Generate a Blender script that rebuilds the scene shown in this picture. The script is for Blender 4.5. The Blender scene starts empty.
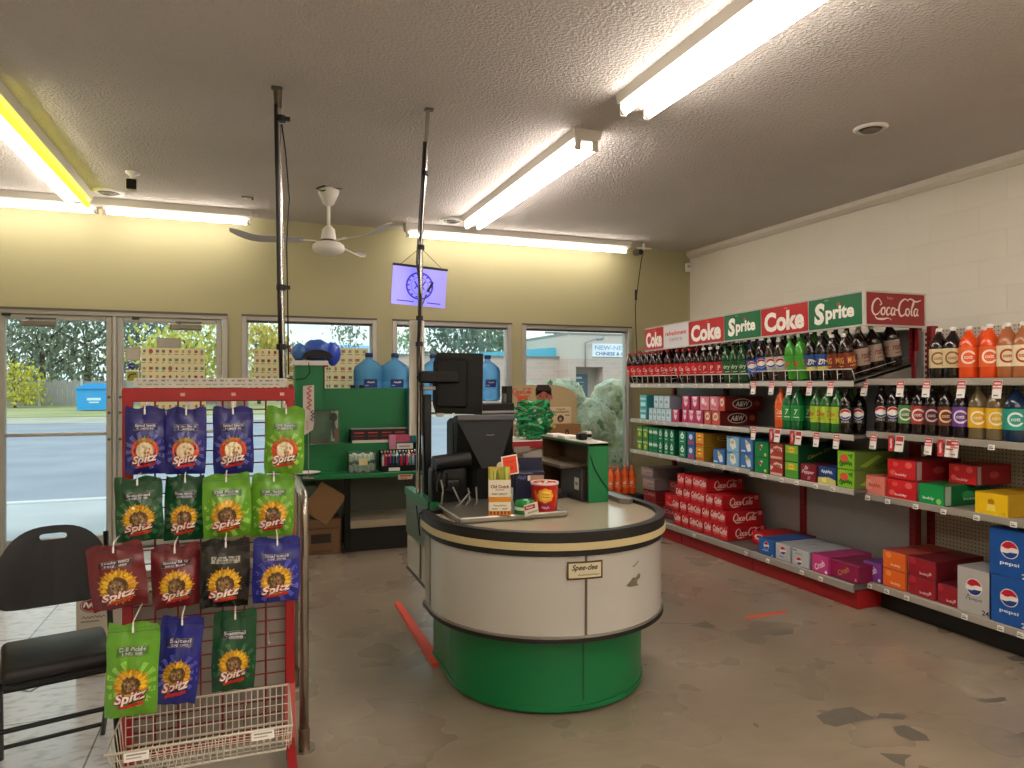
import bpy, bmesh, math, random
from mathutils import Vector, Matrix, Euler, noise
PI = math.pi; sin = math.sin; cos = math.cos
D = bpy.data; SC = bpy.context.scene; COL = SC.collection
random.seed(7)
# ------------------------------------------------------------------ materials
def lin(h):
    h = h.lstrip('#'); r = []
    for i in (0, 2, 4):
        c = int(h[i:i+2], 16) / 255
        r.append(c/12.92 if c <= .04045 else ((c+.055)/1.055)**2.4)
    return (*r, 1)
MC = {}
def mat(hexc, rough=.5, metal=0, var=.06, scale=12, bump=0, bscale=60, emit=0, coat=0, alpha=1, spec=.5):
    key = (hexc, rough, metal, var, scale, bump, bscale, emit, coat, alpha, spec)
    if key in MC: return MC[key]
    m = D.materials.new('paint_' + hexc.lstrip('#')); m.use_nodes = True
    nt = m.node_tree; N = nt.nodes; L = nt.links; b = N['Principled BSDF']
    b.inputs['Roughness'].default_value = rough; b.inputs['Metallic'].default_value = metal
    b.inputs['Specular IOR Level'].default_value = spec
    c = lin(hexc)
    if var or bump:
        tc = N.new('ShaderNodeTexCoord')
    if var:
        n = N.new('ShaderNodeTexNoise'); n.inputs['Scale'].default_value = scale; n.inputs['Detail'].default_value = 3
        L.new(tc.outputs['Object'], n.inputs['Vector'])
        mx = N.new('ShaderNodeMix'); mx.data_type = 'RGBA'
        mx.inputs[6].default_value = tuple(max(0, x*(1-var)) for x in c[:3]) + (1,)
        mx.inputs[7].default_value = tuple(min(1, x*(1+var)) for x in c[:3]) + (1,)
        L.new(n.outputs['Fac'], mx.inputs[0]); L.new(mx.outputs[2], b.inputs['Base Color'])
    else:
        b.inputs['Base Color'].default_value = c
    if bump:
        n2 = N.new('ShaderNodeTexNoise'); n2.inputs['Scale'].default_value = bscale; n2.inputs['Detail'].default_value = 2
        L.new(tc.outputs['Object'], n2.inputs['Vector'])
        bp = N.new('ShaderNodeBump'); bp.inputs['Strength'].default_value = bump; bp.inputs['Distance'].default_value = .01
        L.new(n2.outputs['Fac'], bp.inputs['Height']); L.new(bp.outputs['Normal'], b.inputs['Normal'])
    if emit:
        b.inputs['Emission Color'].default_value = c; b.inputs['Emission Strength'].default_value = emit
    if coat: b.inputs['Coat Weight'].default_value = coat
    if alpha < 1: b.inputs['Alpha'].default_value = alpha
    MC[key] = m
    return m
def ink(h, rough=.5): return mat(h, rough, var=0)
def emitter(name, h, s):
    m = D.materials.new(name); m.use_nodes = True; nt = m.node_tree; nt.nodes.clear()
    e = nt.nodes.new('ShaderNodeEmission'); e.inputs[0].default_value = lin(h); e.inputs[1].default_value = s
    o = nt.nodes.new('ShaderNodeOutputMaterial'); nt.links.new(e.outputs[0], o.inputs[0]); return m
def glassy(name, tint, refl=.08, mixc=None, mixf=0):
    """thin sheet: transparent tint + fresnel gloss (+ some diffuse colour)"""
    m = D.materials.new(name); m.use_nodes = True; nt = m.node_tree; N = nt.nodes; L = nt.links; N.clear()
    t = N.new('ShaderNodeBsdfTransparent'); t.inputs[0].default_value = lin(tint)
    g = N.new('ShaderNodeBsdfGlossy'); g.inputs['Roughness'].default_value = .03
    f = N.new('ShaderNodeFresnel'); f.inputs[0].default_value = 1.0 + refl*5
    mx = N.new('ShaderNodeMixShader'); L.new(f.outputs[0], mx.inputs[0]); L.new(g.outputs[0], mx.inputs[2])
    if mixf:
        d = N.new('ShaderNodeBsdfDiffuse'); d.inputs[0].default_value = lin(mixc)
        tr = N.new('ShaderNodeBsdfTranslucent'); tr.inputs[0].default_value = lin(mixc)
        a = N.new('ShaderNodeMixShader'); a.inputs[0].default_value = .5
        L.new(d.outputs[0], a.inputs[1]); L.new(tr.outputs[0], a.inputs[2])
        m2 = N.new('ShaderNodeMixShader'); m2.inputs[0].default_value = mixf
        L.new(t.outputs[0], m2.inputs[1]); L.new(a.outputs[0], m2.inputs[2]); L.new(m2.outputs[0], mx.inputs[1])
    else:
        L.new(t.outputs[0], mx.inputs[1])
    o = N.new('ShaderNodeOutputMaterial'); L.new(mx.outputs[0], o.inputs[0]); return m

# ------------------------------------------------------------------ mesh builder
def FR(o, r, u):
    r = Vector(r).normalized(); u = Vector(u).normalized(); n = r.cross(u)
    return Matrix(((r.x, u.x, n.x, o[0]), (r.y, u.y, n.y, o[1]), (r.z, u.z, n.z, o[2]), (0, 0, 0, 1)))
def TR(x, y, z): return Matrix.Translation((x, y, z))
def RZ(a): return Matrix.Rotation(a, 4, 'Z')
TXT = {}
def text_geo(s, bold, shear):
    k = (s, bold, shear)
    if k not in TXT:
        cu = D.curves.new('lettering', 'FONT'); cu.body = s; cu.size = 1; cu.shear = shear; cu.offset = bold; cu.resolution_u = 3
        cu.align_x = 'LEFT'
        o = D.objects.new('lettering', cu); me = o.to_mesh()
        vs = [v.co.copy() for v in me.vertices]; fs = [tuple(p.vertices) for p in me.polygons]
        o.to_mesh_clear(); D.objects.remove(o); D.curves.remove(cu)
        if vs:
            x0 = min(v.x for v in vs); x1 = max(v.x for v in vs); y0 = min(v.y for v in vs); y1 = max(v.y for v in vs)
        else: x0 = y0 = 0; x1 = y1 = 1
        TXT[k] = (vs, fs, x0, x1, y0, y1)
    return TXT[k]
class MB:
    def __init__(s): s.v = []; s.f = []; s.mi = []; s.sm = []; s.ms = []
    def slot(s, m):
        if m not in s.ms: s.ms.append(m)
        return s.ms.index(m)
    def add(s, vs, fs, m, T=None, smooth=False, warp=None):
        b = len(s.v)
        for v in vs:
            v = Vector(v)
            if warp: v = Vector(warp(v))
            s.v.append(T @ v if T else v)
        i = s.slot(m)
        for f in fs: s.f.append([b+k for k in f]); s.mi.append(i); s.sm.append(smooth)
        return s
    def box(s, c, d, m, bev=0, T=None, seg=1):
        x, y, z = d[0]/2, d[1]/2, d[2]/2
        if not bev:
            vs = [(c[0]+i*x, c[1]+j*y, c[2]+k*z) for i in (-1, 1) for j in (-1, 1) for k in (-1, 1)]
            return s.add(vs, [(0,1,3,2),(4,6,7,5),(0,4,5,1),(2,3,7,6),(0,2,6,4),(1,5,7,3)], m, T)
        bm = bmesh.new(); bmesh.ops.create_cube(bm, size=1)
        for v in bm.verts: v.co = Vector((v.co.x*d[0], v.co.y*d[1], v.co.z*d[2]))
        bmesh.ops.bevel(bm, geom=bm.edges[:], offset=min(bev, .49*min(d)), segments=seg, affect='EDGES', profile=.5)
        bm.verts.index_update()
        vs = [v.co + Vector(c) for v in bm.verts]; fs = [[v.index for v in f.verts] for f in bm.faces]; bm.free()
        return s.add(vs, fs, m, T, seg > 1)
    def b2(s, lo, hi, m, bev=0, T=None, seg=1):
        return s.box([(a+b)/2 for a, b in zip(lo, hi)], [abs(b-a) for a, b in zip(lo, hi)], m, bev, T, seg)
    def cyl(s, p0, p1, r, m, r1=None, n=12, T=None, caps=True):
        p0 = Vector(p0); p1 = Vector(p1); r1 = r if r1 is None else r1
        a = (p1-p0).normalized(); q = a.to_track_quat('Z', 'Y').to_matrix()
        vs = []
        for p, rr in ((p0, r), (p1, r1)):
            for k in range(n): vs.append(p + q @ Vector((rr*cos(2*PI*k/n), rr*sin(2*PI*k/n), 0)))
        s.add(vs, [(k, (k+1) % n, n+(k+1) % n, n+k) for k in range(n)], m, T, True)
        if caps: s.add(vs, [tuple(range(n-1, -1, -1)), tuple(range(n, 2*n))], m, T)
        return s
    def tube(s, pts, r, m, n=6, T=None, closed=False):
        P = [Vector(p) for p in pts]; N = len(P); vs = []; up = None
        for i, p in enumerate(P):
            if closed: t = (P[(i+1) % N]-P[i-1])
            else: t = P[min(i+1, N-1)]-P[max(i-1, 0)]
            t.normalize()
            if up is None:
                up = Vector((0, 0, 1)) if abs(t.z) < .9 else Vector((1, 0, 0))
            sd = t.cross(up)
            if sd.length < 1e-5: sd = t.cross(Vector((0, 1, 0)))
            sd.normalize(); up = sd.cross(t).normalized()
            for k in range(n): vs.append(p + r*(cos(2*PI*k/n)*sd + sin(2*PI*k/n)*up))
        fs = []
        for i in range(N if closed else N-1):
            j = (i+1) % N
            for k in range(n): fs.append((i*n+k, i*n+(k+1) % n, j*n+(k+1) % n, j*n+k))
        if not closed: fs += [tuple(range(n-1, -1, -1)), tuple(range((N-1)*n, N*n))]
        return s.add(vs, fs, m, T, n > 4)
    def lathe(s, prof, m, n=16, T=None, caps=True):
        vs = [(r*cos(2*PI*k/n), r*sin(2*PI*k/n), z) for r, z in prof for k in range(n)]; N = len(prof)
        s.add(vs, [(i*n+k, i*n+(k+1) % n, (i+1)*n+(k+1) % n, (i+1)*n+k) for i in range(N-1) for k in range(n)], m, T, True)
        if caps: s.add(vs, [tuple(range(n-1, -1, -1)), tuple(range((N-1)*n, N*n))], m, T)
        return s
    def prism(s, poly, z0, z1, m, T=None, smooth=False, m_side=None):
        n = len(poly); vs = [(x, y, z0) for x, y in poly] + [(x, y, z1) for x, y in poly]
        s.add(vs, [tuple(range(n-1, -1, -1)), tuple(range(n, 2*n))], m, T)
        return s.add(vs, [(k, (k+1) % n, n+(k+1) % n, n+k) for k in range(n)], m_side or m, T, smooth)
    def flat(s, poly, m, T=None, z=0, warp=None):
        return s.add([(x, y, z) for x, y in poly], [tuple(range(len(poly)))], m, T, False, warp)
    def fan(s, poly, m, T=None, z=0, warp=None):
        cx = sum(p[0] for p in poly)/len(poly); cy = sum(p[1] for p in poly)/len(poly); n = len(poly)
        if not warp: return s.add([(cx, cy, z)] + [(x, y, z) for x, y in poly], [(0, 1+k, 1+(k+1) % n) for k in range(n)], m, T, False)
        Q = 5; vs = [(cx, cy, z)] + [(cx+(x-cx)*q/Q, cy+(y-cy)*q/Q, z) for q in range(1, Q+1) for x, y in poly]
        return s.add(vs, [(0, 1+k, 1+(k+1) % n) for k in range(n)] + [(1+q*n+k, 1+(q+1)*n+k, 1+(q+1)*n+(k+1) % n, 1+q*n+(k+1) % n) for q in range(Q-1) for k in range(n)], m, T, False, warp)
    def rect(s, x0, y0, x1, y1, m, T=None, z=0, warp=None, nx=1, ny=1):
        vs = [(x0+(x1-x0)*i/nx, y0+(y1-y0)*j/ny, z) for j in range(ny+1) for i in range(nx+1)]; w = nx+1
        return s.add(vs, [(j*w+i, j*w+i+1, (j+1)*w+i+1, (j+1)*w+i) for j in range(ny) for i in range(nx)], m, T, False, warp)
    def ell(s, cx, cy, rx, ry, m, T=None, z=0, n=18, warp=None, r_in=0):
        o = [(cx+rx*cos(2*PI*k/n), cy+ry*sin(2*PI*k/n)) for k in range(n)]
        if not r_in: return s.fan(o, m, T, z, warp)
        i = [(cx+rx*r_in*cos(2*PI*k/n), cy+ry*r_in*sin(2*PI*k/n)) for k in range(n)]
        return s.add([(x, y, z) for x, y in o+i], [(k, (k+1) % n, n+(k+1) % n, n+k) for k in range(n)], m, T, False, warp)
    def text(s, t, cx, cy, h, m, T=None, w=None, z=0, bold=0, shear=0, rot=0, warp=None):
        """h: cap height of the whole lettering box; w: width to fit (else natural)"""
        vs, fs, x0, x1, y0, y1 = text_geo(t, bold, shear)
        if not vs: return s
        sy = h/(y1-y0); sx = (w/(x1-x0)) if w else sy
        c, sn = cos(rot), sin(rot); out = []
        for v in vs:
            x = (v.x-(x0+x1)/2)*sx; y = (v.y-(y0+y1)/2)*sy
            out.append((cx+x*c-y*sn, cy+x*sn+y*c, z))
        return s.add(out, fs, m, T, False, warp)
    def stroke(s, pts, wd, m, T=None, z=0, seg=5, warp=None):
        """smooth ribbon through pts (x, y[, width factor])"""
        P = [(p[0], p[1], p[2] if len(p) > 2 else 1) for p in pts]; C = []
        for i in range(len(P)-1):
            a, b, c, d = P[max(i-1, 0)], P[i], P[i+1], P[min(i+2, len(P)-1)]
            for k in range(seg):
                t = k/seg
                C.append(tuple(.5*(2*b[q]+(c[q]-a[q])*t+(2*a[q]-5*b[q]+4*c[q]-d[q])*t*t+(3*b[q]-a[q]-3*c[q]+d[q])*t**3) for q in range(3)))
        C.append(P[-1]); vs = []
        for i, p in enumerate(C):
            q = C[min(i+1, len(C)-1)]; o = C[max(i-1, 0)]
            tx, ty = q[0]-o[0], q[1]-o[1]; l = math.hypot(tx, ty) or 1
            k = wd*max(p[2], .05)/2
            vs += [(p[0]-ty/l*k, p[1]+tx/l*k, z), (p[0]+ty/l*k, p[1]-tx/l*k, z)]
        return s.add(vs, [(2*i, 2*i+1, 2*i+3, 2*i+2) for i in range(len(C)-1)], m, T, False, warp)
    def scrawl(s, cx, cy, w, h, m, T=None, z=0, n=5, warp=None, rot=0):
        c, sn = cos(rot), sin(rot); P = [(w*(k/(2*n)-.5), h*.5*(1 if k % 2 else -1)*(.6+.4*((k*5) % 3)/2)) for k in range(2*n+1)]
        return s.stroke([(cx+x*c-y*sn, cy+x*sn+y*c) for x, y in P], h*.3, m, T, z, 3, warp)
    def build(s, name, parent=None, loc=(0, 0, 0), rot=None, local=False):
        """verts are world coordinates unless local; with loc given they become relative to it (and to the parent)"""
        me = D.meshes.new(name); off = Vector((0, 0, 0))
        if not local:
            q = parent; off = Vector((0, 0, 0)) if parent else Vector(loc)
            while q: off += Vector(q.location); q = q.parent
        me.from_pydata([v-off for v in s.v], [], s.f)
        for m in s.ms: me.materials.append(m)
        me.polygons.foreach_set('material_index', s.mi); me.polygons.foreach_set('use_smooth', s.sm); me.update()
        o = D.objects.new(name, me); COL.objects.link(o)
        if parent: o.parent = parent
        if not parent or local: o.location = loc
        if rot: o.rotation_euler = rot
        return o
def tag(o, label, cat, group=None, kind=None):
    o['label'] = label; o['category'] = cat
    if group: o['group'] = group
    if kind: o['kind'] = kind
    return o
def thing(name, label, cat, loc=(0, 0, 0), group=None, rz=0):
    o = D.objects.new(name, None); COL.objects.link(o); o.location = loc; o.rotation_euler = (0, 0, rz); o.empty_display_size = .05
    return tag(o, label, cat, group)
def struct(o): o['kind'] = 'structure'; return o
def copy_thing(root, loc, rot=None, label=None):
    r = root.copy(); COL.objects.link(r); r.location = loc
    if rot is not None: r.rotation_euler = rot
    if label: r['label'] = label
    for ch in root.children:
        c = ch.copy(); COL.objects.link(c); c.parent = r
        for g in ch.children:
            d = g.copy(); COL.objects.link(d); d.parent = c
    return r
ORD = ['first','second','third','fourth','fifth','sixth','seventh','eighth','ninth','tenth','eleventh','twelfth','thirteenth','fourteenth',
 'fifteenth','sixteenth','seventeenth','eighteenth','nineteenth','twentieth','twenty-first','twenty-second','twenty-third','twenty-fourth',
 'twenty-fifth','twenty-sixth','twenty-seventh','twenty-eighth','twenty-ninth','thirtieth']
# ------------------------------------------------------------------ camera
YAW = math.atan(262/700); CS, CC = sin(YAW), cos(YAW)
cam = D.cameras.new('camera'); cam.sensor_width = 36; cam.lens = 700*36/1024; cam.clip_start = .05; cam.clip_end = 400
co = D.objects.new('camera', cam); COL.objects.link(co); co.location = (0, 0, 1.5); co.rotation_euler = (PI/2, 0, -YAW); SC.camera = co
def along_x(u, x):   # depth y of the picture column u on the plane X = x (surveying the photo)
    a = (u-512)/700; return x*(CC-a*CS)/(CS+a*CC)
def along_y(u, y):
    a = (u-512)/700; return y*(CS+a*CC)/(CC-a*CS)
def ht(u, v, x=None, y=None):   # height of pixel (u,v) on plane X=x or Y=y
    a = (u-512)/700; t = x/(CS+a*CC) if x is not None else y/(CC-a*CS); return 1.5-(v-384)/700*t
vs_ = SC.view_settings; vs_.view_transform = 'Standard'; vs_.look = 'None'; vs_.gamma = 1; vs_.exposure = .33; vs_.use_curve_mapping = False
# ------------------------------------------------------------------ sky
w = D.worlds.new('sky'); SC.world = w; w.use_nodes = True; nt = w.node_tree; N = nt.nodes; L = nt.links
bg = N['Background']; tc = N.new('ShaderNodeTexCoord'); mp = N.new('ShaderNodeMapping'); mp.inputs['Scale'].default_value = (1, 1, 3)
nz = N.new('ShaderNodeTexNoise'); nz.inputs['Scale'].default_value = 3.5; nz.inputs['Detail'].default_value = 5
rp = N.new('ShaderNodeValToRGB'); rp.color_ramp.elements[0].position = .38; rp.color_ramp.elements[0].color = lin('#cfeaf2')
rp.color_ramp.elements[1].position = .6; rp.color_ramp.elements[1].color = lin('#fbfbfa')
L.new(tc.outputs['Generated'], mp.inputs[0]); L.new(mp.outputs[0], nz.inputs['Vector']); L.new(nz.outputs['Fac'], rp.inputs[0]); L.new(rp.outputs[0], bg.inputs[0])
bg.inputs[1].default_value = 1.2
sun = D.lights.new('sun', 'SUN'); sun.energy = 1.2; sun.angle = .5; sun.color = (1, .97, .92); so = D.objects.new('sun', sun); COL.objects.link(so); so.location = (-20, -20, 30); so.rotation_euler = Vector((.6, .5, -.62)).to_track_quat('-Z', 'Y').to_euler()
# ------------------------------------------------------------------ room shell
WY, RX, CZ, LX, BY = 7.2, 5.0, 3.1, -3.3, -5.0
def node_mat(name, build):
    m = D.materials.new(name); m.use_nodes = True; nt = m.node_tree
    build(nt.nodes, nt.links, nt.nodes['Principled BSDF'], nt.nodes.new('ShaderNodeTexCoord')); return m
def _ramp(N, stops):
    r = N.new('ShaderNodeValToRGB'); e = r.color_ramp.elements
    e[0].position, e[0].color = stops[0][0], lin(stops[0][1]); e[1].position, e[1].color = stops[-1][0], lin(stops[-1][1])
    for p, c in stops[1:-1]: x = e.new(p); x.color = lin(c)
    return r
def m_floor(N, L, b, tc):
    n = N.new('ShaderNodeTexNoise'); n.inputs['Scale'].default_value = .9; n.inputs['Detail'].default_value = 4; n.inputs['Roughness'].default_value = .5
    L.new(tc.outputs['Object'], n.inputs['Vector'])
    r = _ramp(N, [(.25, '#7e7262'), (.75, '#9d8f7c')]); r.color_ramp.interpolation = 'EASE'; L.new(n.outputs['Fac'], r.inputs[0])
    mp = N.new('ShaderNodeMapping'); mp.inputs['Scale'].default_value = (2.2, 9, 1); mp.inputs['Rotation'].default_value = (0, 0, .5)
    L.new(tc.outputs['Object'], mp.inputs[0])
    n2 = N.new('ShaderNodeTexNoise'); n2.inputs['Scale'].default_value = 2.2; n2.inputs['Detail'].default_value = 6; L.new(mp.outputs[0], n2.inputs['Vector'])
    r2 = _ramp(N, [(.25, '#8d8478'), (.62, '#ffffff')]); r2.color_ramp.interpolation = 'EASE'; L.new(n2.outputs['Fac'], r2.inputs[0])
    mx = N.new('ShaderNodeMix'); mx.data_type = 'RGBA'; mx.blend_type = 'MULTIPLY'; mx.inputs[0].default_value = .14
    L.new(r.outputs[0], mx.inputs[6]); L.new(r2.outputs[0], mx.inputs[7]); L.new(mx.outputs[2], b.inputs['Base Color'])
    n3 = N.new('ShaderNodeTexNoise'); n3.inputs['Scale'].default_value = 2.5; L.new(tc.outputs['Object'], n3.inputs['Vector'])
    mr = N.new('ShaderNodeMapRange'); mr.inputs[3].default_value = .16; mr.inputs[4].default_value = .42; L.new(n3.outputs['Fac'], mr.inputs[0]); L.new(mr.outputs[0], b.inputs['Roughness'])
    bp = N.new('ShaderNodeBump'); bp.inputs['Strength'].default_value = .03; bp.inputs['Distance'].default_value = .006
    L.new(n2.outputs['Fac'], bp.inputs['Height']); L.new(bp.outputs['Normal'], b.inputs['Normal'])
def m_tile(N, L, b, tc):
    br = N.new('ShaderNodeTexBrick'); br.offset = 0; br.inputs['Scale'].default_value = 1; br.inputs['Brick Width'].default_value = .61; br.inputs['Row Height'].default_value = .61
    br.inputs['Mortar Size'].default_value = .004; br.inputs['Color1'].default_value = lin('#dcdfe5'); br.inputs['Color2'].default_value = lin('#d3d6dc'); br.inputs['Mortar'].default_value = lin('#85878c')  # pale tile, whitened further to include the bright reflection of the glass doors
    L.new(tc.outputs['Object'], br.inputs['Vector'])
    mp = N.new('ShaderNodeMapping'); mp.inputs['Scale'].default_value = (3, 7, 1); L.new(tc.outputs['Object'], mp.inputs[0])
    n = N.new('ShaderNodeTexNoise'); n.inputs['Scale'].default_value = 4; n.inputs['Detail'].default_value = 6; L.new(mp.outputs[0], n.inputs['Vector'])
    r = _ramp(N, [(.32, '#b4b0aa'), (.5, '#ffffff')]); L.new(n.outputs['Fac'], r.inputs[0])
    mx = N.new('ShaderNodeMix'); mx.data_type = 'RGBA'; mx.blend_type = 'MULTIPLY'; mx.inputs[0].default_value = .6
    L.new(br.outputs['Color'], mx.inputs[6]); L.new(r.outputs[0], mx.inputs[7]); L.new(mx.outputs[2], b.inputs['Base Color'])
    b.inputs['Roughness'].default_value = .2
def m_ceil(N, L, b, tc):
    n = N.new('ShaderNodeTexNoise'); n.inputs['Scale'].default_value = 58; n.inputs['Detail'].default_value = 3; n.inputs['Roughness'].default_value = .6
    L.new(tc.outputs['Object'], n.inputs['Vector'])
    n2 = N.new('ShaderNodeTexNoise'); n2.inputs['Scale'].default_value = .7; n2.inputs['Detail'].default_value = 4; L.new(tc.outputs['Object'], n2.inputs['Vector'])
    r = _ramp(N, [(.3, '#c6beb7'), (.7, '#d2cac3')]); L.new(n2.outputs['Fac'], r.inputs[0]); L.new(r.outputs[0], b.inputs['Base Color'])
    b.inputs['Roughness'].default_value = .95; b.inputs['Specular IOR Level'].default_value = .15
    bp = N.new('ShaderNodeBump'); bp.inputs['Strength'].default_value = 1; bp.inputs['Distance'].default_value = .02
    L.new(n.outputs['Fac'], bp.inputs['Height']); L.new(bp.outputs['Normal'], b.inputs['Normal'])
def m_block(c1, c2):
    def f(N, L, b, tc):
        mp = N.new('ShaderNodeMapping'); mp.inputs['Rotation'].default_value = (PI/2, 0, PI/2); L.new(tc.outputs['Object'], mp.inputs[0])
        sx = N.new('ShaderNodeSeparateXYZ'); cx = N.new('ShaderNodeCombineXYZ'); L.new(tc.outputs['Object'], sx.inputs[0])
        L.new(sx.outputs[1], cx.inputs[0]); L.new(sx.outputs[2], cx.inputs[1])
        br = N.new('ShaderNodeTexBrick'); br.inputs['Scale'].default_value = 1; br.inputs['Brick Width'].default_value = .4; br.inputs['Row Height'].default_value = .2
        br.inputs['Mortar Size'].default_value = .006; br.inputs['Mortar Smooth'].default_value = 1
        br.inputs['Color1'].default_value = lin(c1); br.inputs['Color2'].default_value = lin(c2); br.inputs['Mortar'].default_value = lin(c2)
        L.new(cx.outputs[0], br.inputs['Vector']); L.new(br.outputs['Color'], b.inputs['Base Color'])
        bp = N.new('ShaderNodeBump'); bp.invert = True; bp.inputs['Strength'].default_value = .22; bp.inputs['Distance'].default_value = .01
        L.new(br.outputs['Fac'], bp.inputs['Height']); L.new(bp.outputs['Normal'], b.inputs['Normal']); b.inputs['Roughness'].default_value = .6
    return f
M_FLOOR = node_mat('worn_vinyl', m_floor); M_TILE = node_mat('pale_tile_with_door_glare', m_tile); M_CEIL = node_mat('stippled_ceiling', m_ceil)
M_BLOCK = node_mat('painted_block', m_block('#e4ddcf', '#e0d9ca'))
M_OLIVE = mat('#aba47c', .6, var=.03, scale=1.5, bump=.03, bscale=90)
M_ALU = mat('#b2aea5', .4, .3, var=.05); M_ALUD = mat('#5d5850', .5, .4)
M_GLASS = glassy('window_glass', '#f4fbf9', .07)
fl = MB()
fl.b2((-.5, BY, -.1), (RX, WY+.2, 0), M_FLOOR); fl.b2((LX, BY, -.1), (-.5, WY+.2, 0), M_TILE)
SCAR = mat('#625b50', .8, var=.2, scale=25)
def scar(pts, m=SCAR, z=.0008): fl.flat([p for p in pts], m, z=z)
def fp(u, v):
    a = (u-512)/700; t = 1.5/((v-384)/700); return ((CS+a*CC)*t, (CC-a*CS)*t)
for P in ([(816,716),(834,709),(852,707),(866,714),(875,719),(856,722),(836,727),(824,724)], [(880,713),(908,715),(904,720),(884,718),(876,719)],
          [(892,727),(905,725),(926,735),(930,741),(912,741),(898,735)], [(879,753),(912,755),(905,760),(905,767),(893,762)],
          [(690,626),(705,621),(717,627),(712,629)], [(755,632),(794,629),(793,634),(775,636)], [(975,700),(1005,697),(1007,701),(985,703)],
          [(1006,657),(1024,655),(1030,662),(1012,661)], [(1005,737),(1024,732),(1030,736),(1010,740)]):
    scar([fp(*p) for p in P][::-1])
for a_, b_ in (((660,623),(700,624)), ((730,634),(760,634)), ((30,692),(58,676)), ((20,690),(30,692)), ((712,628),(730,634))):
    p, q = Vector((*fp(*a_), 0)), Vector((*fp(*b_), 0)); d = (q-p).normalized(); n_ = Vector((-d.y, d.x, 0))*.008
    scar([(p-n_)[:2], (q-n_*.4)[:2], (q+n_*.4)[:2], (p+n_)[:2]])
M_TAPE = mat('#e0492f', .55, var=.1)
fl.rect(2.985, 3.665, 3.31, 3.70, M_TAPE, z=.0012)
struct(fl.build('floor'))
c_ = MB(); c_.b2((LX-.2, BY-.2, CZ), (RX+.2, WY+.2, CZ+.15), M_CEIL); struct(c_.build('ceiling'))
w_ = MB(); w_.b2((RX, BY, 0), (RX+.2, WY+.2, CZ), M_BLOCK); struct(w_.build('wall_right'))
w_ = MB(); w_.b2((LX-.2, BY, 0), (LX, WY+.2, CZ), M_OLIVE); struct(w_.build('wall_left'))
w_ = MB(); w_.b2((LX, BY-.2, 0), (RX, BY, CZ), M_BLOCK); struct(w_.build('wall_back'))
DOORX = (-2.13, -.2); WINS = [(-.075, 1.215), (1.375, 2.69), (2.815, 4.185)]; WZ0, WZ1 = .5, 2.155
w_ = MB(); w_.b2((LX, WY, WZ1), (RX, WY+.2, CZ), M_OLIVE)
xs = [(LX, DOORX[0])] + [(DOORX[1], WINS[0][0])] + [(WINS[0][1], WINS[1][0]), (WINS[1][1], WINS[2][0]), (WINS[2][1], RX)]
for a_, b_ in xs: w_.b2((a_, WY, 0), (b_, WY+.2, WZ1), M_OLIVE)
for a_, b_ in WINS: w_.b2((a_, WY, 0), (b_, WY+.2, WZ0), M_OLIVE)
struct(w_.build('wall_front'))
t_ = MB(); t_.prism([(RX-.05, CZ), (RX-.05, CZ-.045), (RX-.02, CZ-.075), (RX, CZ-.08), (RX, CZ)], BY, WY, mat('#d5cdbd', .5), Matrix(((1,0,0,0),(0,0,1,0),(0,1,0,0),(0,0,0,1)))); struct(t_.build('trim_1'))
# windows
for k, (a_, b_) in enumerate(WINS):
    g = MB(); fw = .045; y0, y1 = WY-.015, WY+.09
    g.b2((a_+fw, y0, WZ1-.042), (b_-fw, y1, WZ1), M_ALU, .004); g.b2((a_, y0-.01, WZ1-.004), (b_, y0+.02, WZ1+.014), M_ALUD)
    g.b2((a_+fw, y0, WZ0), (b_-fw, y1, WZ0+fw), M_ALU, .004)
    g.b2((a_, y0, WZ0), (a_+fw, y1, WZ1), M_ALU, .004); g.b2((b_-fw, y0, WZ0), (b_, y1, WZ1), M_ALU, .004)
    g.b2((a_+fw, y0+.05, WZ1-.058), (b_-fw, y1, WZ1-.042), M_ALUD); g.b2((a_+fw, y0+.05, WZ0+fw), (a_+fw+.016, y1, WZ1-.058), mat('#d8d6cf', .4)); g.b2((b_-fw-.016, y0+.05, WZ0+fw), (b_-fw, y1, WZ1-.058), mat('#d8d6cf', .4))
    o = struct(g.build('window_%d' % (k+1), loc=((a_+b_)/2, WY, WZ0)))
    p = MB(); p.b2((a_+fw, WY+.045, WZ0+fw), (b_-fw, WY+.05, WZ1-.05), M_GLASS); p.build('pane', o)
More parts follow.
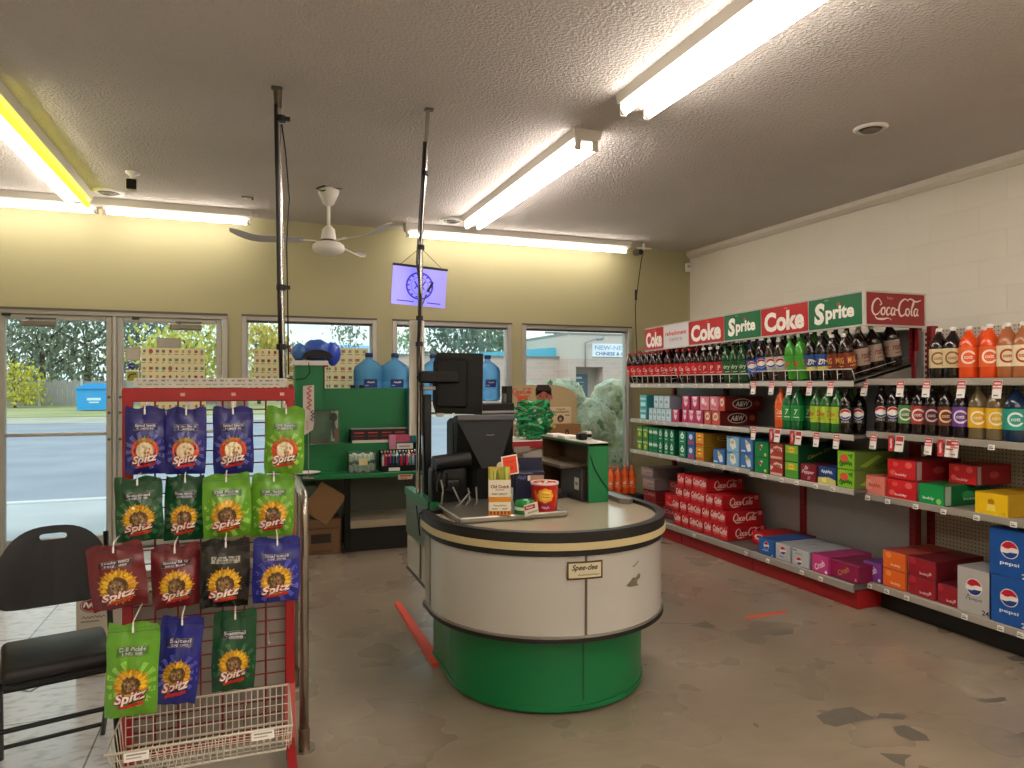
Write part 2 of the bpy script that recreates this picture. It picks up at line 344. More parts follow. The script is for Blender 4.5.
# doors
DD = [(-2.03, -1.168), (-1.127, -.252)]
g = MB(); g.b2((DOORX[0], WY-.02, 2.112), (DOORX[1], WY+.1, 2.155), M_ALU, .004); g.b2((DOORX[0], WY-.03, 2.148), (DOORX[1], WY, 2.168), M_ALUD)
for a_, b_ in ((DOORX[0], -2.035), (-1.163, -1.132), (-.247, DOORX[1])): g.b2((a_, WY-.02, 0), (b_, WY+.1, 2.112), M_ALU, .004)
g.b2((DOORX[0], WY-.03, 0), (DOORX[1], WY+.1, .012), M_ALUD); struct(g.build('trim_2'))
for k, (a_, b_) in enumerate(DD):
    g = MB(); y0, y1 = WY, WY+.045; st = .048
    g.b2((a_, y0, .015), (a_+st, y1, 2.11), M_ALU, .006); g.b2((b_-st, y0, .015), (b_, y1, 2.11), M_ALU, .006)
    g.b2((a_+st, y0, .015), (b_-st, y1, .14), M_ALU, .006); g.b2((a_+st, y0, 2.065), (b_-st, y1, 2.11), M_ALU, .006)
    g.b2((a_+st, y0-.03, 1.04), (b_-st, y0+.02, 1.07), M_ALU, .006)
    for z in (1.24, 1.38, 1.0): g.cyl((b_-.024 if k == 0 else a_+.024, y0-.006, z), (b_-.024 if k == 0 else a_+.024, y0+.01, z), .013, M_ALUD, n=10)
    g.box(((a_+.06) if k == 0 else a_+.15, y0-.012, 2.1), (.06, .03, .022), ink('#26221e'))
    o = struct(g.build('door_%d' % (k+1), loc=((a_+b_)/2, WY, 0)))
    p = MB(); p.b2((a_+st, WY+.02, .14), (b_-st, WY+.026, 2.065), M_GLASS); p.build('pane', o)
    c = MB(); x0 = a_+.17 if k == 0 else b_-.44
    c.b2((x0, y0-.06, 2.0), (x0+.27, y0+.01, 2.055), mat('#8d8577', .4, .5), .012); c.b2((x0+.05, y0-.09, 2.06), (x0+.27, y0-.06, 2.075), M_ALUD)
    c.cyl((x0+.08, y0-.04, 2.055), (x0+.08, y0-.04, 2.08), .012, M_ALUD); c.build('door_closer', o)
# ------------------------------------------------------------------ ceiling lamps
M_ENAM = mat('#cfc9be', .4, var=.03); M_WHITE = mat('#e6e2d8', .45, var=.03); M_BLK = mat('#121212', .45, var=.1); M_CHROME = mat('#b9b5ae', .2, .9, var=.05)
TUBE = emitter('lit_tube', '#fff4e8', 24); TUBEC = emitter('lit_tube_cool', '#fbeee6', 24); TUBEY = emitter('lit_tube_yellow', '#e9df22', 4.5)
def strip_light(label, p0, p1, tubes, mats, wd=.16, splits=1, drop=.0):
    """p0, p1: the ends (x, y) of the housing; tubes: sideways offsets"""
    p0 = Vector((*p0, CZ)); p1 = Vector((*p1, CZ)); ax = (p1-p0).normalized(); sd = Vector((-ax.y, ax.x, 0)); ln = (p1-p0).length
    T = Matrix(((ax.x, sd.x, 0, p0.x), (ax.y, sd.y, 0, p0.y), (0, 0, 1, CZ), (0, 0, 0, 1)))
    t = thing('strip_light', label, 'ceiling light', ((p0+p1)/2)-Vector((0, 0, 0)), 'fluorescent strip lights on the ceiling')
    h = MB(); h.prism([(-wd/2, 0), (-wd/2+.012, -.055), (-.025, -.075), (.025, -.075), (wd/2-.012, -.055), (wd/2, 0)], 0, ln, M_ENAM,
        T @ Matrix(((0,0,1,0),(1,0,0,0),(0,1,0,0),(0,0,0,1)))); h.build('housing', t)
    for q, (off, m) in enumerate(zip(tubes, mats)):
        for s_ in range(splits):
            a = .03+ln*s_/splits; b = ln*(s_+1)/splits-.03
            g = MB(); g.cyl((a+.02, off, -.105), (b-.02, off, -.105), .019, m, n=10, T=T)
            for e in (a, b-.03): g.cyl((e, off, -.105), (e+.03, off, -.105), .0175, mat('#bdb8ae', .3, .7), n=10, T=T)
            o = g.build('lamp_tube', t)
            for e in (a-.012, b):
                k = MB(); k.b2((e, off-.02, -.128), (e+.012, off+.02, -.05), M_ENAM, .004, T); k.build('lamp_holder', t)
    return t
strip_light('two-tube strip light nearest the camera, cut by the top edge above the checkout', (2.0, 3.42), (2.0, .98), (-.075, .075), (TUBE, TUBE), .22)
strip_light('two-tube strip light running from the front wall to above the round checkout', (1.99, 6.42), (1.99, 3.95), (-.06, .06), (TUBEC, TUBEC), .2)
strip_light('long strip light along the front wall, right of the ceiling fan', (1.45, 6.93), (4.0, 6.93), (0,), (TUBE,), .13)
strip_light('strip light along the front wall above the glass doors, with two tubes end to end', (-2.45, 6.93), (.02, 6.93), (0,), (TUBE,), .13, 2)
strip_light('yellow-tinted strip light at the upper left corner, over the doors', (-1.33, 6.75), (-1.33, 4.3), (.06, -.06), (TUBEY, TUBE), .2)
for q, x in enumerate((-1.33, .35, 2.0, 3.7)):  # rows of unseen store fixtures, added to brighten the room from behind
    for k, y in enumerate((-.5, -3.4)):
        strip_light('added unseen two-tube strip light of the %s row from the left, %s behind the camera' % (ORD[q], ('just', 'far')[k]), (x, y+1.2), (x, y-1.2), (-.075, .075), (TUBE, TUBE), .22)
# vents, camera, sensor, hook
def vent(label, x, y, r):
    t = thing('ceiling_vent', label, 'air vent', (x, y, CZ), 'round ceiling vents')
    T = TR(x, y, CZ) @ Matrix.Scale(-1, 4, (0, 0, 1))
    g = MB(); g.lathe([(r, 0), (r, .006), (r*.86, .016), (r*.74, .016), (r*.7, .004)], M_WHITE, 24, T, False); g.build('flange', t)
    g = MB(); g.lathe([(r*.7, .001), (r*.69, .003), (.002, .003)], ink('#1d1a17'), 24, T, False)
    g.build('duct_opening', t)
    for k, q in enumerate((.56, .4, .24)):
        g = MB(); g.lathe([(r*q, .02), (r*(q-.07), .024), (r*(q-.09), .012)], mat('#8a837a', .5), 20, T, False); g.build('louvre_ring', t)
vent('round vent on the bare ceiling at upper right, away from any lamp', 3.63, 3.31, .1)
vent('round vent at the far end of the yellow-tinted strip light', -1.1, 6.62, .12)
vent('round vent at the far end of the two-tube light over the checkout', 1.84, 6.6, .12)
t = thing('security_camera', 'small black-lensed camera hanging from the ceiling at upper left', 'security camera', (-.83, 5.95, CZ))
g = MB(); g.lathe([(.05, 0), (.05, -.012), (.02, -.03), (.012, -.06)], M_WHITE, 14, TR(-.83, 5.95, CZ)); g.build('mount', t)
g = MB(); g.box((-.83, 5.93, CZ-.105), (.085, .075, .095), M_WHITE, .02, seg=2); g.build('housing', t)
g = MB(); g.box((-.83, 5.888, CZ-.107), (.068, .012, .076), ink('#0d0b0a', .15), .005); g.build('lens', t)
t = thing('corner_camera', 'small camera with a dangling black cable at the far right end of the front lights', 'security camera', (4.2, 6.95, CZ))
g = MB(); g.cyl((4.2, 6.95, CZ), (4.2, 6.95, CZ-.07), .014, M_WHITE); g.b2((4.12, 6.94, CZ-.06), (4.3, 6.96, CZ-.045), M_WHITE); g.build('bracket', t)
g = MB(); g.cyl((4.12, 6.99, CZ-.1), (4.12, 6.87, CZ-.115), .035, M_ALUD, n=14); g.cyl((4.12, 6.87, CZ-.115), (4.12, 6.865, CZ-.116), .026, ink('#080808', .2), n=14); g.build('housing', t)
g = MB(); g.tube([(4.2, 6.95, CZ-.08), (4.2, 7.0, CZ-.2), (4.22, 7.1, CZ-.45), (4.225, 7.17, CZ-.7), (4.24, 7.18, CZ-1.0), (4.26, 7.18, CZ-1.35)], .005, M_BLK); g.cyl((4.222, 7.15, CZ-.5), (4.222, 7.15, CZ-.62), .014, M_BLK); g.build('cable', t)
t = thing('corner_sensor', 'small white box sensor in the ceiling corner beside the right wall', 'sensor', (4.93, 7.13, CZ-.16))
g = MB(); g.box((4.93, 7.13, CZ-.2), (.07, .06, .1), M_WHITE, .01); g.build('sensor_body', t)
g = MB(); g.box((4.915, 7.098, CZ-.19), (.04, .006, .03), mat('#b8b2a6', .3)); g.build('sensor_lens', t)
t = thing('ceiling_plate', 'small flat metal plate on the ceiling left of the fan', 'ceiling plate', (-.02, 6.4, CZ))
g = MB(); g.box((-.02, 6.4, CZ-.006), (.1, .04, .012), mat('#8f867b', .5), .004); g.cyl((.02, 6.4, CZ-.01), (.02, 6.4, CZ-.025), .008, M_ALUD); g.build('plate', t)
# fan
FX, FY = .6, 5.87
t = thing('ceiling_fan', 'white three-blade ceiling fan on a short rod, before the front wall', 'ceiling fan', (FX, FY, CZ))
g = MB(); g.lathe([(.04, 0), (.085, -.02), (.08, -.05), (.045, -.13), (.02, -.15)], M_WHITE, 20, TR(FX, FY, CZ)); g.build('canopy', t)
g = MB(); g.tube([(FX-.03, FY-.06, CZ), (FX-.1, FY-.05, CZ-.03), (FX-.06, FY-.07, CZ-.05), (FX+.03, FY-.07, CZ-.02), (FX+.1, FY-.04, CZ-.01)], .006, ink('#2c2723')); g.build('wire', t)
g = MB(); g.cyl((FX, FY, CZ-.13), (FX, FY, CZ-.34), .0135, M_WHITE); g.build('downrod', t)
g = MB(); g.lathe([(.02, .13), (.05, .1), (.062, .02), (.062, 0), (.1, -.01), (.125, -.03), (.13, -.06), (.115, -.085), (.06, -.105), (.001, -.11)], M_WHITE, 24, TR(FX, FY, CZ-.44))
g.lathe([(.067, -.002), (.069, -.012), (.067, -.022)], M_ALUD, 24, TR(FX, FY, CZ-.425), False); g.build('motor', t)
for k, a in enumerate((math.radians(60), math.radians(180), math.radians(300))):
    g = MB(); T = TR(FX, FY, CZ-.44) @ RZ(a)
    g.box((.16, 0, 0), (.14, .03, .008), M_WHITE, .002, T); n = 10; vs = []
    for i in range(n+1):
        s_ = i/n; x = .2+.55*s_; wd = .045+.02*s_-(.035*max(0, s_-.85)/.15); tw = .3-.05*s_; zz = -.015*s_+.2*max(0, s_-.65)**1.2
        for y in (-wd, wd):
            for th in (-.003, .003): vs.append((x, y*cos(tw), zz+y*sin(tw)+th))
    fs = []
    for i in range(n):
        a0 = i*4; b0 = a0+4; fs += [(a0+1, b0+1, b0+3, a0+3), (a0, a0+2, b0+2, b0), (a0, b0, b0+1, a0+1), (a0+2, a0+3, b0+3, b0+2)]
    fs += [(0, 1, 3, 2), (4*n, 4*n+2, 4*n+3, 4*n+1)]
    g.add(vs, fs, mat('#bdb9b6', .4, var=.03), T); g.build('blade', t)
# ------------------------------------------------------------------ ceiling poles
t = thing('cable_pole', 'tall dark and chrome pole from floor to ceiling behind the red seed rack', 'pole', (.16, 3.98, 0))
g = MB(); g.cyl((.14, 3.98, CZ-.01), (.168, 3.98, 1.55), .0145, M_CHROME, n=12); g.cyl((.168, 3.98, 1.55), (.19, 3.98, 0), .0145, M_CHROME, n=12); g.build('tube', t)
g = MB(); g.box((.135, 3.975, CZ-.008), (.06, .04, .016), M_ALUD, .006); g.cyl((.14, 3.98, CZ-.02), (.141, 3.98, CZ-.11), .024, mat('#6a5c50', .4, .6), r1=.02, n=10); g.build('ceiling_clamp', t)
g = MB(); g.tube([(.129, 3.96, CZ-.1), (.136, 3.96, 2.6), (.146, 3.96, 2.0), (.157, 3.96, 1.5)], .010, mat('#1b1715', .5), n=8); g.build('cable_cover', t)
g = MB(); g.tube([(.16, 3.97, CZ-.2), (.18, 3.965, CZ-.35), (.2, 3.965, CZ-.6), (.185, 3.965, CZ-.85), (.19, 3.965, 2.0), (.195, 3.965, 1.55)], .004, M_BLK, n=5); g.build('cable', t)
for z in (2.93, 2.02, 1.7, 1.45):
    g = MB(); g.cyl((.157, 3.972, z-.015), (.157, 3.972, z+.015), .025, M_BLK, n=12); g.box((.188, 3.965, z), (.03, .02, .02), M_BLK); g.build('clip', t)
PXR, PYR = .91, 3.98
t = thing('checkout_pole', 'chrome pole with taped cables rising from the checkout to the ceiling', 'pole', (PXR, PYR, .87))
g = MB(); g.cyl((.968, PYR, CZ-.004), (.925, PYR, 2.27), .012, M_CHROME, n=12); g.cyl((.925, PYR, 2.27), (.91, PYR, .845), .014, M_CHROME, n=12); g.build('tube', t)
g = MB(); g.box((.975, PYR, CZ-.006), (.055, .04, .012), M_ALUD, .004); g.build('ceiling_clamp', t)
g = MB(); g.b2((.868, PYR+.03, 1.2), (.955, PYR+.055, 1.87), M_WHITE, .004); g.build('cable_channel', t)
g = MB(); g.b2((.94, PYR-.02, .845), (.985, PYR+.03, 1.44), mat('#0d0d0d', .5), .004); g.build('post', t)
for q in range(3):
    g = MB(); o = q*.008; g.tube([(.955-o, PYR-.016, CZ-.2), (.938-o, PYR-.016, CZ-.5), (.922-o-.01, PYR-.016, CZ-.9), (.914+o*.6, PYR-.018, 2.0), (.9+o, PYR-.018, 1.7), (.903+o*2, PYR-.018, 1.4), (.9+o*3, PYR-.02, 1.0)], .0035, M_BLK, n=5); g.build('cable', t)
for z, x in ((2.72, .95), (2.29, .926), (1.88, .918), (1.73, .916)):
    g = MB(); g.cyl((x, PYR-.004, z-.013), (x, PYR-.004, z+.013), .021, M_BLK, n=10); g.build('tape', t)
# LED sign hung behind the pole
SY = PYR+.06; T = FR((.932, SY, 2.075), (1, 0, -.06), (.06, 0, 1))
t = thing('lit_sign', 'blue-lit clear acrylic sign with a round emblem, hung by the checkout pole', 'sign', (.918, SY, 1.95))
def acrylic(N, L, b, tc):
    sx = N.new('ShaderNodeSeparateXYZ'); L.new(tc.outputs['Object'], sx.inputs[0])
    mr = N.new('ShaderNodeMapRange'); mr.inputs[1].default_value = -.16; mr.inputs[2].default_value = .16; mr.inputs[3].default_value = .75; mr.inputs[4].default_value = .4
    L.new(sx.outputs[0], mr.inputs[0]); b.inputs['Base Color'].default_value = lin('#b9b6e4'); b.inputs['Emission Color'].default_value = lin('#7372f6')
    L.new(mr.outputs[0], b.inputs['Emission Strength']); b.inputs['Roughness'].default_value = .2; b.inputs['Alpha'].default_value = .8
g = MB(); g.box((0, -.005, 0), (.325, .225, .006), node_mat('edge_lit_acrylic', acrylic), .002, T)
E_B = mat('#2a20c8', .4, var=0, emit=.35)
g.ell(0, 0, .082, .082, E_B, T, .0036, 32, r_in=.88); g.ell(0, 0, .052, .052, E_B, T, .0036, 28, r_in=.95)
for k in range(14):
    a = 2*PI*k/14; g.box((.066*cos(a), .066*sin(a), .0038), (.012, .008, .0004), E_B, 0, T @ TR(0, 0, 0) )
g.stroke([(-.03, .025), (-.008, -.012), (0, -.03), (.01, -.008), (.034, .03)], .008, E_B, T, .0038); g.stroke([(-.03, -.02), (0, .012), (.03, -.022)], .006, E_B, T, .0038)
g.rect(-.13, -.098, -.03, -.092, E_B, T, .0036); g.rect(.05, -.098, .13, -.092, E_B, T, .0036)
g.build('panel', t)
g = MB(); g.box((0, .112, 0), (.33, .014, .016), M_BLK, .003, T); g.build('lamp_bar', t)
g = MB(); P = lambda x, y: T @ Vector((x, y, 0)); top = Vector((.925, PYR, 2.29))
g.tube([P(-.12, .115), top], .0017, M_BLK, 5); g.tube([P(.13, .115), top], .0017, M_BLK, 5); g.build('hanging_wire', t)
g = MB(); g.tube([P(.1, .1), P(.075, .02), P(.045, -.04), (.93, SY-.03, 1.93), (.915, PYR-.02, 1.85)], .003, M_BLK, 5); g.cyl(P(.078, .03), P(.05, -.03), .007, M_BLK); g.build('cable', t)
# ------------------------------------------------------------------ outdoors
def gm(name, stops, sc=.6, rough=.9):
    def f(N, L, b, tc):
        n = N.new('ShaderNodeTexNoise'); n.inputs['Scale'].default_value = sc; n.inputs['Detail'].default_value = 6; L.new(tc.outputs['Object'], n.inputs['Vector'])
        r = _ramp(N, stops); L.new(n.outputs['Fac'], r.inputs[0]); L.new(r.outputs[0], b.inputs['Base Color']); b.inputs['Roughness'].default_value = rough
    return node_mat(name, f)
M_WALK = gm('concrete_walk', [(.3, '#b4b8c1'), (.7, '#c6c9d0')], 1); M_ROAD = gm('pale_asphalt', [(.3, '#8c92a3'), (.7, '#a0a5b4')], .5); M_GRASS = gm('autumn_lawn', [(.3, '#8d9a68'), (.55, '#a9a878'), (.75, '#b9ad8a')], .3)
M_DIRT = gm('gravel_edge', [(.3, '#a3a297'), (.7, '#bdbab0')], .5)
def ground(name, y0, y1, z0, m):
    g = MB(); g.b2((-90, y0, -.6), (90, y1, z0), m); struct(g.build(name))
ground('sidewalk', WY+.2, 10.6, -.02, M_WALK); ground('road', 10.6, 33, -.12, M_ROAD); ground('gravel_shoulder', 33, 39, -.1, M_DIRT); ground('lawn', 39, 130, -.05, M_GRASS)
g = MB(); g.b2((-60, 10.45, -.3), (60, 10.62, .0), mat('#d6d8dc', .9)); struct(g.build('curb'))
FNY = 56
t = thing('board_fence', 'grey weathered board fence across the lawn beyond the glass doors', 'fence', (-22, FNY, -.05)); M_WD = mat('#9c999a', .9, var=.15, scale=3)
g = MB()
for k in range(150):
    x = -46+k*.3; g.b2((x, FNY, 0), (x+.285, FNY+.04, 1.7+.04*sin(k*1.7)+.05*(k % 2)), M_WD)
g.build('boards', t)
for k in range(19):
    g = MB(); g.b2((-46+k*2.5, FNY-.14, 0), (-45.86+k*2.5, FNY, 1.85), mat('#c4c2c4', .9)); g.build('post', t)
# trees
def foliage(nm, m, R, H, n, seed, leaf=.28, z0=1.2, sparse=.0):
    rnd = random.Random(seed); g = MB(); cl = []
    for k in range(22):
        a = rnd.random()*2*PI; hh = rnd.random(); rr = R*(1-abs(hh-.4)*.9)*math.sqrt(rnd.random()); cl.append(Vector((rr*cos(a), rr*sin(a), z0+hh*(H-z0))))
    for k in range(int(n*1.7)):
        c = rnd.choice(cl); s_ = R*.42
        p = c + Vector((rnd.gauss(0, s_*.55), rnd.gauss(0, s_*.55), rnd.gauss(0, s_*.5)))
        if p.z < z0*.7: continue
        q = Euler((rnd.random()*6, rnd.random()*6, rnd.random()*6)).to_matrix(); l = leaf*(.6+.8*rnd.random())
        g.add([p+q @ Vector(v) for v in ((-l, 0, 0), (0, -l*.5, .05), (l, 0, 0), (0, l*.5, .05))], [(0, 1, 2, 3)], m)
    return g
def tree(label, x, y, R, H, hexc, n, seed, name='broadleaf_tree', leaf=.3, z0=1.2):
    t = thing(name, label, 'tree', (x, y, -.05), 'trees across the road')
    m = mat(hexc, .9, var=.3, scale=1.2)
    f = foliage('f', m, R, H, n, seed, leaf, z0); f.build('crown', t, local=True)
    g = MB(); tk = mat('#5c5048', .9); g.cyl((0, 0, 0), (0, .1, H*.45), R*.06, tk, r1=R*.035, n=8); rnd = random.Random(seed)
    for k in range(7):
        a = k*2.4; z = H*(.3+.05*k); g.cyl((0, .05, z), (R*.6*cos(a), R*.6*sin(a), z+H*.22), R*.025, tk, r1=R*.008, n=5)
    g.build('trunk', t, local=True)
def txy(u, y): return along_y(u, y)
for (lb, u, y, R, H, hx, n, nm) in [
    ('dark leafy tree rising behind the fence in the left half of the left door', 42, 62, 4.2, 8.2, '#7d8a78', 900, 'broadleaf_tree'),
    ('broad grey-green tree behind the fence in the right half of the left door', 88, 64, 5.5, 9.0, '#75856c', 1300, 'broadleaf_tree'),
    ('grey-green tree seen through the upper left corner of the right door', 138, 60, 3.6, 8.6, '#6f7f74', 800, 'broadleaf_tree'),
    ('bright yellow-green tree seen through the right door above the flyers', 186, 52, 3.2, 6.6, '#c9c765', 1100, 'broadleaf_tree'),
    ('small yellow bush before the fence near the left edge of the left door', 15, 54, 1.6, 2.6, '#c9c24e', 500, 'yellow_bush'),
    ('yellow-green tree at the left side of the window behind the chrome pole', 259, 58, 2.4, 6.3, '#cdbf62', 800, 'broadleaf_tree'),
    ('dark evergreen tree just left of the dark pole in the window', 278, 66, 1.9, 7.4, '#6a7c74', 700, 'evergreen_tree'),
    ('airy tree against the sky above the blue-roofed house', 344, 66, 2.2, 7.2, '#7e8f80', 420, 'broadleaf_tree'),
    ('pale green tree just left of the checkout pole in the middle window', 404, 56, 1.9, 5.4, '#8fae92', 500, 'broadleaf_tree'),
    ('open-branched tree seen above the black screen in the middle window', 456, 44, 2.5, 5.7, '#5f7468', 520, 'broadleaf_tree'),
    ('dense green tree at the right side of the middle window', 497, 48, 2.2, 6.0, '#6f9277', 800, 'broadleaf_tree'),
    ('dark tree at the far left of the left door, touching the frame', 12, 66, 4.5, 8.0, '#7b8681', 700, 'broadleaf_tree'),
    ('low brownish tree on the skyline right of the dark pole', 303, 74, 2.2, 4.6, '#b3a898', 500, 'broadleaf_tree'),
    ('low hazy tree on the skyline between the dark pole and the blue roof', 325, 78, 2.4, 4.4, '#a5a8a6', 450, 'broadleaf_tree')]:
    tree(lb, txy(u, y), y, R, H, hx, n, int(u), nm, leaf=.21 if R > 1.7 else .14, z0=1.6 if R > 2 else .3)
# blue bin
t = thing('recycling_bin', 'bright blue recycling bin on the lawn before the fence', 'bin', (txy(96, 47), 47, -.05)); bx = txy(96, 47); M_BB = mat('#2f9fe6', .5, var=.05)
g = MB(); g.prism([(bx-.85, .0), (bx+.85, 0), (bx+.9, 1.25), (bx+.4, 1.55), (bx-.4, 1.55), (bx-.9, 1.25)], -47.6, -46.4, M_BB, Matrix(((1,0,0,0),(0,0,-1,0),(0,1,0,0),(0,0,0,1)))); g.build('body', t)
g = MB(); g.rect(-.35, .55, .35, .7, ink('#cfeaf8'), FR((bx, 46.39, 0), (1, 0, 0), (0, 0, 1))); g.rect(-.25, .4, .25, .48, ink('#cfeaf8'), FR((bx, 46.39, 0), (1, 0, 0), (0, 0, 1))); g.build('sticker', t)
g = MB(); g.b2((bx-.95, 46.3, 1.22), (bx+.95, 47.7, 1.3), M_BB); g.build('lid_rim', t)
# distant houses
def house(label, x0, x1, y, h, hr, wallc, roofc):
    t = thing('house', label, 'house', ((x0+x1)/2, y, -.05), 'houses across the road'); d = 7
    g = MB(); g.b2((x0, y, 0), (x1, y+d, h), mat(wallc, .8)); g.build('walls', t)
    T = Matrix(((0, 0, 1, 0), (1, 0, 0, 0), (0, 1, 0, 0), (0, 0, 0, 1)))
    g = MB(); g.prism([(y-.5, h), (y+d+.5, h), (y+d/2, h+hr)], x0-.5, x1+.5, mat(roofc, .8), T); g.build('roof', t)
    for k in range(3):
        xx = x0+(x1-x0)*(k+.5)/3; g = MB(); g.b2((xx-.5, y-.05, h*.4), (xx+.5, y, h*.78), ink('#4d5a63', .2)); g.build('window', t)
house('pale house with a blue roof seen low in the window behind the water jugs', txy(343, 70), txy(378, 70), 70, 3.3, 2.2, '#c9cfd0', '#7fb6de')
house('low beige house on the skyline left of the blue-roofed house', txy(290, 84), txy(336, 84), 84, 3.6, 1.6, '#cbbfae', '#b0a79c')
house('small pale blue building low at the right side of the middle window', txy(489, 40), txy(515, 40), 40, 3.1, .3, '#a9cfe6', '#8fc2de')
# shop across the side street
BYY = 35; Z = lambda u, v: ht(u, v, y=BYY)
t = thing('shop_building', 'tan brick shop with a dark door and white signboard, across the street', 'building', (txy(590, BYY), BYY, -.1))
def brick(N, L, b, tc):
    sx = N.new('ShaderNodeSeparateXYZ'); cx = N.new('ShaderNodeCombineXYZ'); L.new(tc.outputs['Object'], sx.inputs[0]); L.new(sx.outputs[0], cx.inputs[0]); L.new(sx.outputs[2], cx.inputs[1])
    br = N.new('ShaderNodeTexBrick'); br.inputs['Scale'].default_value = 1; br.inputs['Brick Width'].default_value = .5; br.inputs['Row Height'].default_value = .22; br.inputs['Mortar Size'].default_value = .012
    br.inputs['Color1'].default_value = lin('#c2aca2'); br.inputs['Color2'].default_value = lin('#baa499'); br.inputs['Mortar'].default_value = lin('#c4b2a7'); L.new(cx.outputs[0], br.inputs['Vector']); L.new(br.outputs['Color'], b.inputs['Base Color']); b.inputs['Roughness'].default_value = .9
M_BR = node_mat('tan_brick', brick); M_STUC = mat('#c6bab0', .9, var=.04)
xa, xb, xc = txy(500, BYY), txy(568, BYY), txy(680, BYY); dx0, dx1 = txy(576, BYY), txy(603, BYY); dz = Z(590, 367); zt = Z(600, 335); zs = Z(600, 359)
g = MB(); g.b2((xb, BYY, zs), (xc, BYY+9, zt), M_STUC); g.b2((xb, BYY, 0), (dx0, BYY+9, zs), M_BR); g.b2((dx1, BYY, 0), (xc, BYY+9, zs), M_BR); g.b2((dx0, BYY, dz), (dx1, BYY+9, zs), M_BR); g.b2((dx0, BYY+.9, 0), (dx1, BYY+9, dz), mat('#a7998c', .9)); g.b2((xb-.05, BYY-.05, zt), (xc, BYY+9, zt+.1), mat('#8f8b84', .7)); g.build('walls', t)
g = MB(); g.b2((xa-6, BYY+1.2, 0), (xb, BYY+9, Z(540, 356)), M_BR); g.b2((xa-6, BYY+1.1, Z(540, 356.5)), (xb, BYY+1.4, Z(540, 355.3)), mat('#6f7a80', .6)); g.build('low_wing', t)
g = MB(); za, zb = Z(530, 355.5), Z(566, 346); g.prism([(xa-5, za), (xb, za), (xb, zb), (xa-1, za+.15)], -(BYY+7), -(BYY+1.6), mat('#58b4cf', .5), Matrix(((1,0,0,0),(0,0,-1,0),(0,1,0,0),(0,0,0,1)))); g.build('roof', t)
g = MB(); g.b2((dx0+.05, BYY+.8, 0), (txy(594, BYY), BYY+.9, Z(590, 374)), mat('#4d6168', .4)); T = FR((txy(585, BYY), BYY+.795, Z(585, 386)), (1, 0, 0), (0, 0, 1))
for q, (wd, hh) in enumerate(((.25, .12), (.45, .03), (.4, .03), (.45, .03), (.3, .1))): g.rect(-wd/2*1.5, .4-q*.2, wd/2*1.5, .4-q*.2+hh, ink('#b9ccd2'), T)
g.build('door', t)
g = MB(); sx0, sx1 = txy(592, BYY), txy(648, BYY); sz0, sz1 = Z(610, 357), Z(610, 344); g.b2((sx0, BYY-.08, sz0), (sx1, BYY, sz1), ink('#e9eef4'), .01)
T = FR((sx0, BYY-.083, sz0), (1, 0, 0), (0, 0, 1)); hh = sz1-sz0
g.text('NEW-NEW CAFE', (sx1-sx0)*.5, hh*.7, hh*.34, ink('#8fa3d6'), T, w=(sx1-sx0)*.92, bold=.01); g.text('CHINESE & CANADIAN', (sx1-sx0)*.5, hh*.24, hh*.26, ink('#2d5f9a'), T, w=(sx1-sx0)*.9, bold=.02); g.build('signboard', t)
g = MB(); px = txy(584.5, BYY); g.tube([(px, BYY-.1, Z(585, 367)), (px, BYY-.1, Z(585, 343)), (px+.3, BYY-.3, Z(585, 340.5)), (px+.55, BYY-.6, Z(585, 339))], .035, mat('#8d8d90', .5)); g.cyl((px+.5, BYY-.5, Z(585, 339)), (px+.75, BYY-.8, Z(585, 338.6)), .12, mat('#9a9a9e', .4)); g.build('lamp_arm', t)
t = thing('utility_pole', 'wooden utility pole with a crossarm behind the low brick wing', 'utility pole', (txy(555.5, 46), 46, -.1)); px = txy(555.5, 46)
g = MB(); g.cyl((px, 46, 0), (px, 46, ht(555, 332, y=46)), .16, mat('#6a7c86', .9), r1=.12, n=8); g.build('post', t)
g = MB(); g.box((px, 45.9, ht(555, 333, y=46)), (1.7, .1, .12), mat('#6a7c86', .9)); g.build('crossarm', t)
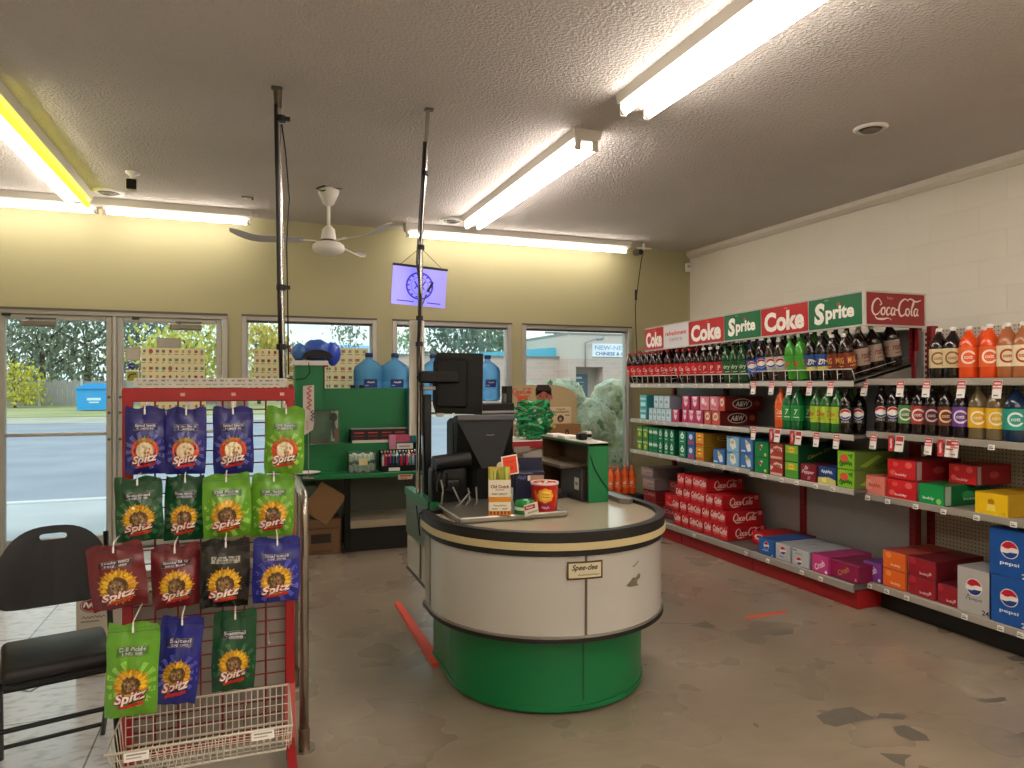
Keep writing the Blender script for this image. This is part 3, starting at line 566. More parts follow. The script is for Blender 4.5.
# sacks outside the last window
def m_sack(N, L, b, tc):
    n = N.new('ShaderNodeTexNoise'); n.inputs['Scale'].default_value = 9; n.inputs['Detail'].default_value = 2; L.new(tc.outputs['Object'], n.inputs['Vector'])
    r = _ramp(N, [(.36, '#9fb488'), (.45, '#eef0e4'), (.54, '#cdd6b4'), (.6, '#e9e2bc'), (.68, '#f4f4ec')]); L.new(n.outputs['Fac'], r.inputs[0]); L.new(r.outputs[0], b.inputs['Base Color']); b.inputs['Roughness'].default_value = .3
    bp = N.new('ShaderNodeBump'); bp.inputs['Strength'].default_value = .8; bp.inputs['Distance'].default_value = .05; L.new(n.outputs['Fac'], bp.inputs['Height']); L.new(bp.outputs['Normal'], b.inputs['Normal'])
M_SACK = node_mat('clear_sack', m_sack)
rnd = random.Random(5); q = 0
for (x, z, r) in [(3.15, .55, .36), (3.75, .5, .38), (4.3, .55, .36), (3.4, .98, .34), (4.0, 1.0, .36), (2.85, .95, .3), (3.05, 1.28, .26), (3.62, 1.3, .27), (4.28, 1.28, .3), (3.3, .2, .33), (4.05, .18, .33)]:
    bm = bmesh.new(); bmesh.ops.create_icosphere(bm, subdivisions=4, radius=1)
    vs = []
    for v in bm.verts:
        c = v.co.copy(); k = 1+.16*noise.noise(c*2.2+Vector((q*3, 1, 2)))+.1*noise.noise(c*6+Vector((q, 5, 2)))+.06*noise.noise(c*11+Vector((q, 1, 7)))
        vs.append(Vector((c.x*r*k*1.05, c.y*r*k*.75, c.z*r*k*.95)))
    bm.verts.index_update(); fs = [[v.index for v in f.verts] for f in bm.faces]; bm.free()
    g = MB(); g.add(vs, fs, M_SACK, None, True)
    for k in range(16):
        p = Vector((rnd.uniform(-.5, .5)*r*1.2, rnd.uniform(-.25, .25)*r, rnd.uniform(-.55, .55)*r)); g.cyl(p, p+Vector((rnd.uniform(-.1, .1), 0, rnd.uniform(.05, .12))), .035, mat(rnd.choice(['#cfd8cf', '#8fb07a', '#d9d2a0', '#c7cfd6', '#d8dcd2']), .4), n=8)
    o = g.build('bottle_sack', loc=(x, 7.75+.1*(q % 2), z), local=True)
    tag(o, 'pale clear sack of empties, %s in the heap outside the right window' % ORD[q], 'sack', 'clear sacks outside the window'); q += 1
# ------------------------------------------------------------------ printed cartons
W_ = ink('#f1ede6'); R_ = ink('#d3121d'); DR = ink('#7d0f18'); K_ = ink('#141314')
def art(mb, T, w, h, ops, z0=.0006):
    z = z0
    for o in ops:
        k = o[0]
        if k == 'r': mb.rect(o[1]*w, o[2]*h, o[3]*w, o[4]*h, ink(o[5]), T, z)
        elif k == 'e': mb.ell(o[1]*w, o[2]*h, o[3]*w, o[4]*h, ink(o[5]), T, z, 16, r_in=o[6] if len(o) > 6 else 0)
        elif k == 'p': mb.flat([(x*w, y*h) for x, y in o[1]], ink(o[2]), T, z)
        elif k == 't':
            q = o[7] if len(o) > 7 else {}
            mb.text(o[1], o[2]*w, o[3]*h, o[4]*h, ink(o[6]), T, w=o[5]*w if o[5] else None, z=z, **q)
        elif k == 'w': mb.scrawl(o[1]*w, o[2]*h, o[3]*w, o[4]*h, ink(o[5]), T, z)
        elif k == 's': mb.stroke([(x*w, y*h)+tuple(r) for x, y, *r in o[1]], o[2]*h, ink(o[3]), T, z)
        elif k == 'globe':   # round three-band emblem
            cx, cy, r = o[1]*w, o[2]*h, o[3]*h
            mb.ell(cx, cy, r*1.1, r*1.1, W_, T, z, 24)
            def seg(f): return [(cx+r*cos(a), cy+r*sin(a)) for a in f]
            A = [PI*(.06+.92*k/12) for k in range(13)]
            mb.fan(seg(A), ink('#c8102e'), T, z+.0003); B = [PI*(1.12+.8*k/12) for k in range(13)]
            mb.fan(seg(B), ink('#1b3f94'), T, z+.0003)
            mb.stroke([(cx-r, cy-r*.05, 1.3), (cx-r*.3, cy-r*.2, .9), (cx+r*.3, cy+r*.1, .7), (cx+r*.96, cy+r*.2, .2)], r*.55, W_, T, z+.0006)
        z += .0003
SCRIPT = [ # flowing two-word soft-drink script, em box ~ 3.6 x 1
  [(.62,.86,.5),(.4,.98,.8),(.12,.75,1.2),(.06,.35,1.3),(.25,.08,1),(.5,.12,.7),(.66,.3,.4)],
  [(.62,.86,.4),(.72,.7,.8),(.6,.62,.5)],
  [(.95,.5,.7),(.76,.4,1.1),(.76,.14,1.1),(.95,.1,.8),(1.02,.32,.9),(.92,.5,.6),(1.08,.46,.3)],
  [(1.4,.44,.6),(1.24,.5,.8),(1.13,.28,1.2),(1.22,.08,1),(1.42,.18,.4)],
  [(1.72,.46,.6),(1.55,.48,.9),(1.48,.2,1.2),(1.6,.08,.9),(1.73,.3,.6),(1.76,.48,.7),(1.72,.14,1.1),(1.84,.12,.4)],
  [(1.8,.36,.8),(1.98,.4,.8)],
  [(2.72,.9,.5),(2.45,1.02,.8),(2.12,.78,1.2),(2.05,.36,1.3),(2.22,.06,1.1),(2.48,.14,.7),(2.62,.34,.4)],
  [(2.62,.95,.4),(2.9,1.04,.9),(3.3,.9,1),(3.7,1.0,.4)],
  [(2.78,.5,.7),(2.6,.4,1.1),(2.62,.14,1.1),(2.8,.1,.8),(2.86,.32,.9),(2.76,.5,.6)],
  [(2.94,.3,.4),(3.16,.76,.8),(3.12,.92,.6),(3.02,.5,1.1),(3.04,.14,1.1),(3.16,.12,.4)],
  [(3.46,.46,.6),(3.29,.48,.9),(3.22,.2,1.2),(3.34,.08,.9),(3.47,.3,.6),(3.5,.48,.7),(3.46,.14,1.1),(3.62,.14,.4)],
  [(.28,.04,.3),(.45,-.14,.9),(.9,-.16,1.2),(1.3,-.1,.5),(1.55,-.2,.3)]]
def script(mb, T, cx, cy, w, m, z=.001, lw=.1):
    k = w/3.7
    for st in SCRIPT: mb.stroke([((p[0]+.12*p[1]-1.85)*k+cx, (p[1]-.42)*k+cy, p[2]) for p in st], lw*k, m, T, z)
B2 = dict(bold=.02); BI = dict(bold=.02, shear=.25)
def can_logo(t, c='#f1ede6'): return [('t', t, .5, .68, .3, .8, c, B2), ('e', .5, .3, .1, .1, c)]
COKE_E = [('t', 'Coke', .5, .66, .4, .82, '#f4efe9', BI), ('r', .1, .4, .9, .44, '#f4efe9'), ('w', .5, .3, .6, .09, '#f0a8a8')]
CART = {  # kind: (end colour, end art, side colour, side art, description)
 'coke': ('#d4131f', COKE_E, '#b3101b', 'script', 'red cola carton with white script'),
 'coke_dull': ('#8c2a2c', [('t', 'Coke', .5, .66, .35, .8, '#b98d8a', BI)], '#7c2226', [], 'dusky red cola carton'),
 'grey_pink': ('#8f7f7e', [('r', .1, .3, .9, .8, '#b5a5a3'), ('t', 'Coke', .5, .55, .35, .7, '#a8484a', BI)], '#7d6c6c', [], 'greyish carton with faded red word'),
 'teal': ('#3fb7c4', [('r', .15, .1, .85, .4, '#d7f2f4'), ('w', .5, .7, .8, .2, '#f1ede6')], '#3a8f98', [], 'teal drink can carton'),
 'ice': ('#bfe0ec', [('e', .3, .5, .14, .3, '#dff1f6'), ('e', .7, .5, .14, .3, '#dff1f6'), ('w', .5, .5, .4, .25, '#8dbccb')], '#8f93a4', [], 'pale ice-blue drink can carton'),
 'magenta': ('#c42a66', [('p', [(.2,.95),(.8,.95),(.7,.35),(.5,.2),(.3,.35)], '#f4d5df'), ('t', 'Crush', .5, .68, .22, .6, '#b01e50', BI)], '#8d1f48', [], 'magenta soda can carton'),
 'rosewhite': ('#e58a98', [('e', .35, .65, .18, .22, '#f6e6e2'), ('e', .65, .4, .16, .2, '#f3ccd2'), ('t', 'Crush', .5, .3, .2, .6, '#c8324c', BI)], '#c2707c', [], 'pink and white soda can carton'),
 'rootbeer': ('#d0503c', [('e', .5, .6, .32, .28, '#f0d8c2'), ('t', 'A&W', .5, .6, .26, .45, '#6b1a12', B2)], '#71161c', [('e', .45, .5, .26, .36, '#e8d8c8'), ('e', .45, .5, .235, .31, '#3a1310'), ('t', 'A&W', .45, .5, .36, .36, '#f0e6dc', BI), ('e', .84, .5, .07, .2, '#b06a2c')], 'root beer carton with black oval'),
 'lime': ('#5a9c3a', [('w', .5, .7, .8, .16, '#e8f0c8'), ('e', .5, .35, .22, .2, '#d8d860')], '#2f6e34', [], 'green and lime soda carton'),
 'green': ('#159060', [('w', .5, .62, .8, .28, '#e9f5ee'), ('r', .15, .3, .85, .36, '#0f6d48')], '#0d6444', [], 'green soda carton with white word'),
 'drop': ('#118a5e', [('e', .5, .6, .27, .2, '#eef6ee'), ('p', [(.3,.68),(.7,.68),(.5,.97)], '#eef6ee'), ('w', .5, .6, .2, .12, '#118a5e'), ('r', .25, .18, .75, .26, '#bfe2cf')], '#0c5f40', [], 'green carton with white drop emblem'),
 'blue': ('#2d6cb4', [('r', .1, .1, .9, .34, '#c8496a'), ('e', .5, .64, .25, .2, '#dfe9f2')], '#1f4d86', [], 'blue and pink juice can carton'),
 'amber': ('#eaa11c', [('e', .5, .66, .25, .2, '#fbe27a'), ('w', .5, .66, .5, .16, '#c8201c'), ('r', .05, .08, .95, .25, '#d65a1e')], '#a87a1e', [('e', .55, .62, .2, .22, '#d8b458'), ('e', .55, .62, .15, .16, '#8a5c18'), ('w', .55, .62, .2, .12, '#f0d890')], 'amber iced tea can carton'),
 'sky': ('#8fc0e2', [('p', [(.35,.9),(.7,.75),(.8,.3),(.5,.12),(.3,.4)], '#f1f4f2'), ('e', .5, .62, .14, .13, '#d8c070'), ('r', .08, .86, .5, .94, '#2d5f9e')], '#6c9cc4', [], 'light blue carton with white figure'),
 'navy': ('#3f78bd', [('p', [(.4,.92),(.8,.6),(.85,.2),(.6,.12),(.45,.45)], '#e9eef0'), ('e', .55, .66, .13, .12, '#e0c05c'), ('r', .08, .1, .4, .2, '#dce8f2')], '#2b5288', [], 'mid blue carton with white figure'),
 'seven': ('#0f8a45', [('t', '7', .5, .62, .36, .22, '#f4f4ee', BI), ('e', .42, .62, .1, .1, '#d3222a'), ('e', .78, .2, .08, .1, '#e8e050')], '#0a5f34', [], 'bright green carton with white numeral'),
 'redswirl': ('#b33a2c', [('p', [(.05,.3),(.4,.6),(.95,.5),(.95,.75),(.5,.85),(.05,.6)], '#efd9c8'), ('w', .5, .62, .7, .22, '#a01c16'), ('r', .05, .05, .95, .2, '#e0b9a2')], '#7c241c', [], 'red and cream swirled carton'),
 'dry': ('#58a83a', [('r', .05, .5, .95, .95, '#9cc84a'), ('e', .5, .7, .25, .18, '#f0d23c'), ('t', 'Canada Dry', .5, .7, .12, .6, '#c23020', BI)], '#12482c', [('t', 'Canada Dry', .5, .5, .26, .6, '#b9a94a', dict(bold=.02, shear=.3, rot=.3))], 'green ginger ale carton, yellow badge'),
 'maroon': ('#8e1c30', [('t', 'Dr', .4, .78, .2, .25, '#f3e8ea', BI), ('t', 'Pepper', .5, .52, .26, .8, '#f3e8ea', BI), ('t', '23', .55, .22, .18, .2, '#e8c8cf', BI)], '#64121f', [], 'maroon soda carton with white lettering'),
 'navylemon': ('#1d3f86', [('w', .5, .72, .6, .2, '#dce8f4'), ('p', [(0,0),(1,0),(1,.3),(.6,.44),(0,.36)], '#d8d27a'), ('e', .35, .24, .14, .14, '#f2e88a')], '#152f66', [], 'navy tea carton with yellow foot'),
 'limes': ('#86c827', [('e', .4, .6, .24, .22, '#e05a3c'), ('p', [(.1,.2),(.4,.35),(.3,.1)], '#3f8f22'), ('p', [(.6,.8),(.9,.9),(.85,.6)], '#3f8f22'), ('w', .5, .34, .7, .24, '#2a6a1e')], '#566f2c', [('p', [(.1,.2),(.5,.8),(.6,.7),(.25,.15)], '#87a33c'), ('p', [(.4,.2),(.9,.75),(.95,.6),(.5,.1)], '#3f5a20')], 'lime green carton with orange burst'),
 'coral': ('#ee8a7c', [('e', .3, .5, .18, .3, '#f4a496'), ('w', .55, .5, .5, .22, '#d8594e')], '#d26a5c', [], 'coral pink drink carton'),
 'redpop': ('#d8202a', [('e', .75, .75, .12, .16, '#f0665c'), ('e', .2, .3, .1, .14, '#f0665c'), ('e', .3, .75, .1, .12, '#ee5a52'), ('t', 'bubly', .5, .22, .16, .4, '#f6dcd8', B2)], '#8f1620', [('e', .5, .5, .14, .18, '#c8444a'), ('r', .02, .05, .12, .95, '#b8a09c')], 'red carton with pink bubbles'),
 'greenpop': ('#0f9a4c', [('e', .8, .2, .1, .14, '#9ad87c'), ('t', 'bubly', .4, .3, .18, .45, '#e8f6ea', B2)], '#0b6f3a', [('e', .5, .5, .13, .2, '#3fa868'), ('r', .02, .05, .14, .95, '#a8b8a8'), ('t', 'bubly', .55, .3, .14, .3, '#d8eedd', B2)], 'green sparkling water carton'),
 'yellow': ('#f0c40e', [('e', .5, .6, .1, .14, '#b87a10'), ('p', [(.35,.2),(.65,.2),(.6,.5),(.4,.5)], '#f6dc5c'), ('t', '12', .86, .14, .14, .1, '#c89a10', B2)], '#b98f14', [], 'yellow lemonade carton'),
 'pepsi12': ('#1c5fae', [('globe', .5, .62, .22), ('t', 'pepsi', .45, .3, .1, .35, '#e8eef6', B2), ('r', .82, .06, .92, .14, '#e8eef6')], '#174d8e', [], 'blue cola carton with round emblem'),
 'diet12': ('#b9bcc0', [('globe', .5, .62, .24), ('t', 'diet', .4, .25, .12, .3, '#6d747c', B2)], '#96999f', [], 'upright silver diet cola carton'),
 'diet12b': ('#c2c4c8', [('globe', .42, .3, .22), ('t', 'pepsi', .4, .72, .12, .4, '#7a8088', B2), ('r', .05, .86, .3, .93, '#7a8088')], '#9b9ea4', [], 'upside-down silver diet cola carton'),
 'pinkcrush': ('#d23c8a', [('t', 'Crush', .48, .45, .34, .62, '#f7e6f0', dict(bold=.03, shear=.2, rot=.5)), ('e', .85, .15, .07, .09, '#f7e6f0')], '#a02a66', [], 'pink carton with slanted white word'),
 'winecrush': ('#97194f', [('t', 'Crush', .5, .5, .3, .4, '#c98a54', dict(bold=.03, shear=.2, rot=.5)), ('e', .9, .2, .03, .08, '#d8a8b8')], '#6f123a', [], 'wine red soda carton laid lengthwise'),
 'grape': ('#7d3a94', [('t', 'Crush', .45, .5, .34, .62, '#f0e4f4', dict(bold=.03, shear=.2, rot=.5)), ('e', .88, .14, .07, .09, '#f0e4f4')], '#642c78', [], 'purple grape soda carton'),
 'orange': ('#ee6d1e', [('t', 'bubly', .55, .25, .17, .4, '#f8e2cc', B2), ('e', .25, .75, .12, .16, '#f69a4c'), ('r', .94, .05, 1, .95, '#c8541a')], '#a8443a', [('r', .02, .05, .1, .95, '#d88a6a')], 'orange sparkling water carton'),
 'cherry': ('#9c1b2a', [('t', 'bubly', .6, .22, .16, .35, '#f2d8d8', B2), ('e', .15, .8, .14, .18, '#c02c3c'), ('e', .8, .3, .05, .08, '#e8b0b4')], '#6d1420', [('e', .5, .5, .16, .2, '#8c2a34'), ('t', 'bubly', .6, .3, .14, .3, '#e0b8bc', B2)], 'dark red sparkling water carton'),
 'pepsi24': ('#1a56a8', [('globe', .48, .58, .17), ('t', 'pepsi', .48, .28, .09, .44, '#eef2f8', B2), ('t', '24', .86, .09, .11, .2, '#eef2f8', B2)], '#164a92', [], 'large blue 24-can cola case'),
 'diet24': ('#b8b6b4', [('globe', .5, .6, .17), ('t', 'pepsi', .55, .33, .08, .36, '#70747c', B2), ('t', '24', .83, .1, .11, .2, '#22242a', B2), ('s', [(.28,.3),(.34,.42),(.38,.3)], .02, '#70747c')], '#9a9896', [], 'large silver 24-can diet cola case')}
CM = {}
def carton_mesh(kind, d):
    k = (kind, d)
    if k in CM: return CM[k]
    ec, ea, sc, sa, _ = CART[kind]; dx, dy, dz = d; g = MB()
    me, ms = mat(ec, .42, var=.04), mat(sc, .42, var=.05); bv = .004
    x, y = dx/2, dy/2
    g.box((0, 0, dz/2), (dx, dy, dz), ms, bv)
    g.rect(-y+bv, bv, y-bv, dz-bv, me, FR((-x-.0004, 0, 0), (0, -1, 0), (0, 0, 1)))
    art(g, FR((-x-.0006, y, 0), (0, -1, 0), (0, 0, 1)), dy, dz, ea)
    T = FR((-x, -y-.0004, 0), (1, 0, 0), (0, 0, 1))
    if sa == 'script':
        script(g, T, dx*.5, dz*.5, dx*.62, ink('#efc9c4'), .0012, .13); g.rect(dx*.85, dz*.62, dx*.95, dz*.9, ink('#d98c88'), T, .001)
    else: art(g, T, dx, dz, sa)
    # glued flap seams on the top
    g.rect(-x+.01, -.0012, x-.01, .0012, mat(sc, .6, var=.0), TR(0, 0, dz+.0004))
    CM[k] = g; return g
CC12 = (.4, .128, .12)
def carton(kind, x, y, z, where, d=CC12, group='drink cartons on the shelves', rz=0):
    """x: the front face, y: middle, z: underside"""
    key = (kind, d, 'me')
    if key not in CM:
        o = carton_mesh(kind, d).build('drink_carton', local=True); CM[key] = o.data
    else:
        o = D.objects.new('drink_carton', CM[key]); COL.objects.link(o)
    o.location = (x+d[0]/2, y, z); o.rotation_euler = (0, 0, rz)
    return tag(o, CART[kind][4] + ', ' + where, 'drink carton', group)
# ------------------------------------------------------------------ bottles
def bmat(h): return mat(h, .12, var=0, coat=.3)
BOT = { # liquid, cap, label colour, label text, text colour, description
 'coke': ('#2a100c', '#b3151c', '#cf1a20', 'Coke', '#f4e6e2', 'red-labelled cola bottle'),
 'dcoke': ('#22100c', '#e4e2dc', '#c8242a', 'P', '#f0dfd8', 'white-capped red-labelled cola bottle'),
 'ale': ('#1c4a24', '#1e3f22', '#1f5a2c', 'dry', '#d8e6c8', 'dark green ginger ale bottle'),
 'pepsi': ('#26120c', '#1b2e6c', '#1f4fae', 'globe', '#f0f0f4', 'blue-labelled cola bottle'),
 'dpepsi': ('#3a2a22', '#c9c9c8', '#b4b2ae', 'globe', '#c2182c', 'silver-labelled cola bottle'),
 'dew': ('#3f9a28', '#2b7d2c', '#3fa63a', 'Dew', '#e8482c', 'bright green soda bottle'),
 'dark': ('#1a1412', '#22252e', '#2a4f9a', 'Dr', '#e8e0b8', 'dark blue-and-yellow-labelled soda bottle'),
 'mug': ('#24130d', '#e9e4dc', '#7c3320', 'MUG', '#f0a858', 'orange-brown-labelled root beer bottle'),
 'barq': ('#24130d', '#dcd6cc', '#a58f80', 'root', '#6d2a22', 'tan-labelled root beer bottle'),
 'ocrush': ('#e2571a', '#e86a20', '#e8611e', 'Crush', '#f8dcc0', 'slim orange soda bottle'),
 'seven': ('#0f6a36', '#0d5a30', '#12913f', '7', '#f4f4e8', 'green-labelled lemon-lime bottle'),
 'lime': ('#2c6a2c', '#2e6a30', '#a8c832', 'Dew', '#c8502c', 'lime-yellow-labelled green bottle'),
 'max': ('#140c0a', '#171516', '#161214', 'globe', '#c8404c', 'black-labelled cola bottle'),
 'cgreen': ('#1d140f', '#3a3a38', '#4d8a50', 'C', '#f0ece0', 'green-labelled dark soda bottle'),
 'cred': ('#1d100e', '#5a5450', '#a8302c', 'C', '#f0e4dc', 'red-labelled dark soda bottle'),
 'cmaroon': ('#1d100e', '#3c3836', '#4c1a20', 'C', '#d8b8c0', 'maroon-labelled dark soda bottle'),
 'cbrown': ('#1d100e', '#4a4440', '#6a3020', 'C', '#f0c8a0', 'brown-labelled dark soda bottle'),
 'cpurple': ('#1c0f1c', '#4a4440', '#6a3f98', 'C', '#f0e6f4', 'purple-labelled dark soda bottle'),
 'cyellow': ('#6f5f42', '#6a6252', '#eab41e', 'C', '#f6ecc8', 'yellow-labelled soda bottle'),
 'cteal': ('#142a48', '#20304a', '#1fa08c', 'C', '#e4f2ee', 'large teal-labelled navy soda bottle'),
 'ccream': ('#1c0f0c', '#ece8e0', '#d8c49a', 'C', '#8a5a28', 'cream-labelled dark cola bottle'),
 'corange': ('#e8501a', '#ece8e0', '#ee6424', 'C', '#f8e2d0', 'orange-labelled orange soda bottle'),
 'cginger': ('#a8643c', '#ece8e0', '#ecdcb4', 'C', '#b03a22', 'cream-labelled amber soda bottle')}
BM = {}
def bottle_parts(kind, h=.31, r=.054):
    k = (kind, h, r)
    if k in BM: return BM[k]
    lq, cp, lb, tx, tc, _ = BOT[kind]; s = h/.31
    g = MB(); prof = [(r*.55, 0), (r*.92, .004), (r, .016), (r*.97, .06*s), (r*.94, .085*s), (r*.95, .17*s), (r, .18*s), (r*.98, .2*s), (r*.82, .232*s), (r*.5, .262*s), (r*.28, .282*s), (.0135, .287*s), (.0135, .296*s)]
    g.lathe(prof, bmat(lq), 16)
    body = g
    c = MB(); c.lathe([(.0155, .29*s), (.0165, .294*s), (.0165, .308*s), (.014, .311*s), (.0005, .3112*s)], mat(cp, .4, var=0), 12)
    l = MB(); z0, z1 = (.07*s, .185*s); rr = r*1.01+.0006
    l.lathe([(rr, z0), (rr, z1)], mat(lb, .4, var=.03), 32, None, False)
    A = math.radians(213)
    def wp(v):
        a = A+v.x/rr; q = rr+.0016+v.z*2; return (q*cos(a), q*sin(a), v.y)
    zc = (z0+z1)/2; hh = z1-z0
    if tx == 'globe':
        R = hh*.3; l.ell(0, zc+hh*.08, R*1.1, R*1.1, W_, None, 0, 20, wp)
        l.fan([(R*cos(PI*(.08+.9*k/10)), zc+hh*.08+R*sin(PI*(.08+.9*k/10))) for k in range(11)], ink('#c8102e'), None, .0004, wp)
        l.fan([(R*cos(PI*(1.1+.8*k/10)), zc+hh*.08+R*sin(PI*(1.1+.8*k/10))) for k in range(11)], ink('#2447a0'), None, .0004, wp)
        if kind == 'max':
            l.text('max', -.0, zc-hh*.36, hh*.12, ink('#d8d8d8'), None, z=.0004, warp=wp)
    elif tx == 'C':
        m = ink(tc); l.ell(0, zc, hh*.34, hh*.34, m, None, 0, 22, wp, r_in=.72); l.rect(hh*.14, zc-hh*.14, hh*.38, zc+hh*.14, mat(lb, .4, var=.03), None, .0004, wp, 3, 1)
        l.text('cott', 0, zc, hh*.16, m, None, w=hh*.36, z=.0008, bold=.02, warp=wp); l.rect(hh*.52, z0+hh*.06, hh*.78, z1-hh*.06, ink(tc), None, .0003, wp, 3, 1)
        for q in range(4): l.rect(hh*.55, z0+hh*(.14+.2*q), hh*.75, z0+hh*(.22+.2*q), ink('#5a4a40'), None, .0006, wp, 2, 1)
    else:
        m = ink(tc); bi = .02
        for da in (-.62, .62) if tx in ('Coke', 'Dew', 'MUG', 'root') else (0,):
            l.text(tx, da*rr*1.3, zc+hh*.06, hh*.36, m, None, w=min(.06, hh*.55*len(tx)*.4), z=0, bold=bi, shear=.15, warp=wp)
            l.rect(da*rr*1.3-.02, zc-hh*.3, da*rr*1.3+.02, zc-hh*.25, m, None, 0, wp, 3, 1)
        if kind == 'dark':
            l.rect(-.05, z0, .05, z0+hh*.25, ink('#d9c93c'), None, 0, wp, 8, 1); l.stroke([(-.03, zc-.01), (.0, zc+.02), (.03, zc+.0)], .008, W_, None, .0005, warp=wp)
    BM[k] = (body, l, c); return BM[k]
BO = {}
def bottle(kind, x, y, z, where, h=.31, r=.054, ry=0, group='bottles on the drink shelves'):
    k = (kind, h, r); lab = BOT[kind][5] + ', ' + where
    if k not in BO:
        b, l, c = bottle_parts(kind, h, r); t = thing('soda_bottle', lab, 'bottle', (0, 0, 0), group)
        b.build('bottle_body', t, local=True); l.build('paper_label', t, local=True); c.build('cap', t, local=True); BO[k] = t
        t.location = (x, y, z); t.rotation_euler = (0, ry, 0); return t
    return copy_thing(BO[k], (x, y, z), (0, ry, 0), lab)
# ------------------------------------------------------------------ gondola under the header sign
GF, GB = 3.75, 4.3; GY0, GY1 = 3.55, 6.46; SEC = [6.46, 5.58, 4.58, 3.55]
M_RACK = mat('#8a1418', .45, var=.08); M_BACK = mat('#a5a2a2', .5, var=.05); M_SHELF = mat('#6d6862', .5, .3, var=.06); M_LIP = mat('#c6c2bb', .4, .2, var=.05); M_BASE = mat('#96161b', .5, var=.1)
M_TAGW = mat('#eeeae4', .5, var=0); M_TAGR = mat('#c02a34', .5, var=0)
gon = thing('drink_shelving', 'grey-backed drink shelving with red uprights and red base along the right wall', 'store shelving', (GF, (GY0+GY1)/2, 0))
g = MB(); g.b2((GB, GY0, .15), (GB+.025, GY1, 1.88), M_BACK); g.build('back_panel', gon)
for y in SEC:
    g = MB(); g.b2((GB-.03, y-.025, 0), (GB+.03, y+.025, 2.02), M_RACK, .004)
    for q in range(40): g.b2((GB-.031, y-.004, .25+q*.04), (GB-.0295, y+.004, .27+q*.04), K_)
    g.build('upright', gon)
for a_, b_ in zip(SEC, SEC[1:]):
    g = MB(); g.b2((GF+.03, b_+.003, 0), (GB, a_-.003, .12), M_BASE, .004); g.build('kick_base', gon)
    g = MB(); g.b2((GF, b_+.003, .13), (GB, a_-.003, .165), M_SHELF); g.b2((GF-.008, b_+.003, .115), (GF+.012, a_-.003, .168), mat('#a9a29a', .45, .2), .004); g.build('base_deck', gon)
def tags(g_, us, x, z, par, kind='w', lean=0):
    for u in us:
        y = along_x(u, x); k = kind
        t_ = MB(); T = FR((x-.012, y, z), (0, -1, 0), (.15, 0, 1))
        if k == 'w': t_.box((0, 0, 0), (.036, .03, .002), M_TAGW, 0, T); t_.rect(-.014, .002, .006, .006, ink('#8a8680'), T, .0015); t_.rect(-.014, -.008, .012, -.002, ink('#5a5650'), T, .0015)
        elif k == 'p':   # hanging sale ticket, pink over white
            t_.box((0, -.02, 0), (.05, .1, .002), M_TAGW, 0, T); t_.rect(-.024, .0, .024, .028, M_TAGR, T, .0015); t_.rect(-.024, -.018, .024, -.006, ink('#d8868a'), T, .0015); t_.rect(-.018, .008, .018, .018, ink('#f0d0d0'), T, .002); t_.rect(-.018, -.058, .01, -.05, ink('#8a8680'), T, .0015)
        else:            # red flag ticket beside a white one
            T2 = FR((x-.012, y, z), (.6, -1, 0), (0, 0, 1)); t_.box((-.026, -.02, 0), (.03, .1, .002), M_TAGR, 0, T2); t_.box((.03, -.02, 0), (.06, .1, .002), M_TAGW, 0, T); t_.rect(.004, -.004, .056, .026, M_TAGR, T, .0015); t_.rect(.006, -.03, .05, -.02, ink('#c05058'), T, .0015)
            t_.scrawl(-.026, -.02, .06, .012, W_, T2, z=.0016, rot=PI/2)
        t_.build('price_tag', par)
def shelf(par, ya, yb, x0, x1, z, lipm=M_LIP, tilt=0):
    g = MB(); ca, sa = cos(tilt), sin(tilt); T = Matrix(((ca, 0, -sa, x0), (0, 1, 0, 0), (sa, 0, ca, z), (0, 0, 0, 1)))
    g.b2((0, yb+.003, -.018), ((x1-x0)/ca, ya-.003, 0), M_SHELF, 0, T)
    g.b2((-.006, yb+.003, -.03), (.008, ya-.003, .012), lipm, .003)if 0 else g.box((x0, (ya+yb)/2, z-.014), (.014, ya-yb-.006, .04), lipm, .004)
    return g
TILT = .235; M_WIREW = mat('#d8d4cc', .4, .2)
S1 = []; S2 = []; S3 = []
for i, (a_, b_) in enumerate(zip(SEC, SEC[1:])):
    zz = (1.497, 1.497, 1.515)[i]
    g = shelf(gon, a_, b_, GF, GB, zz, M_LIP, TILT)
    if i == 2: g.prism([(GF, zz-.03), (GB, zz-.03), (GB, zz+.13), (GF, zz+.005)], b_+.003, b_+.012, mat('#8f8a84', .5, .3), Matrix(((1,0,0,0),(0,0,1,0),(0,1,0,0),(0,0,0,1))))
    o = g.build('shelf', gon); S1.append(o)
    w = MB(); zf = zz+.085; ya, yb = a_-.02, b_+.02
    w.tube([(GF+.03, ya, zz+.01), (GF-.0, ya, zf), (GF-.0, yb, zf), (GF+.03, yb, zz+.01)], .0045, M_WIREW, 5)
    n = 8
    for q in range(1, n): y = ya+(yb-ya)*q/n; w.tube([(GF, y, zf), (GF+.004, y, zz+.01)], .0034, M_WIREW, 4)
    for q in range(n+1):
        y = ya+(yb-ya)*q/n; w.tube([(GF+.01, y, zz+.05), (GB-.06, y, zz+.05+(GB-.07-GF)*math.tan(TILT))], .0022, M_LIP, 4)
    w.build('wire_fence', o)
    g = shelf(gon, a_, b_, GF, GB, (1.135, 1.14, 1.155)[i], M_LIP); o = g.build('shelf', gon); S2.append(o)
    g = shelf(gon, a_, b_, GF, GB, (.815, .81, .795)[i], M_LIP); o = g.build('shelf', gon); S3.append(o)
for i in range(3):
    us = [u for u in (640, 647, 660, 669, 683, 697, 713, 729, 742) if SEC[i] > along_x(u, GF) > SEC[i+1]]
    tags(None, us, GF, 1.484, S1[i])
tags(None, [755, 773, 791, 811, 832], GF, 1.488, S1[2], 'p')
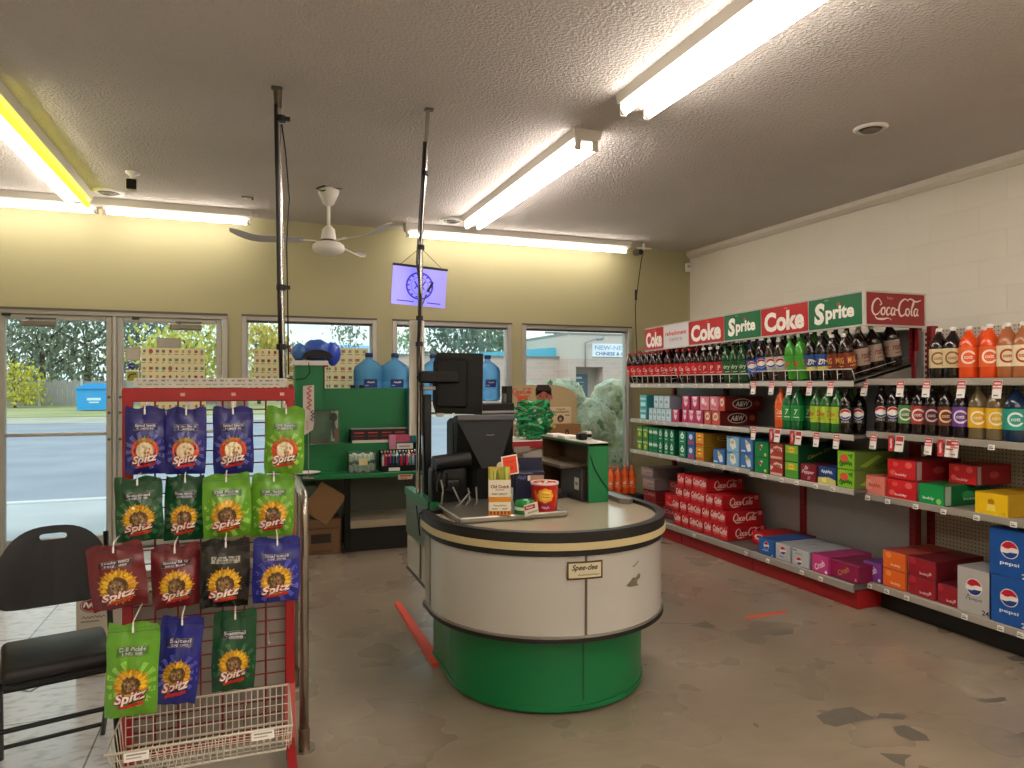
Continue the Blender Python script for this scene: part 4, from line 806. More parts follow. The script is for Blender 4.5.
tags(None, [641, 648, 657, 665], GF, 1.118, S2[0]); tags(None, [688, 702, 716, 731], GF, 1.124, S2[1]); tags(None, [755, 818, 838], GF, 1.128, S2[2], 'p'); tags(None, [776, 797], GF, 1.128, S2[2], 'f')
tags(None, [636, 648, 661], GF, .798, S3[0]); tags(None, [679, 697, 714, 724, 738], GF, .792, S3[1]); tags(None, [752, 766, 783, 798, 817, 834], GF, .778, S3[2])
tags(None, [696], GF, .14, gon.children[8] if False else S3[0]) if False else None
for u in (695, 747, 769, 803, 822): 
    pass
decks = [c for c in gon.children if c.name.startswith('base_deck')]
tags(None, [695], GF-.008, .14, decks[1]); tags(None, [747, 769, 803, 822], GF-.008, .14, decks[2])
# ---- header sign
HZ0, HZ1, HY0, HY1 = 1.86, 2.095, 3.465, 6.17
hs = thing('header_sign', 'long red, green and white soft drink header sign above the drink shelving', 'sign', (GF, (HY0+HY1)/2, HZ0))
g = MB(); g.b2((GF, HY0, HZ1-.012), (GB, HY1, HZ1), M_LIP); g.b2((GF, HY0, HZ0), (GF+.014, HY1, HZ1), M_LIP)
g.b2((GF, HY0, HZ0), (GB, HY0+.014, HZ1), M_LIP); g.b2((GF, HY1-.014, HZ0), (GB, HY1, HZ1), M_LIP)
for z in (HZ0, HZ1-.012): g.b2((GF-.006, HY0-.006, z), (GF+.01, HY1, z+.012), M_LIP, .002); g.b2((GF-.006, HY0-.006, z), (GB, HY0+.01, z+.012), M_LIP, .002)
g.b2((GF-.007, HY0-.007, HZ0), (GF+.012, HY0+.012, HZ1), M_LIP, .002); g.build('frame', hs)
HP = [(645, 664, 'coke'), (664, 689, 'white'), (689, 724.5, 'coke'), (724.5, 761.5, 'sprite'), (761.5, 809, 'coke'), (809, 866, 'sprite')]
for (ua, ub, kd) in HP:
    ya, yb = min(along_x(ua, GF), HY1), max(along_x(ub, GF), HY0+.012); wd = ya-yb; h = HZ1-HZ0-.026; T = FR((GF-.003, ya, HZ0+.013), (0, -1, 0), (0, 0, 1))
    g = MB(); bc = {'coke': '#b91f26', 'white': '#d8d6d8', 'sprite': '#176a41'}[kd]
    g.rect(.004, 0, wd-.004, h, mat(bc, .3, var=.03), T)
    if kd == 'coke': g.text('Coke', wd*.5, h*.47, h*.72, ink('#f6efe6'), T, w=wd*.84, z=.002, bold=.045); g.text('enjoy', wd*.55, h*.9, h*.07, ink('#e8a8a0'), T, z=.002)
    elif kd == 'white': g.text('refreshment', wd*.5, h*.64, h*.2, ink('#d8474a'), T, w=wd*.84, z=.002, bold=.02); g.text('centre', wd*.5, h*.36, h*.15, ink('#a08aa0'), T, w=wd*.5, z=.002)
    else:
        g.text('S', wd*.22, h*.5, h*.72, ink('#f6f3ea'), T, w=wd*.2, z=.002, bold=.05, shear=.1); g.text('prite', wd*.6, h*.42, h*.56, ink('#f6f3ea'), T, w=wd*.52, z=.002, bold=.04); g.ell(wd*.585, h*.74, h*.06, h*.06, ink('#d0402c'), T, .0025); g.text('enjoy', wd*.36, h*.92, h*.07, ink('#a8c8b0'), T, z=.002)
    g.build('sign_panel', hs)
g = MB(); T = FR((GF+.012, HY0-.004, HZ0+.013), (1, 0, 0), (0, 0, 1)); wd = GB-GF-.03; h = HZ1-HZ0-.026
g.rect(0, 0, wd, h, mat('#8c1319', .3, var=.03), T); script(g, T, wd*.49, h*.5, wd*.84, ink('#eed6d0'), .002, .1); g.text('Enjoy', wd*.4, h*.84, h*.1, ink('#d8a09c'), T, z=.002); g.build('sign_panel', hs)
hs.rotation_euler = (-.02, 0, 0); hs.location.z -= .008
for y in (HY0+.06, HY1-.06):
    g = MB(); g.b2((GB-.03, y-.02, 1.7), (GB+.01, y+.02, HZ1-.02), M_RACK); g.build('support_post', hs)
g = MB(); g.b2((GB-.02, HY0+.02, 1.5), (GB, HY1-.02, HZ0), mat('#7f7d7c', .35, .3, var=.05)); g.build('grey_backing', gon)
# ---- top row of bottles
TOP = [(634.5,'coke'),(640.5,'coke'),(646.5,'coke'),(652.5,'coke'),(658.5,'coke'),(664.5,'coke'),(673,'coke'),(682.5,'coke'),(688.5,'coke'),(695,'coke'),(701.5,'coke'),
 (708.5,'dcoke'),(715.5,'dcoke'),(722.5,'dcoke'),(731,'ale'),(739,'ale'),(747.5,'ale'),(756.5,'pepsi'),(766,'pepsi'),(775.5,'dpepsi'),(785,'dpepsi'),(795.5,'dew'),(805,'dew'),(815.5,'dark'),(826.5,'dark'),(838,'mug'),(850.5,'mug')]
YT = []
for u, kd in TOP:
    y = along_x(u, GF+.065); y = y if not YT else min(y, YT[-1]-.102)
    if u in (673, 682.5, 756.5): pass
    YT.append(y)
for k in range(len(YT)-1, -1, -1):
    lim = GY0+.055 if k == len(YT)-1 else YT[k+1]+.102
    YT[k] = max(YT[k], lim)
for row in range(3):
    for k, (u, kd) in enumerate(TOP):
        y = YT[k]; sx = .065 + row*.125; zz = 1.497 if y > SEC[2] else 1.515
        if kd == 'mug' and row: kd = 'barq'
        where = '%s from left, front row of the tilted top shelf' % ORD[k] if row == 0 else '%s behind the %s from left, tilted top shelf' % (('one row', 'two rows')[row-1], ORD[k])
        bottle(kd, GF+sx*cos(TILT), y, zz+.002+sx*sin(TILT)+.003, where, r=.05, ry=-TILT*.85)
for row in (3, 4):
    sx = .065+row*.125; y = along_x(850.5, GF+.065)
    if row == 3: bottle('barq', GF+sx*cos(TILT), GY0+.056, 1.52+sx*sin(TILT)+.003, 'rearmost at the near end, tilted top shelf', r=.05, ry=-TILT*.85)
# ---- second shelf: cartons then bottles
def rowc(kind, us, x, z, layers, where, d=CC12, xoff=.02):
    """one carton front per (u_left, u_right)"""
    for k, (a_, b_) in enumerate(us):
        y1, y0 = along_x(a_, x), along_x(b_, x); wd = round(min(max(y1-y0-.003, .06), .3), 2)
        for q in range(layers):
            lay = '' if layers == 1 else (', upper' if q == layers-1 else ', lower')
            pos = '' if len(us) == 1 else ORD[k] + ' from left, '
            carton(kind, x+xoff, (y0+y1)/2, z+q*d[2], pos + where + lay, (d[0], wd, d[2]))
X = GF
d2 = (.4, .1, .125)
rowc('teal', [(638, 645)], X, 1.137, 2, 'far left of the middle shelf', d2)
rowc('ice', [(647, 651), (651, 655), (655, 659.5), (659.5, 664), (664, 669.5)], X, 1.137, 1, 'middle shelf, lower layer', d2); rowc('ice', [(652, 657), (657, 662), (662, 668)], X, 1.262, 1, 'middle shelf, upper layer', d2)
rowc('magenta', [(670.5, 677)], X, 1.137, 1, 'beside ice-blue cartons, middle shelf', d2)
rowc('magenta', [(680, 686), (686, 693), (693, 701)], X, 1.142, 1, 'middle shelf, lower layer', d2); rowc('magenta', [(680, 688), (689, 697)], X, 1.267, 1, 'middle shelf, upper layer', d2)
rowc('rosewhite', [(698, 707), (708, 716)], X, 1.267, 1, 'middle shelf, upper layer', d2); rowc('rootbeer', [(702, 709), (709.5, 718)], X, 1.142, 1, 'middle shelf, lower layer', d2); rowc('rootbeer', [(717, 723)], X+.02, 1.267, 1, 'topmost at the middle shelf stack', d2)
MID = [(781, 'ocrush'), (788.5, 'seven'), (797.5, 'seven'), (817, 'lime'), (827, 'lime'), (838, 'lime'), (846.5, 'max')]
for k, (u, kd) in enumerate(MID):
    r = .054
    if kd == 'ocrush': bottle(kd, X+.06, along_x(u, X+.06), 1.157, 'beside the green bottles on the middle shelf', r=.045); continue
    bottle(kd, X+.075, along_x(u, X+.075), 1.157, '%s from left on the middle shelf' % ORD[k], r=.046)
    bottle(kd, X+.19, along_x(u, X+.075), 1.157, 'behind the %s front bottle of the middle shelf' % ORD[k], r=.046)
# ---- third shelf
d3 = (.4, .1, .125)
rowc('lime', [(635.5, 640.5), (641, 646.5)], X, .817, 2, 'far end of lower shelf', d3); rowc('green', [(647, 651), (651, 656)], X, .817, 2, 'on the lower shelf', d3)
rowc('drop', [(656.5, 661), (662, 667), (667.5, 672.5), (677, 684)], X, .814, 2, 'on the lower shelf', d3); rowc('blue', [(685.5, 692.5)], X, .812, 2, 'between green and amber on the lower shelf', d3)
rowc('amber', [(693.5, 702)], X, .812, 2, 'on the lower shelf', d3); rowc('navy', [(711, 723)], X+.01, .812, 1, 'before the amber cartons, lower shelf', d3)
rowc('sky', [(724.5, 737)], X, .812, 2, 'on the lower shelf', d3); rowc('navy', [(738.5, 751)], X, .812, 2, 'beside bright green ones, lower shelf', d3)
rowc('seven', [(752.5, 766.5)], X, .797, 2, 'on the lower shelf', d3); rowc('redswirl', [(767.5, 781)], X, .797, 2, 'on the lower shelf', d3); rowc('dry', [(782.5, 796.5)], X, .797, 2, 'on the lower shelf', d3)
rowc('maroon', [(798, 814)], X, .797, 1, 'low on the lower shelf', d3); rowc('navylemon', [(816, 833.5)], X, .797, 1, 'on the lower shelf', d3); rowc('limes', [(834.5, 853)], X, .797, 2, 'at the near end of the lower shelf', d3)
# ---- stack on the red base
d4 = (.4, .113, .122); z0 = .168
for q, (n, yr) in enumerate([(7, 4.90), (7, 4.93), (6, 4.99), (4, 5.19)]):
    for k in range(n):
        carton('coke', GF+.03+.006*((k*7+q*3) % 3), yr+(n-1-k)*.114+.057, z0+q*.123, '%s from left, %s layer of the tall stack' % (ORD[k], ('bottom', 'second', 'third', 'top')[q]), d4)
carton('coke', GF+.2, 4.62, .168, 'lying low behind the blue cola carton on the base', (.34, .36, .1))
carton('coke_dull', GF+.14, 5.92, .168, 'lowest, left of the tall red stack on the base', (.4, .3, .1)); carton('redpop', GF+.16, 5.92, .27, 'upper of the pair left of the stack', (.4, .28, .14))
carton('coke_dull', GF+.12, 6.28, .168, 'low at the far end of the base', (.4, .24, .12)); carton('coke_dull', GF+.12, 6.28, .29, 'second up at the far end of the base', (.4, .24, .12)); carton('grey_pink', GF+.1, 6.27, .412, 'third up at the far end of the base', (.42, .24, .12)); carton('coke_dull', GF+.22, 5.95, .412, 'on the red pair left of the tall stack', (.36, .24, .12)); carton('grey_pink', GF+.1, 6.3, .535, 'topmost at the far end of the base', (.38, .24, .1))
# ---- row at the near end of the red base
rowc('pepsi12', [(757.5, 773.5)], GF, .168, 1, 'on the red base', (.4, .13, .125), .01); rowc('diet12', [(774.5, 789.5)], GF, .168, 1, 'on the red base', (.4, .13, .125), .01); rowc('diet12b', [(791, 808)], GF, .168, 1, 'on the red base', (.4, .13, .125), .01)
rowc('pinkcrush', [(810, 828)], GF, .168, 1, 'on the red base', (.4, .13, .125), .01)
carton('winecrush', GF+.03, (along_x(829.5, GF+.03)+along_x(858, GF+.03))/2, .168, 'at the near end of the red base', (.28, .26, .12))
# ------------------------------------------------------------------ white pegboard gondola towards the camera
PF, PB, PY0, PY1 = 3.88, 4.42, 1.9, 3.543
def peg(N, L, b, tc):
    sx = N.new('ShaderNodeSeparateXYZ'); L.new(tc.outputs['Object'], sx.inputs[0]); out = []
    for ax in (1, 2):
        m = N.new('ShaderNodeMath'); m.operation = 'MULTIPLY'; m.inputs[1].default_value = 40; L.new(sx.outputs[ax], m.inputs[0])
        f = N.new('ShaderNodeMath'); f.operation = 'FRACT'; L.new(m.outputs[0], f.inputs[0]); s_ = N.new('ShaderNodeMath'); s_.operation = 'SUBTRACT'; s_.inputs[1].default_value = .5; L.new(f.outputs[0], s_.inputs[0])
        p = N.new('ShaderNodeMath'); p.operation = 'MULTIPLY'; L.new(s_.outputs[0], p.inputs[0]); L.new(s_.outputs[0], p.inputs[1]); out.append(p)
    a = N.new('ShaderNodeMath'); a.operation = 'ADD'; L.new(out[0].outputs[0], a.inputs[0]); L.new(out[1].outputs[0], a.inputs[1])
    t = N.new('ShaderNodeMath'); t.operation = 'LESS_THAN'; t.inputs[1].default_value = .035; L.new(a.outputs[0], t.inputs[0])
    mx = N.new('ShaderNodeMix'); mx.data_type = 'RGBA'; mx.inputs[6].default_value = lin('#c3b8a8'); mx.inputs[7].default_value = lin('#4d463f'); L.new(t.outputs[0], mx.inputs[0]); L.new(mx.outputs[2], b.inputs['Base Color']); b.inputs['Roughness'].default_value = .55
pg = thing('pegboard_shelving', 'cream pegboard-backed shelving with black kick base, nearest on the right', 'store shelving', (PF, (PY0+PY1)/2, 0))
g = MB(); g.b2((PB, PY0, .14), (PB+.02, PY1, 1.87), node_mat('pegboard', peg)); g.build('pegboard', pg)
g = MB(); g.b2((PF+.1, PY0, 0), (PB, PY1, .12), ink('#1b1714')); g.build('kick_base', pg)
g = MB(); g.b2((PF, PY0, .15), (PB, PY1, .178), mat('#b1aaa0', .45, .2)); g.b2((PF-.01, PY0, .135), (PF+.01, PY1, .18), mat('#b3ada3', .4, .3), .004); dk = g.build('base_deck', pg); tags(None, [871, 888, 908, 966, 1002, 1022], PF-.01, .158, dk)
for y in (PY1-.03, 2.3):
    g = MB(); g.b2((PB-.035, y-.02, 0), (PB+.03, y+.02, 1.9), M_RACK if y < 3 else M_RACK, .003)
    for q in range(38): g.b2((PB-.0365, y-.004, .25+q*.042), (PB-.034, y+.004, .272+q*.042), K_)
    g.build('upright', pg)
g = MB(); g.b2((PB-.09, PY1-.012, 1.5), (PB-.03, PY1-.002, 1.88), mat('#cfc8bc', .5))
for q in range(9):
    for s_ in (0, 1): g.b2((PB-.078+s_*.028, PY1-.0135, 1.53+q*.038), (PB-.064+s_*.028, PY1-.0115, 1.55+q*.038), K_)
g.build('slotted_strip', pg)
PS = []
for z in (1.525, 1.178, .765):
    g = MB(); g.b2((PF-.03, PY0, z-.02), (PB, PY1, z), mat('#a8a096', .45, .2)); g.box((PF-.03, (PY0+PY1)/2, z-.012), (.014, PY1-PY0, .042), mat('#aaa49a', .4, .3), .004)
    for y in (PY1-.03, 2.3): g.prism([(PB, z-.02), (PF+.1, z-.02), (PB, z-.12)], y-.004, y+.004, M_SHELF, Matrix(((1,0,0,0),(0,0,1,0),(0,1,0,0),(0,0,0,1))))
    PS.append(g.build('shelf', pg))
tags(None, [866, 902, 928, 963, 999], PF-.03, 1.49, PS[0], 'p'); tags(None, [873, 907, 995], PF-.04, 1.5, PS[0], 'f') if 0 else None
tags(None, [875, 930, 956], PF-.03, 1.142, PS[1], 'p'); tags(None, [897, 947], PF-.03, 1.142, PS[1], 'f'); tags(None, [993], PF-.03, 1.15, PS[1])
tags(None, [869, 889, 917, 945, 978, 1015], PF-.03, .745, PS[2])
X = PF-.03
for k, (u, kd) in enumerate([(939, 'ccream'), (953, 'ccream'), (969, 'corange'), (990, 'corange'), (1008, 'cginger'), (1024, 'cginger')]):
    bottle(kd, X+.075, along_x(u, X+.075), 1.527, '%s from the left on the top pegboard shelf' % ORD[k], r=.052)
    if k: bottle(kd, X+.2, along_x(u, X+.075), 1.527, 'behind the %s front bottle of the top pegboard shelf' % ORD[k], r=.052)
YP = None
for k, (u, kd) in enumerate([(866, 'max'), (880, 'max'), (896, 'cgreen'), (911, 'cred'), (923, 'cmaroon'), (935, 'cbrown'), (951, 'cpurple'), (970, 'cyellow'), (990, 'cyellow'), (1015, 'cteal')]):
    y = along_x(u, X+.075)
    xo = X+.075; y = min(along_x(u, xo), PY1-.055); y = y if YP is None else min(y, YP-(.092 if k < 7 else .105)); YP = y
    bottle(kd, xo, y, 1.18, '%s from the left on the second pegboard shelf' % ORD[k], r=.06 if kd == 'cteal' else .045 if k < 7 else .052)
d5 = (.4, .19, .125)
rowc('coral', [(860, 883)], X-.0, .767, 1, 'left end of low pegboard shelf', d5); rowc('redpop', [(884, 914)], X, .767, 1, 'beside the coral one, low pegboard shelf', d5); rowc('redpop', [(884.5, 914)], X+.02, .892, 1, 'low pegboard shelf, upper', d5)
carton('redpop', X+.16, 2.83, .892, 'set back behind the green carton on the low pegboard shelf', (.38, .18, .13)) if 0 else carton('redpop', X+.2, along_x(947, X+.2)-.1, .892, 'on the green carton, set back on the low pegboard shelf', (.3, .18, .12))
rowc('greenpop', [(916, 942)], X, .767, 1, 'on the low pegboard shelf', d5); rowc('yellow', [(972, 1006)], X, .767, 1, 'right end of low pegboard shelf', d5)
X = PF
rowc('grape', [(860.5, 879.5)], X, .18, 1, 'first on the pegboard base', d5); rowc('orange', [(880.5, 904.5)], X, .18, 2, 'on the pegboard base', (.42, .19, .118))
rowc('cherry', [(906, 933.5)], X, .18, 2, 'beside orange ones on pegboard base', (.42, .19, .118)); rowc('cherry', [(935, 957)], X, .18, 1, 'against the silver case, pegboard base', (.42, .19, .118))
def case24(kind, u, z, wd, where): 
    d = (.3, wd, .262); carton(kind, X+.0, along_x(u, X), z, where, d)
case24('diet24', 974, .18, .205, 'standing beside the two blue ones'); case24('pepsi24', 1010, .18, .235, 'lower of the two stacked at the right edge'); case24('pepsi24', 1010.5, .443, .235, 'upper of the two stacked at the right edge')
# ------------------------------------------------------------------ round-ended checkout
KX, KY = 1.44, 3.37
def nose(r, ye, n=40):   # outline: left side back -> front arc -> right side back
    yl, yr = ye if isinstance(ye, tuple) else (ye, ye); P = [(KX-r, yl)]; P += [(KX+r*cos(PI+PI*k/n), KY+r*sin(PI+PI*k/n)) for k in range(n+1)]; P.append((KX+r, yr)); return P
def band(g, ro, ri, ye, z0, z1, m, smooth=True):
    A = nose(ro, ye); B = nose(ri, tuple(q-(ro-ri) for q in ye) if isinstance(ye, tuple) else ye-(ro-ri)); n = len(A); vs = [(x, y, z) for z in (z0, z1) for P in (A, B) for x, y in P]
    q = lambda l, p, k: l*2*n+p*n+(k % n); fs = []; ft = []
    for k in range(n):
        j = k+1
        fs.append((q(0,0,k), q(0,0,j), q(1,0,j), q(1,0,k))); fs.append((q(0,1,j), q(0,1,k), q(1,1,k), q(1,1,j)))
        ft.append((q(1,0,k), q(1,0,j), q(1,1,j), q(1,1,k))); ft.append((q(0,0,j), q(0,0,k), q(0,1,k), q(0,1,j)))
    g.add(vs, ft, m); return g.add(vs, fs, m, None, True)
def ang(u, r):   # bearing on the nose at picture column u
    best = None
    for k in range(720):
        a = PI+PI*k/720; x, y = KX+r*cos(a), KY+r*sin(a); d = x*CS+y*CC; uu = 512+700*(x*CC-y*CS)/d
        if cos(a)*(-x)+sin(a)*(-y) > -0.6*0 and (best is None or abs(uu-u) < best[0]): best = (abs(uu-u), a)
    return best[1]
M_LAM = mat('#bab7b0', .22, var=.04, scale=2); M_BUMP = mat('#151311', .5, var=.1); M_CRM = mat('#c9b98c', .45, var=.06); M_GRN = mat('#0b7440', .35, var=.06, scale=3)
M_TOP = mat('#b8ac95', .14, var=.05, scale=3); M_STEEL = mat('#a9a69f', .3, .8, var=.05)
ck = thing('checkout_counter', 'round-ended white checkout counter on a green curved base', 'checkout counter', (KX, KY, 0))
YE = 0; EL, ER = 3.52, 3.86; E_ = lambda d: (EL+d, ER+d)
g = MB(); g.prism(nose(.6, E_(0)), .385, .76, M_LAM, None, True); g.build('white_body', ck)
g = MB(); g.prism(nose(.585, E_(-.01)), .76, .832, M_TOP); g.build('countertop', ck)
g = MB(); band(g, .618, .575, E_(.01), .806, .852, M_BUMP); band(g, .612, .58, E_(.006), .746, .774, M_BUMP); g.build('rubber_bumper', ck)
g = MB(); band(g, .622, .58, E_(.012), .774, .806, M_CRM); g.build('cream_strip', ck)
g = MB(); band(g, .611, .59, E_(.002), .366, .384, M_BUMP); band(g, .608, .59, E_(.001), .384, .394, M_STEEL); g.build('bottom_trim', ck)
g = MB(); g.prism(nose(.5, 3.74), .022, .37, M_GRN, None, True); band(g, .506, .48, 3.745, .018, .04, M_GRN)
for u in (452, 583): a = ang(u, .5); g.rect(-.004, .06, .004, .36, mat('#0a4a25', .5), FR((KX+.5015*cos(a), KY+.5015*sin(a), 0), (-sin(a), cos(a), 0), (0, 0, 1)))
g.build('green_base', ck)
g = MB(); g.prism(nose(.475, 3.72), 0, .022, ink('#0f0e0d')); g.build('plinth', ck)
def on_nose(r, a0): return lambda v: (KX+(r+v.z)*cos(a0+v.x/r), KY+(r+v.z)*sin(a0+v.x/r), v.y)
for u in (586,):
    a = ang(u, .6); g = MB(); g.rect(-.006, .39, .006, .76, mat('#5d5548', .5), None, .0025, on_nose(.6, a)); g.build('seam_strip', ck)
g = MB(); g.b2((KX-.603, 3.4, .39), (KX-.598, 3.41, .76), mat('#6f685c', .5)); g.build('seam_strip', ck)
g = MB(); g.b2((KX+.598, 3.37, .39), (KX+.603, 3.38, .76), mat('#6f685c', .5)); g.build('seam_strip', ck)
a = ang(585, .6); g = MB(); wp = on_nose(.601, a); g.rect(-.083, .642, .083, .722, mat('#5f4527', .5, .3), None, .006, wp, 8, 1); g.rect(-.075, .65, .075, .714, mat('#cfc6a6', .4), None, .0068, wp, 8, 1)
g.text('Spee-dee', -.002, .692, .032, ink('#2a2118'), None, w=.12, z=.0078, bold=.02, shear=.35, warp=wp); g.scrawl(.016, .662, .1, .007, ink('#4a3d2c'), None, .0078, 9, wp); g.build('name_plate', ck)
a = ang(634, .6); g = MB(); wp = on_nose(.6, a); SC_ = mat('#6e654f', .8, var=.2, scale=60)
g.fan([(-.055, .585), (-.03, .6), (-.01, .615), (.012, .612), (.03, .628), (.045, .622), (.042, .605), (.022, .598), (.02, .585), (.032, .572), (0, .574), (-.03, .576)], SC_, None, .0015, wp); g.stroke([(-.01, .665), (.01, .672), (.03, .685)], .006, SC_, None, .0015, warp=wp); g.build('scuffed_patch', ck)
g = MB(); g.b2((.905, 3.5, .385), (1.86, 4.25, .83), M_LAM); g.b2((.9, 3.5, .37), (1.86, 4.255, .386), M_BUMP); g.build('rear_cabinet', ck)
g = MB(); g.b2((.895, 3.56, .6), (.906, 4.24, .826), mat('#53685c', .3, .2)); g.b2((.896, 3.88, .4), (.906, 3.89, .6), mat('#6f685c', .5)); g.build('side_panel', ck)
g = MB(); g.b2((.89, 3.62, .826), (.94, 4.26, .87), M_GRN); g.b2((.89, 3.6, .72), (.9, 3.66, .87), M_GRN); g.build('green_edge', ck)
g = MB(); g.prism([(1.95, 3.72), (2.0, 3.72), (2.0, 3.42), (1.97, 3.4), (1.93, 3.45)], .834, .862, mat('#8e8c88', .35, .6)); g.build('edge_channel', ck)
# red strip on the floor
t = MB(); t.prism([(.905, 3.62), (.965, 3.62), (.955, 4.72), (.92, 4.72)], .0, .022, M_TAPE); o = t.build('floor_strip', loc=(.935, 4.17, 0)); tag(o, 'raised red strip on the floor beside the checkout', 'floor strip')
# steel tray and what stands on it
TZ = .862
o = MB().b2((.93, 3.2, .834), (1.5, 3.82, TZ), mat('#9b968c', .3, .7, var=.05), .006).build('steel_plate', loc=(1.2, 3.5, .834)); tag(o, 'flat steel plate lying on the checkout top', 'plate')
def ax(u, y): return along_y(u, y)
T0 = TR(ax(499.5, 3.24), 3.24, TZ) @ RZ(-.3)
t = thing('jerky_box', 'white and orange cardboard box of snack sticks on the checkout', 'snack box', (ax(499.5, 3.24), 3.24, TZ)); w_, d_, h_ = .108, .08, .172
g = MB(); Wc = mat('#e9e0cb', .6, var=.03); Oc = ink('#d68c2c')
for a_, b_ in (((-w_/2, -d_/2), (w_/2, -d_/2+.002)), ((-w_/2, d_/2-.002), (w_/2, d_/2)), ((-w_/2, -d_/2), (-w_/2+.002, d_/2)), ((w_/2-.002, -d_/2), (w_/2, d_/2))): g.b2((*a_, 0), (*b_, h_), Wc, 0, T0)
g.b2((-w_/2, -d_/2, 0), (w_/2, d_/2, .003), Wc, 0, T0); g.b2((-w_/2, d_/2-.003, 0), (w_/2, d_/2, h_+.055), mat('#d9b84c', .6), 0, T0)
for T, wd in ((T0 @ FR((-w_/2, -d_/2-.0006, 0), (1, 0, 0), (0, 0, 1)), w_), (T0 @ FR((-w_/2-.0006, d_/2, 0), (0, -1, 0), (0, 0, 1)), d_)):
    g.rect(0, .065, wd, .09, Oc, T); g.rect(0, 0, wd, .022, Oc, T)
    for q in range(6): g.rect(wd*(.06+q*.16), .004, wd*(.14+q*.16), .02, ink('#8c2a1c'), T, .0004)
    g.text('Old Dutch', wd*.5, .14, .017, ink('#7c1a1c'), T, w=wd*.82, z=.0004, bold=.03); g.text('BEEF JERKY', wd*.5, .103, .01, ink('#4a4038'), T, w=wd*.7, z=.0004, bold=.02)
    g.rect(wd*.3, .122, wd*.7, .126, ink('#9a8a78'), T, .0004); g.scrawl(wd*.5, .048, wd*.6, .008, ink('#4a4038'), T, .0004); g.rect(wd*.15, .03, wd*.4, .034, ink('#6a6058'), T, .0004); g.rect(wd*.6, .03, wd*.85, .034, ink('#6a6058'), T, .0004)
g.build('box', t); rnd = random.Random(3)
for q in range(14):
    x, y = -w_/2+.012+(q % 7)*.0127, -.018+.03*(q//7); hh = h_+.03+rnd.random()*.035
    g = MB(); c_ = ['#c9c04e', '#8fae3c', '#d8cf7a', '#b5b04a'][q % 4]; g.box((x, y, hh/2+.002), (.011, .008, hh-.006), mat(c_, .3, var=.1), .002, T0 @ Matrix.Rotation(rnd.uniform(-.05, .05), 4, 'Y')); g.build('snack_stick', t)
t = thing('price_card', 'tilted orange-red price card with white border above the snack box', 'price card', (ax(509, 3.36), 3.36, TZ))
g = MB(); T = FR((ax(510, 3.36), 3.36, 1.085), (1, -.1, .15), (-.12, 0, 1)); g.box((0, 0, 0), (.085, .1, .002), W_, 0, T); g.rect(-.036, -.044, .036, .044, ink('#ef4a1e'), T, .0015); g.ell(.0, -.015, .016, .012, ink('#d8381a'), T, .002); g.scrawl(.0, .018, .045, .012, ink('#c8321a'), T, .002, 3); g.build('card', t)
g = MB(); g.cyl((ax(509, 3.36), 3.37, TZ), (ax(510, 3.36), 3.37, 1.06), .003, M_WHITE, n=6); g.cyl((ax(509, 3.36), 3.37, TZ), (ax(509, 3.36), 3.37, TZ+.004), .018, M_WHITE); g.build('stand', t)
g = MB(); T = FR((ax(502, 3.37), 3.375, 1.08), (1, 0, 0), (0, 0, 1)); g.ell(-.005, 0, .022, .022, mat('#d8c8b8', .6), T, 0); g.ell(.075, -.005, .022, .026, mat('#8a6a4a', .6), T, 0); g.build('sticker', t)
t = thing('lollipop_tub', 'round red lollipop tub with yellow flower-shaped emblem on the checkout', 'tub', (ax(544.5, 3.27), 3.27, TZ)); x0 = ax(544.5, 3.27)
g = MB(); g.lathe([(.061, 0), (.063, .004), (.069, .15), (.07, .152), (.07, .158), (.066, .158), (.064, .148), (.058, .006)], mat('#c5161d', .35, var=.05), 28, TR(x0, 3.27, TZ) @ Matrix.Scale(.88, 4, (0, 0, 1)), True)
wp = lambda v: (x0+(.0632+.041*v.y+v.z)*cos(-PI/2-.34+v.x/.06), 3.27+(.0632+.041*v.y+v.z)*sin(-PI/2-.34+v.x/.06), TZ+v.y*.88)
Y1, Y2 = ink('#f3a92c'), ink('#f6cf4a')
for q in range(8): a = q*PI/4; g.ell(.024*cos(a), .092+.026*sin(a), .015, .016, Y1, None, .002, 12, wp)
g.ell(0, .092, .026, .027, Y2, None, .0026, 16, wp); g.text('Chupa', 0, .099, .012, ink('#b81c1c'), None, w=.04, z=.0034, bold=.02, warp=wp); g.text('Chups', 0, .083, .012, ink('#b81c1c'), None, w=.04, z=.0034, bold=.02, warp=wp)
g.scrawl(0, .042, .045, .01, ink('#2a2f7a'), None, .002, 4, wp); g.scrawl(0, .024, .036, .014, ink('#a8b8e0'), None, .002, 3, wp)
for q in (-.045, .05): g.stroke([(q, .03), (q+.006, .07), (q-.004, .12)], .012, ink('#e8581e'), None, .0018, warp=wp)
g.build('tub_body', t)
g = MB(); g.lathe([(.066, .148), (.072, .152), (.0725, .16), (.068, .163), (.062, .159)], mat('#e8c8c8', .3), 28, TR(x0, 3.27, TZ-.019), False); g.build('rim', t)
for q in range(9):
    a = q*2.4; r = .02+.004*q; g = MB(); g.lathe([(.001, -.014), (.012, -.009), (.015, 0), (.012, .009), (.001, .014)], mat(['#d83a5a', '#f0a030', '#7ab03c', '#e8d8c8'][q % 4], .3), 10, TR(x0+r*cos(a), 3.27+r*sin(a), TZ+.128), False); g.build('lollipop', t)
t = thing('gum_tin', 'small round green tin with a red and white tag before the tub', 'tin', (ax(525, 3.22), 3.22, TZ)); x0 = ax(525, 3.22)
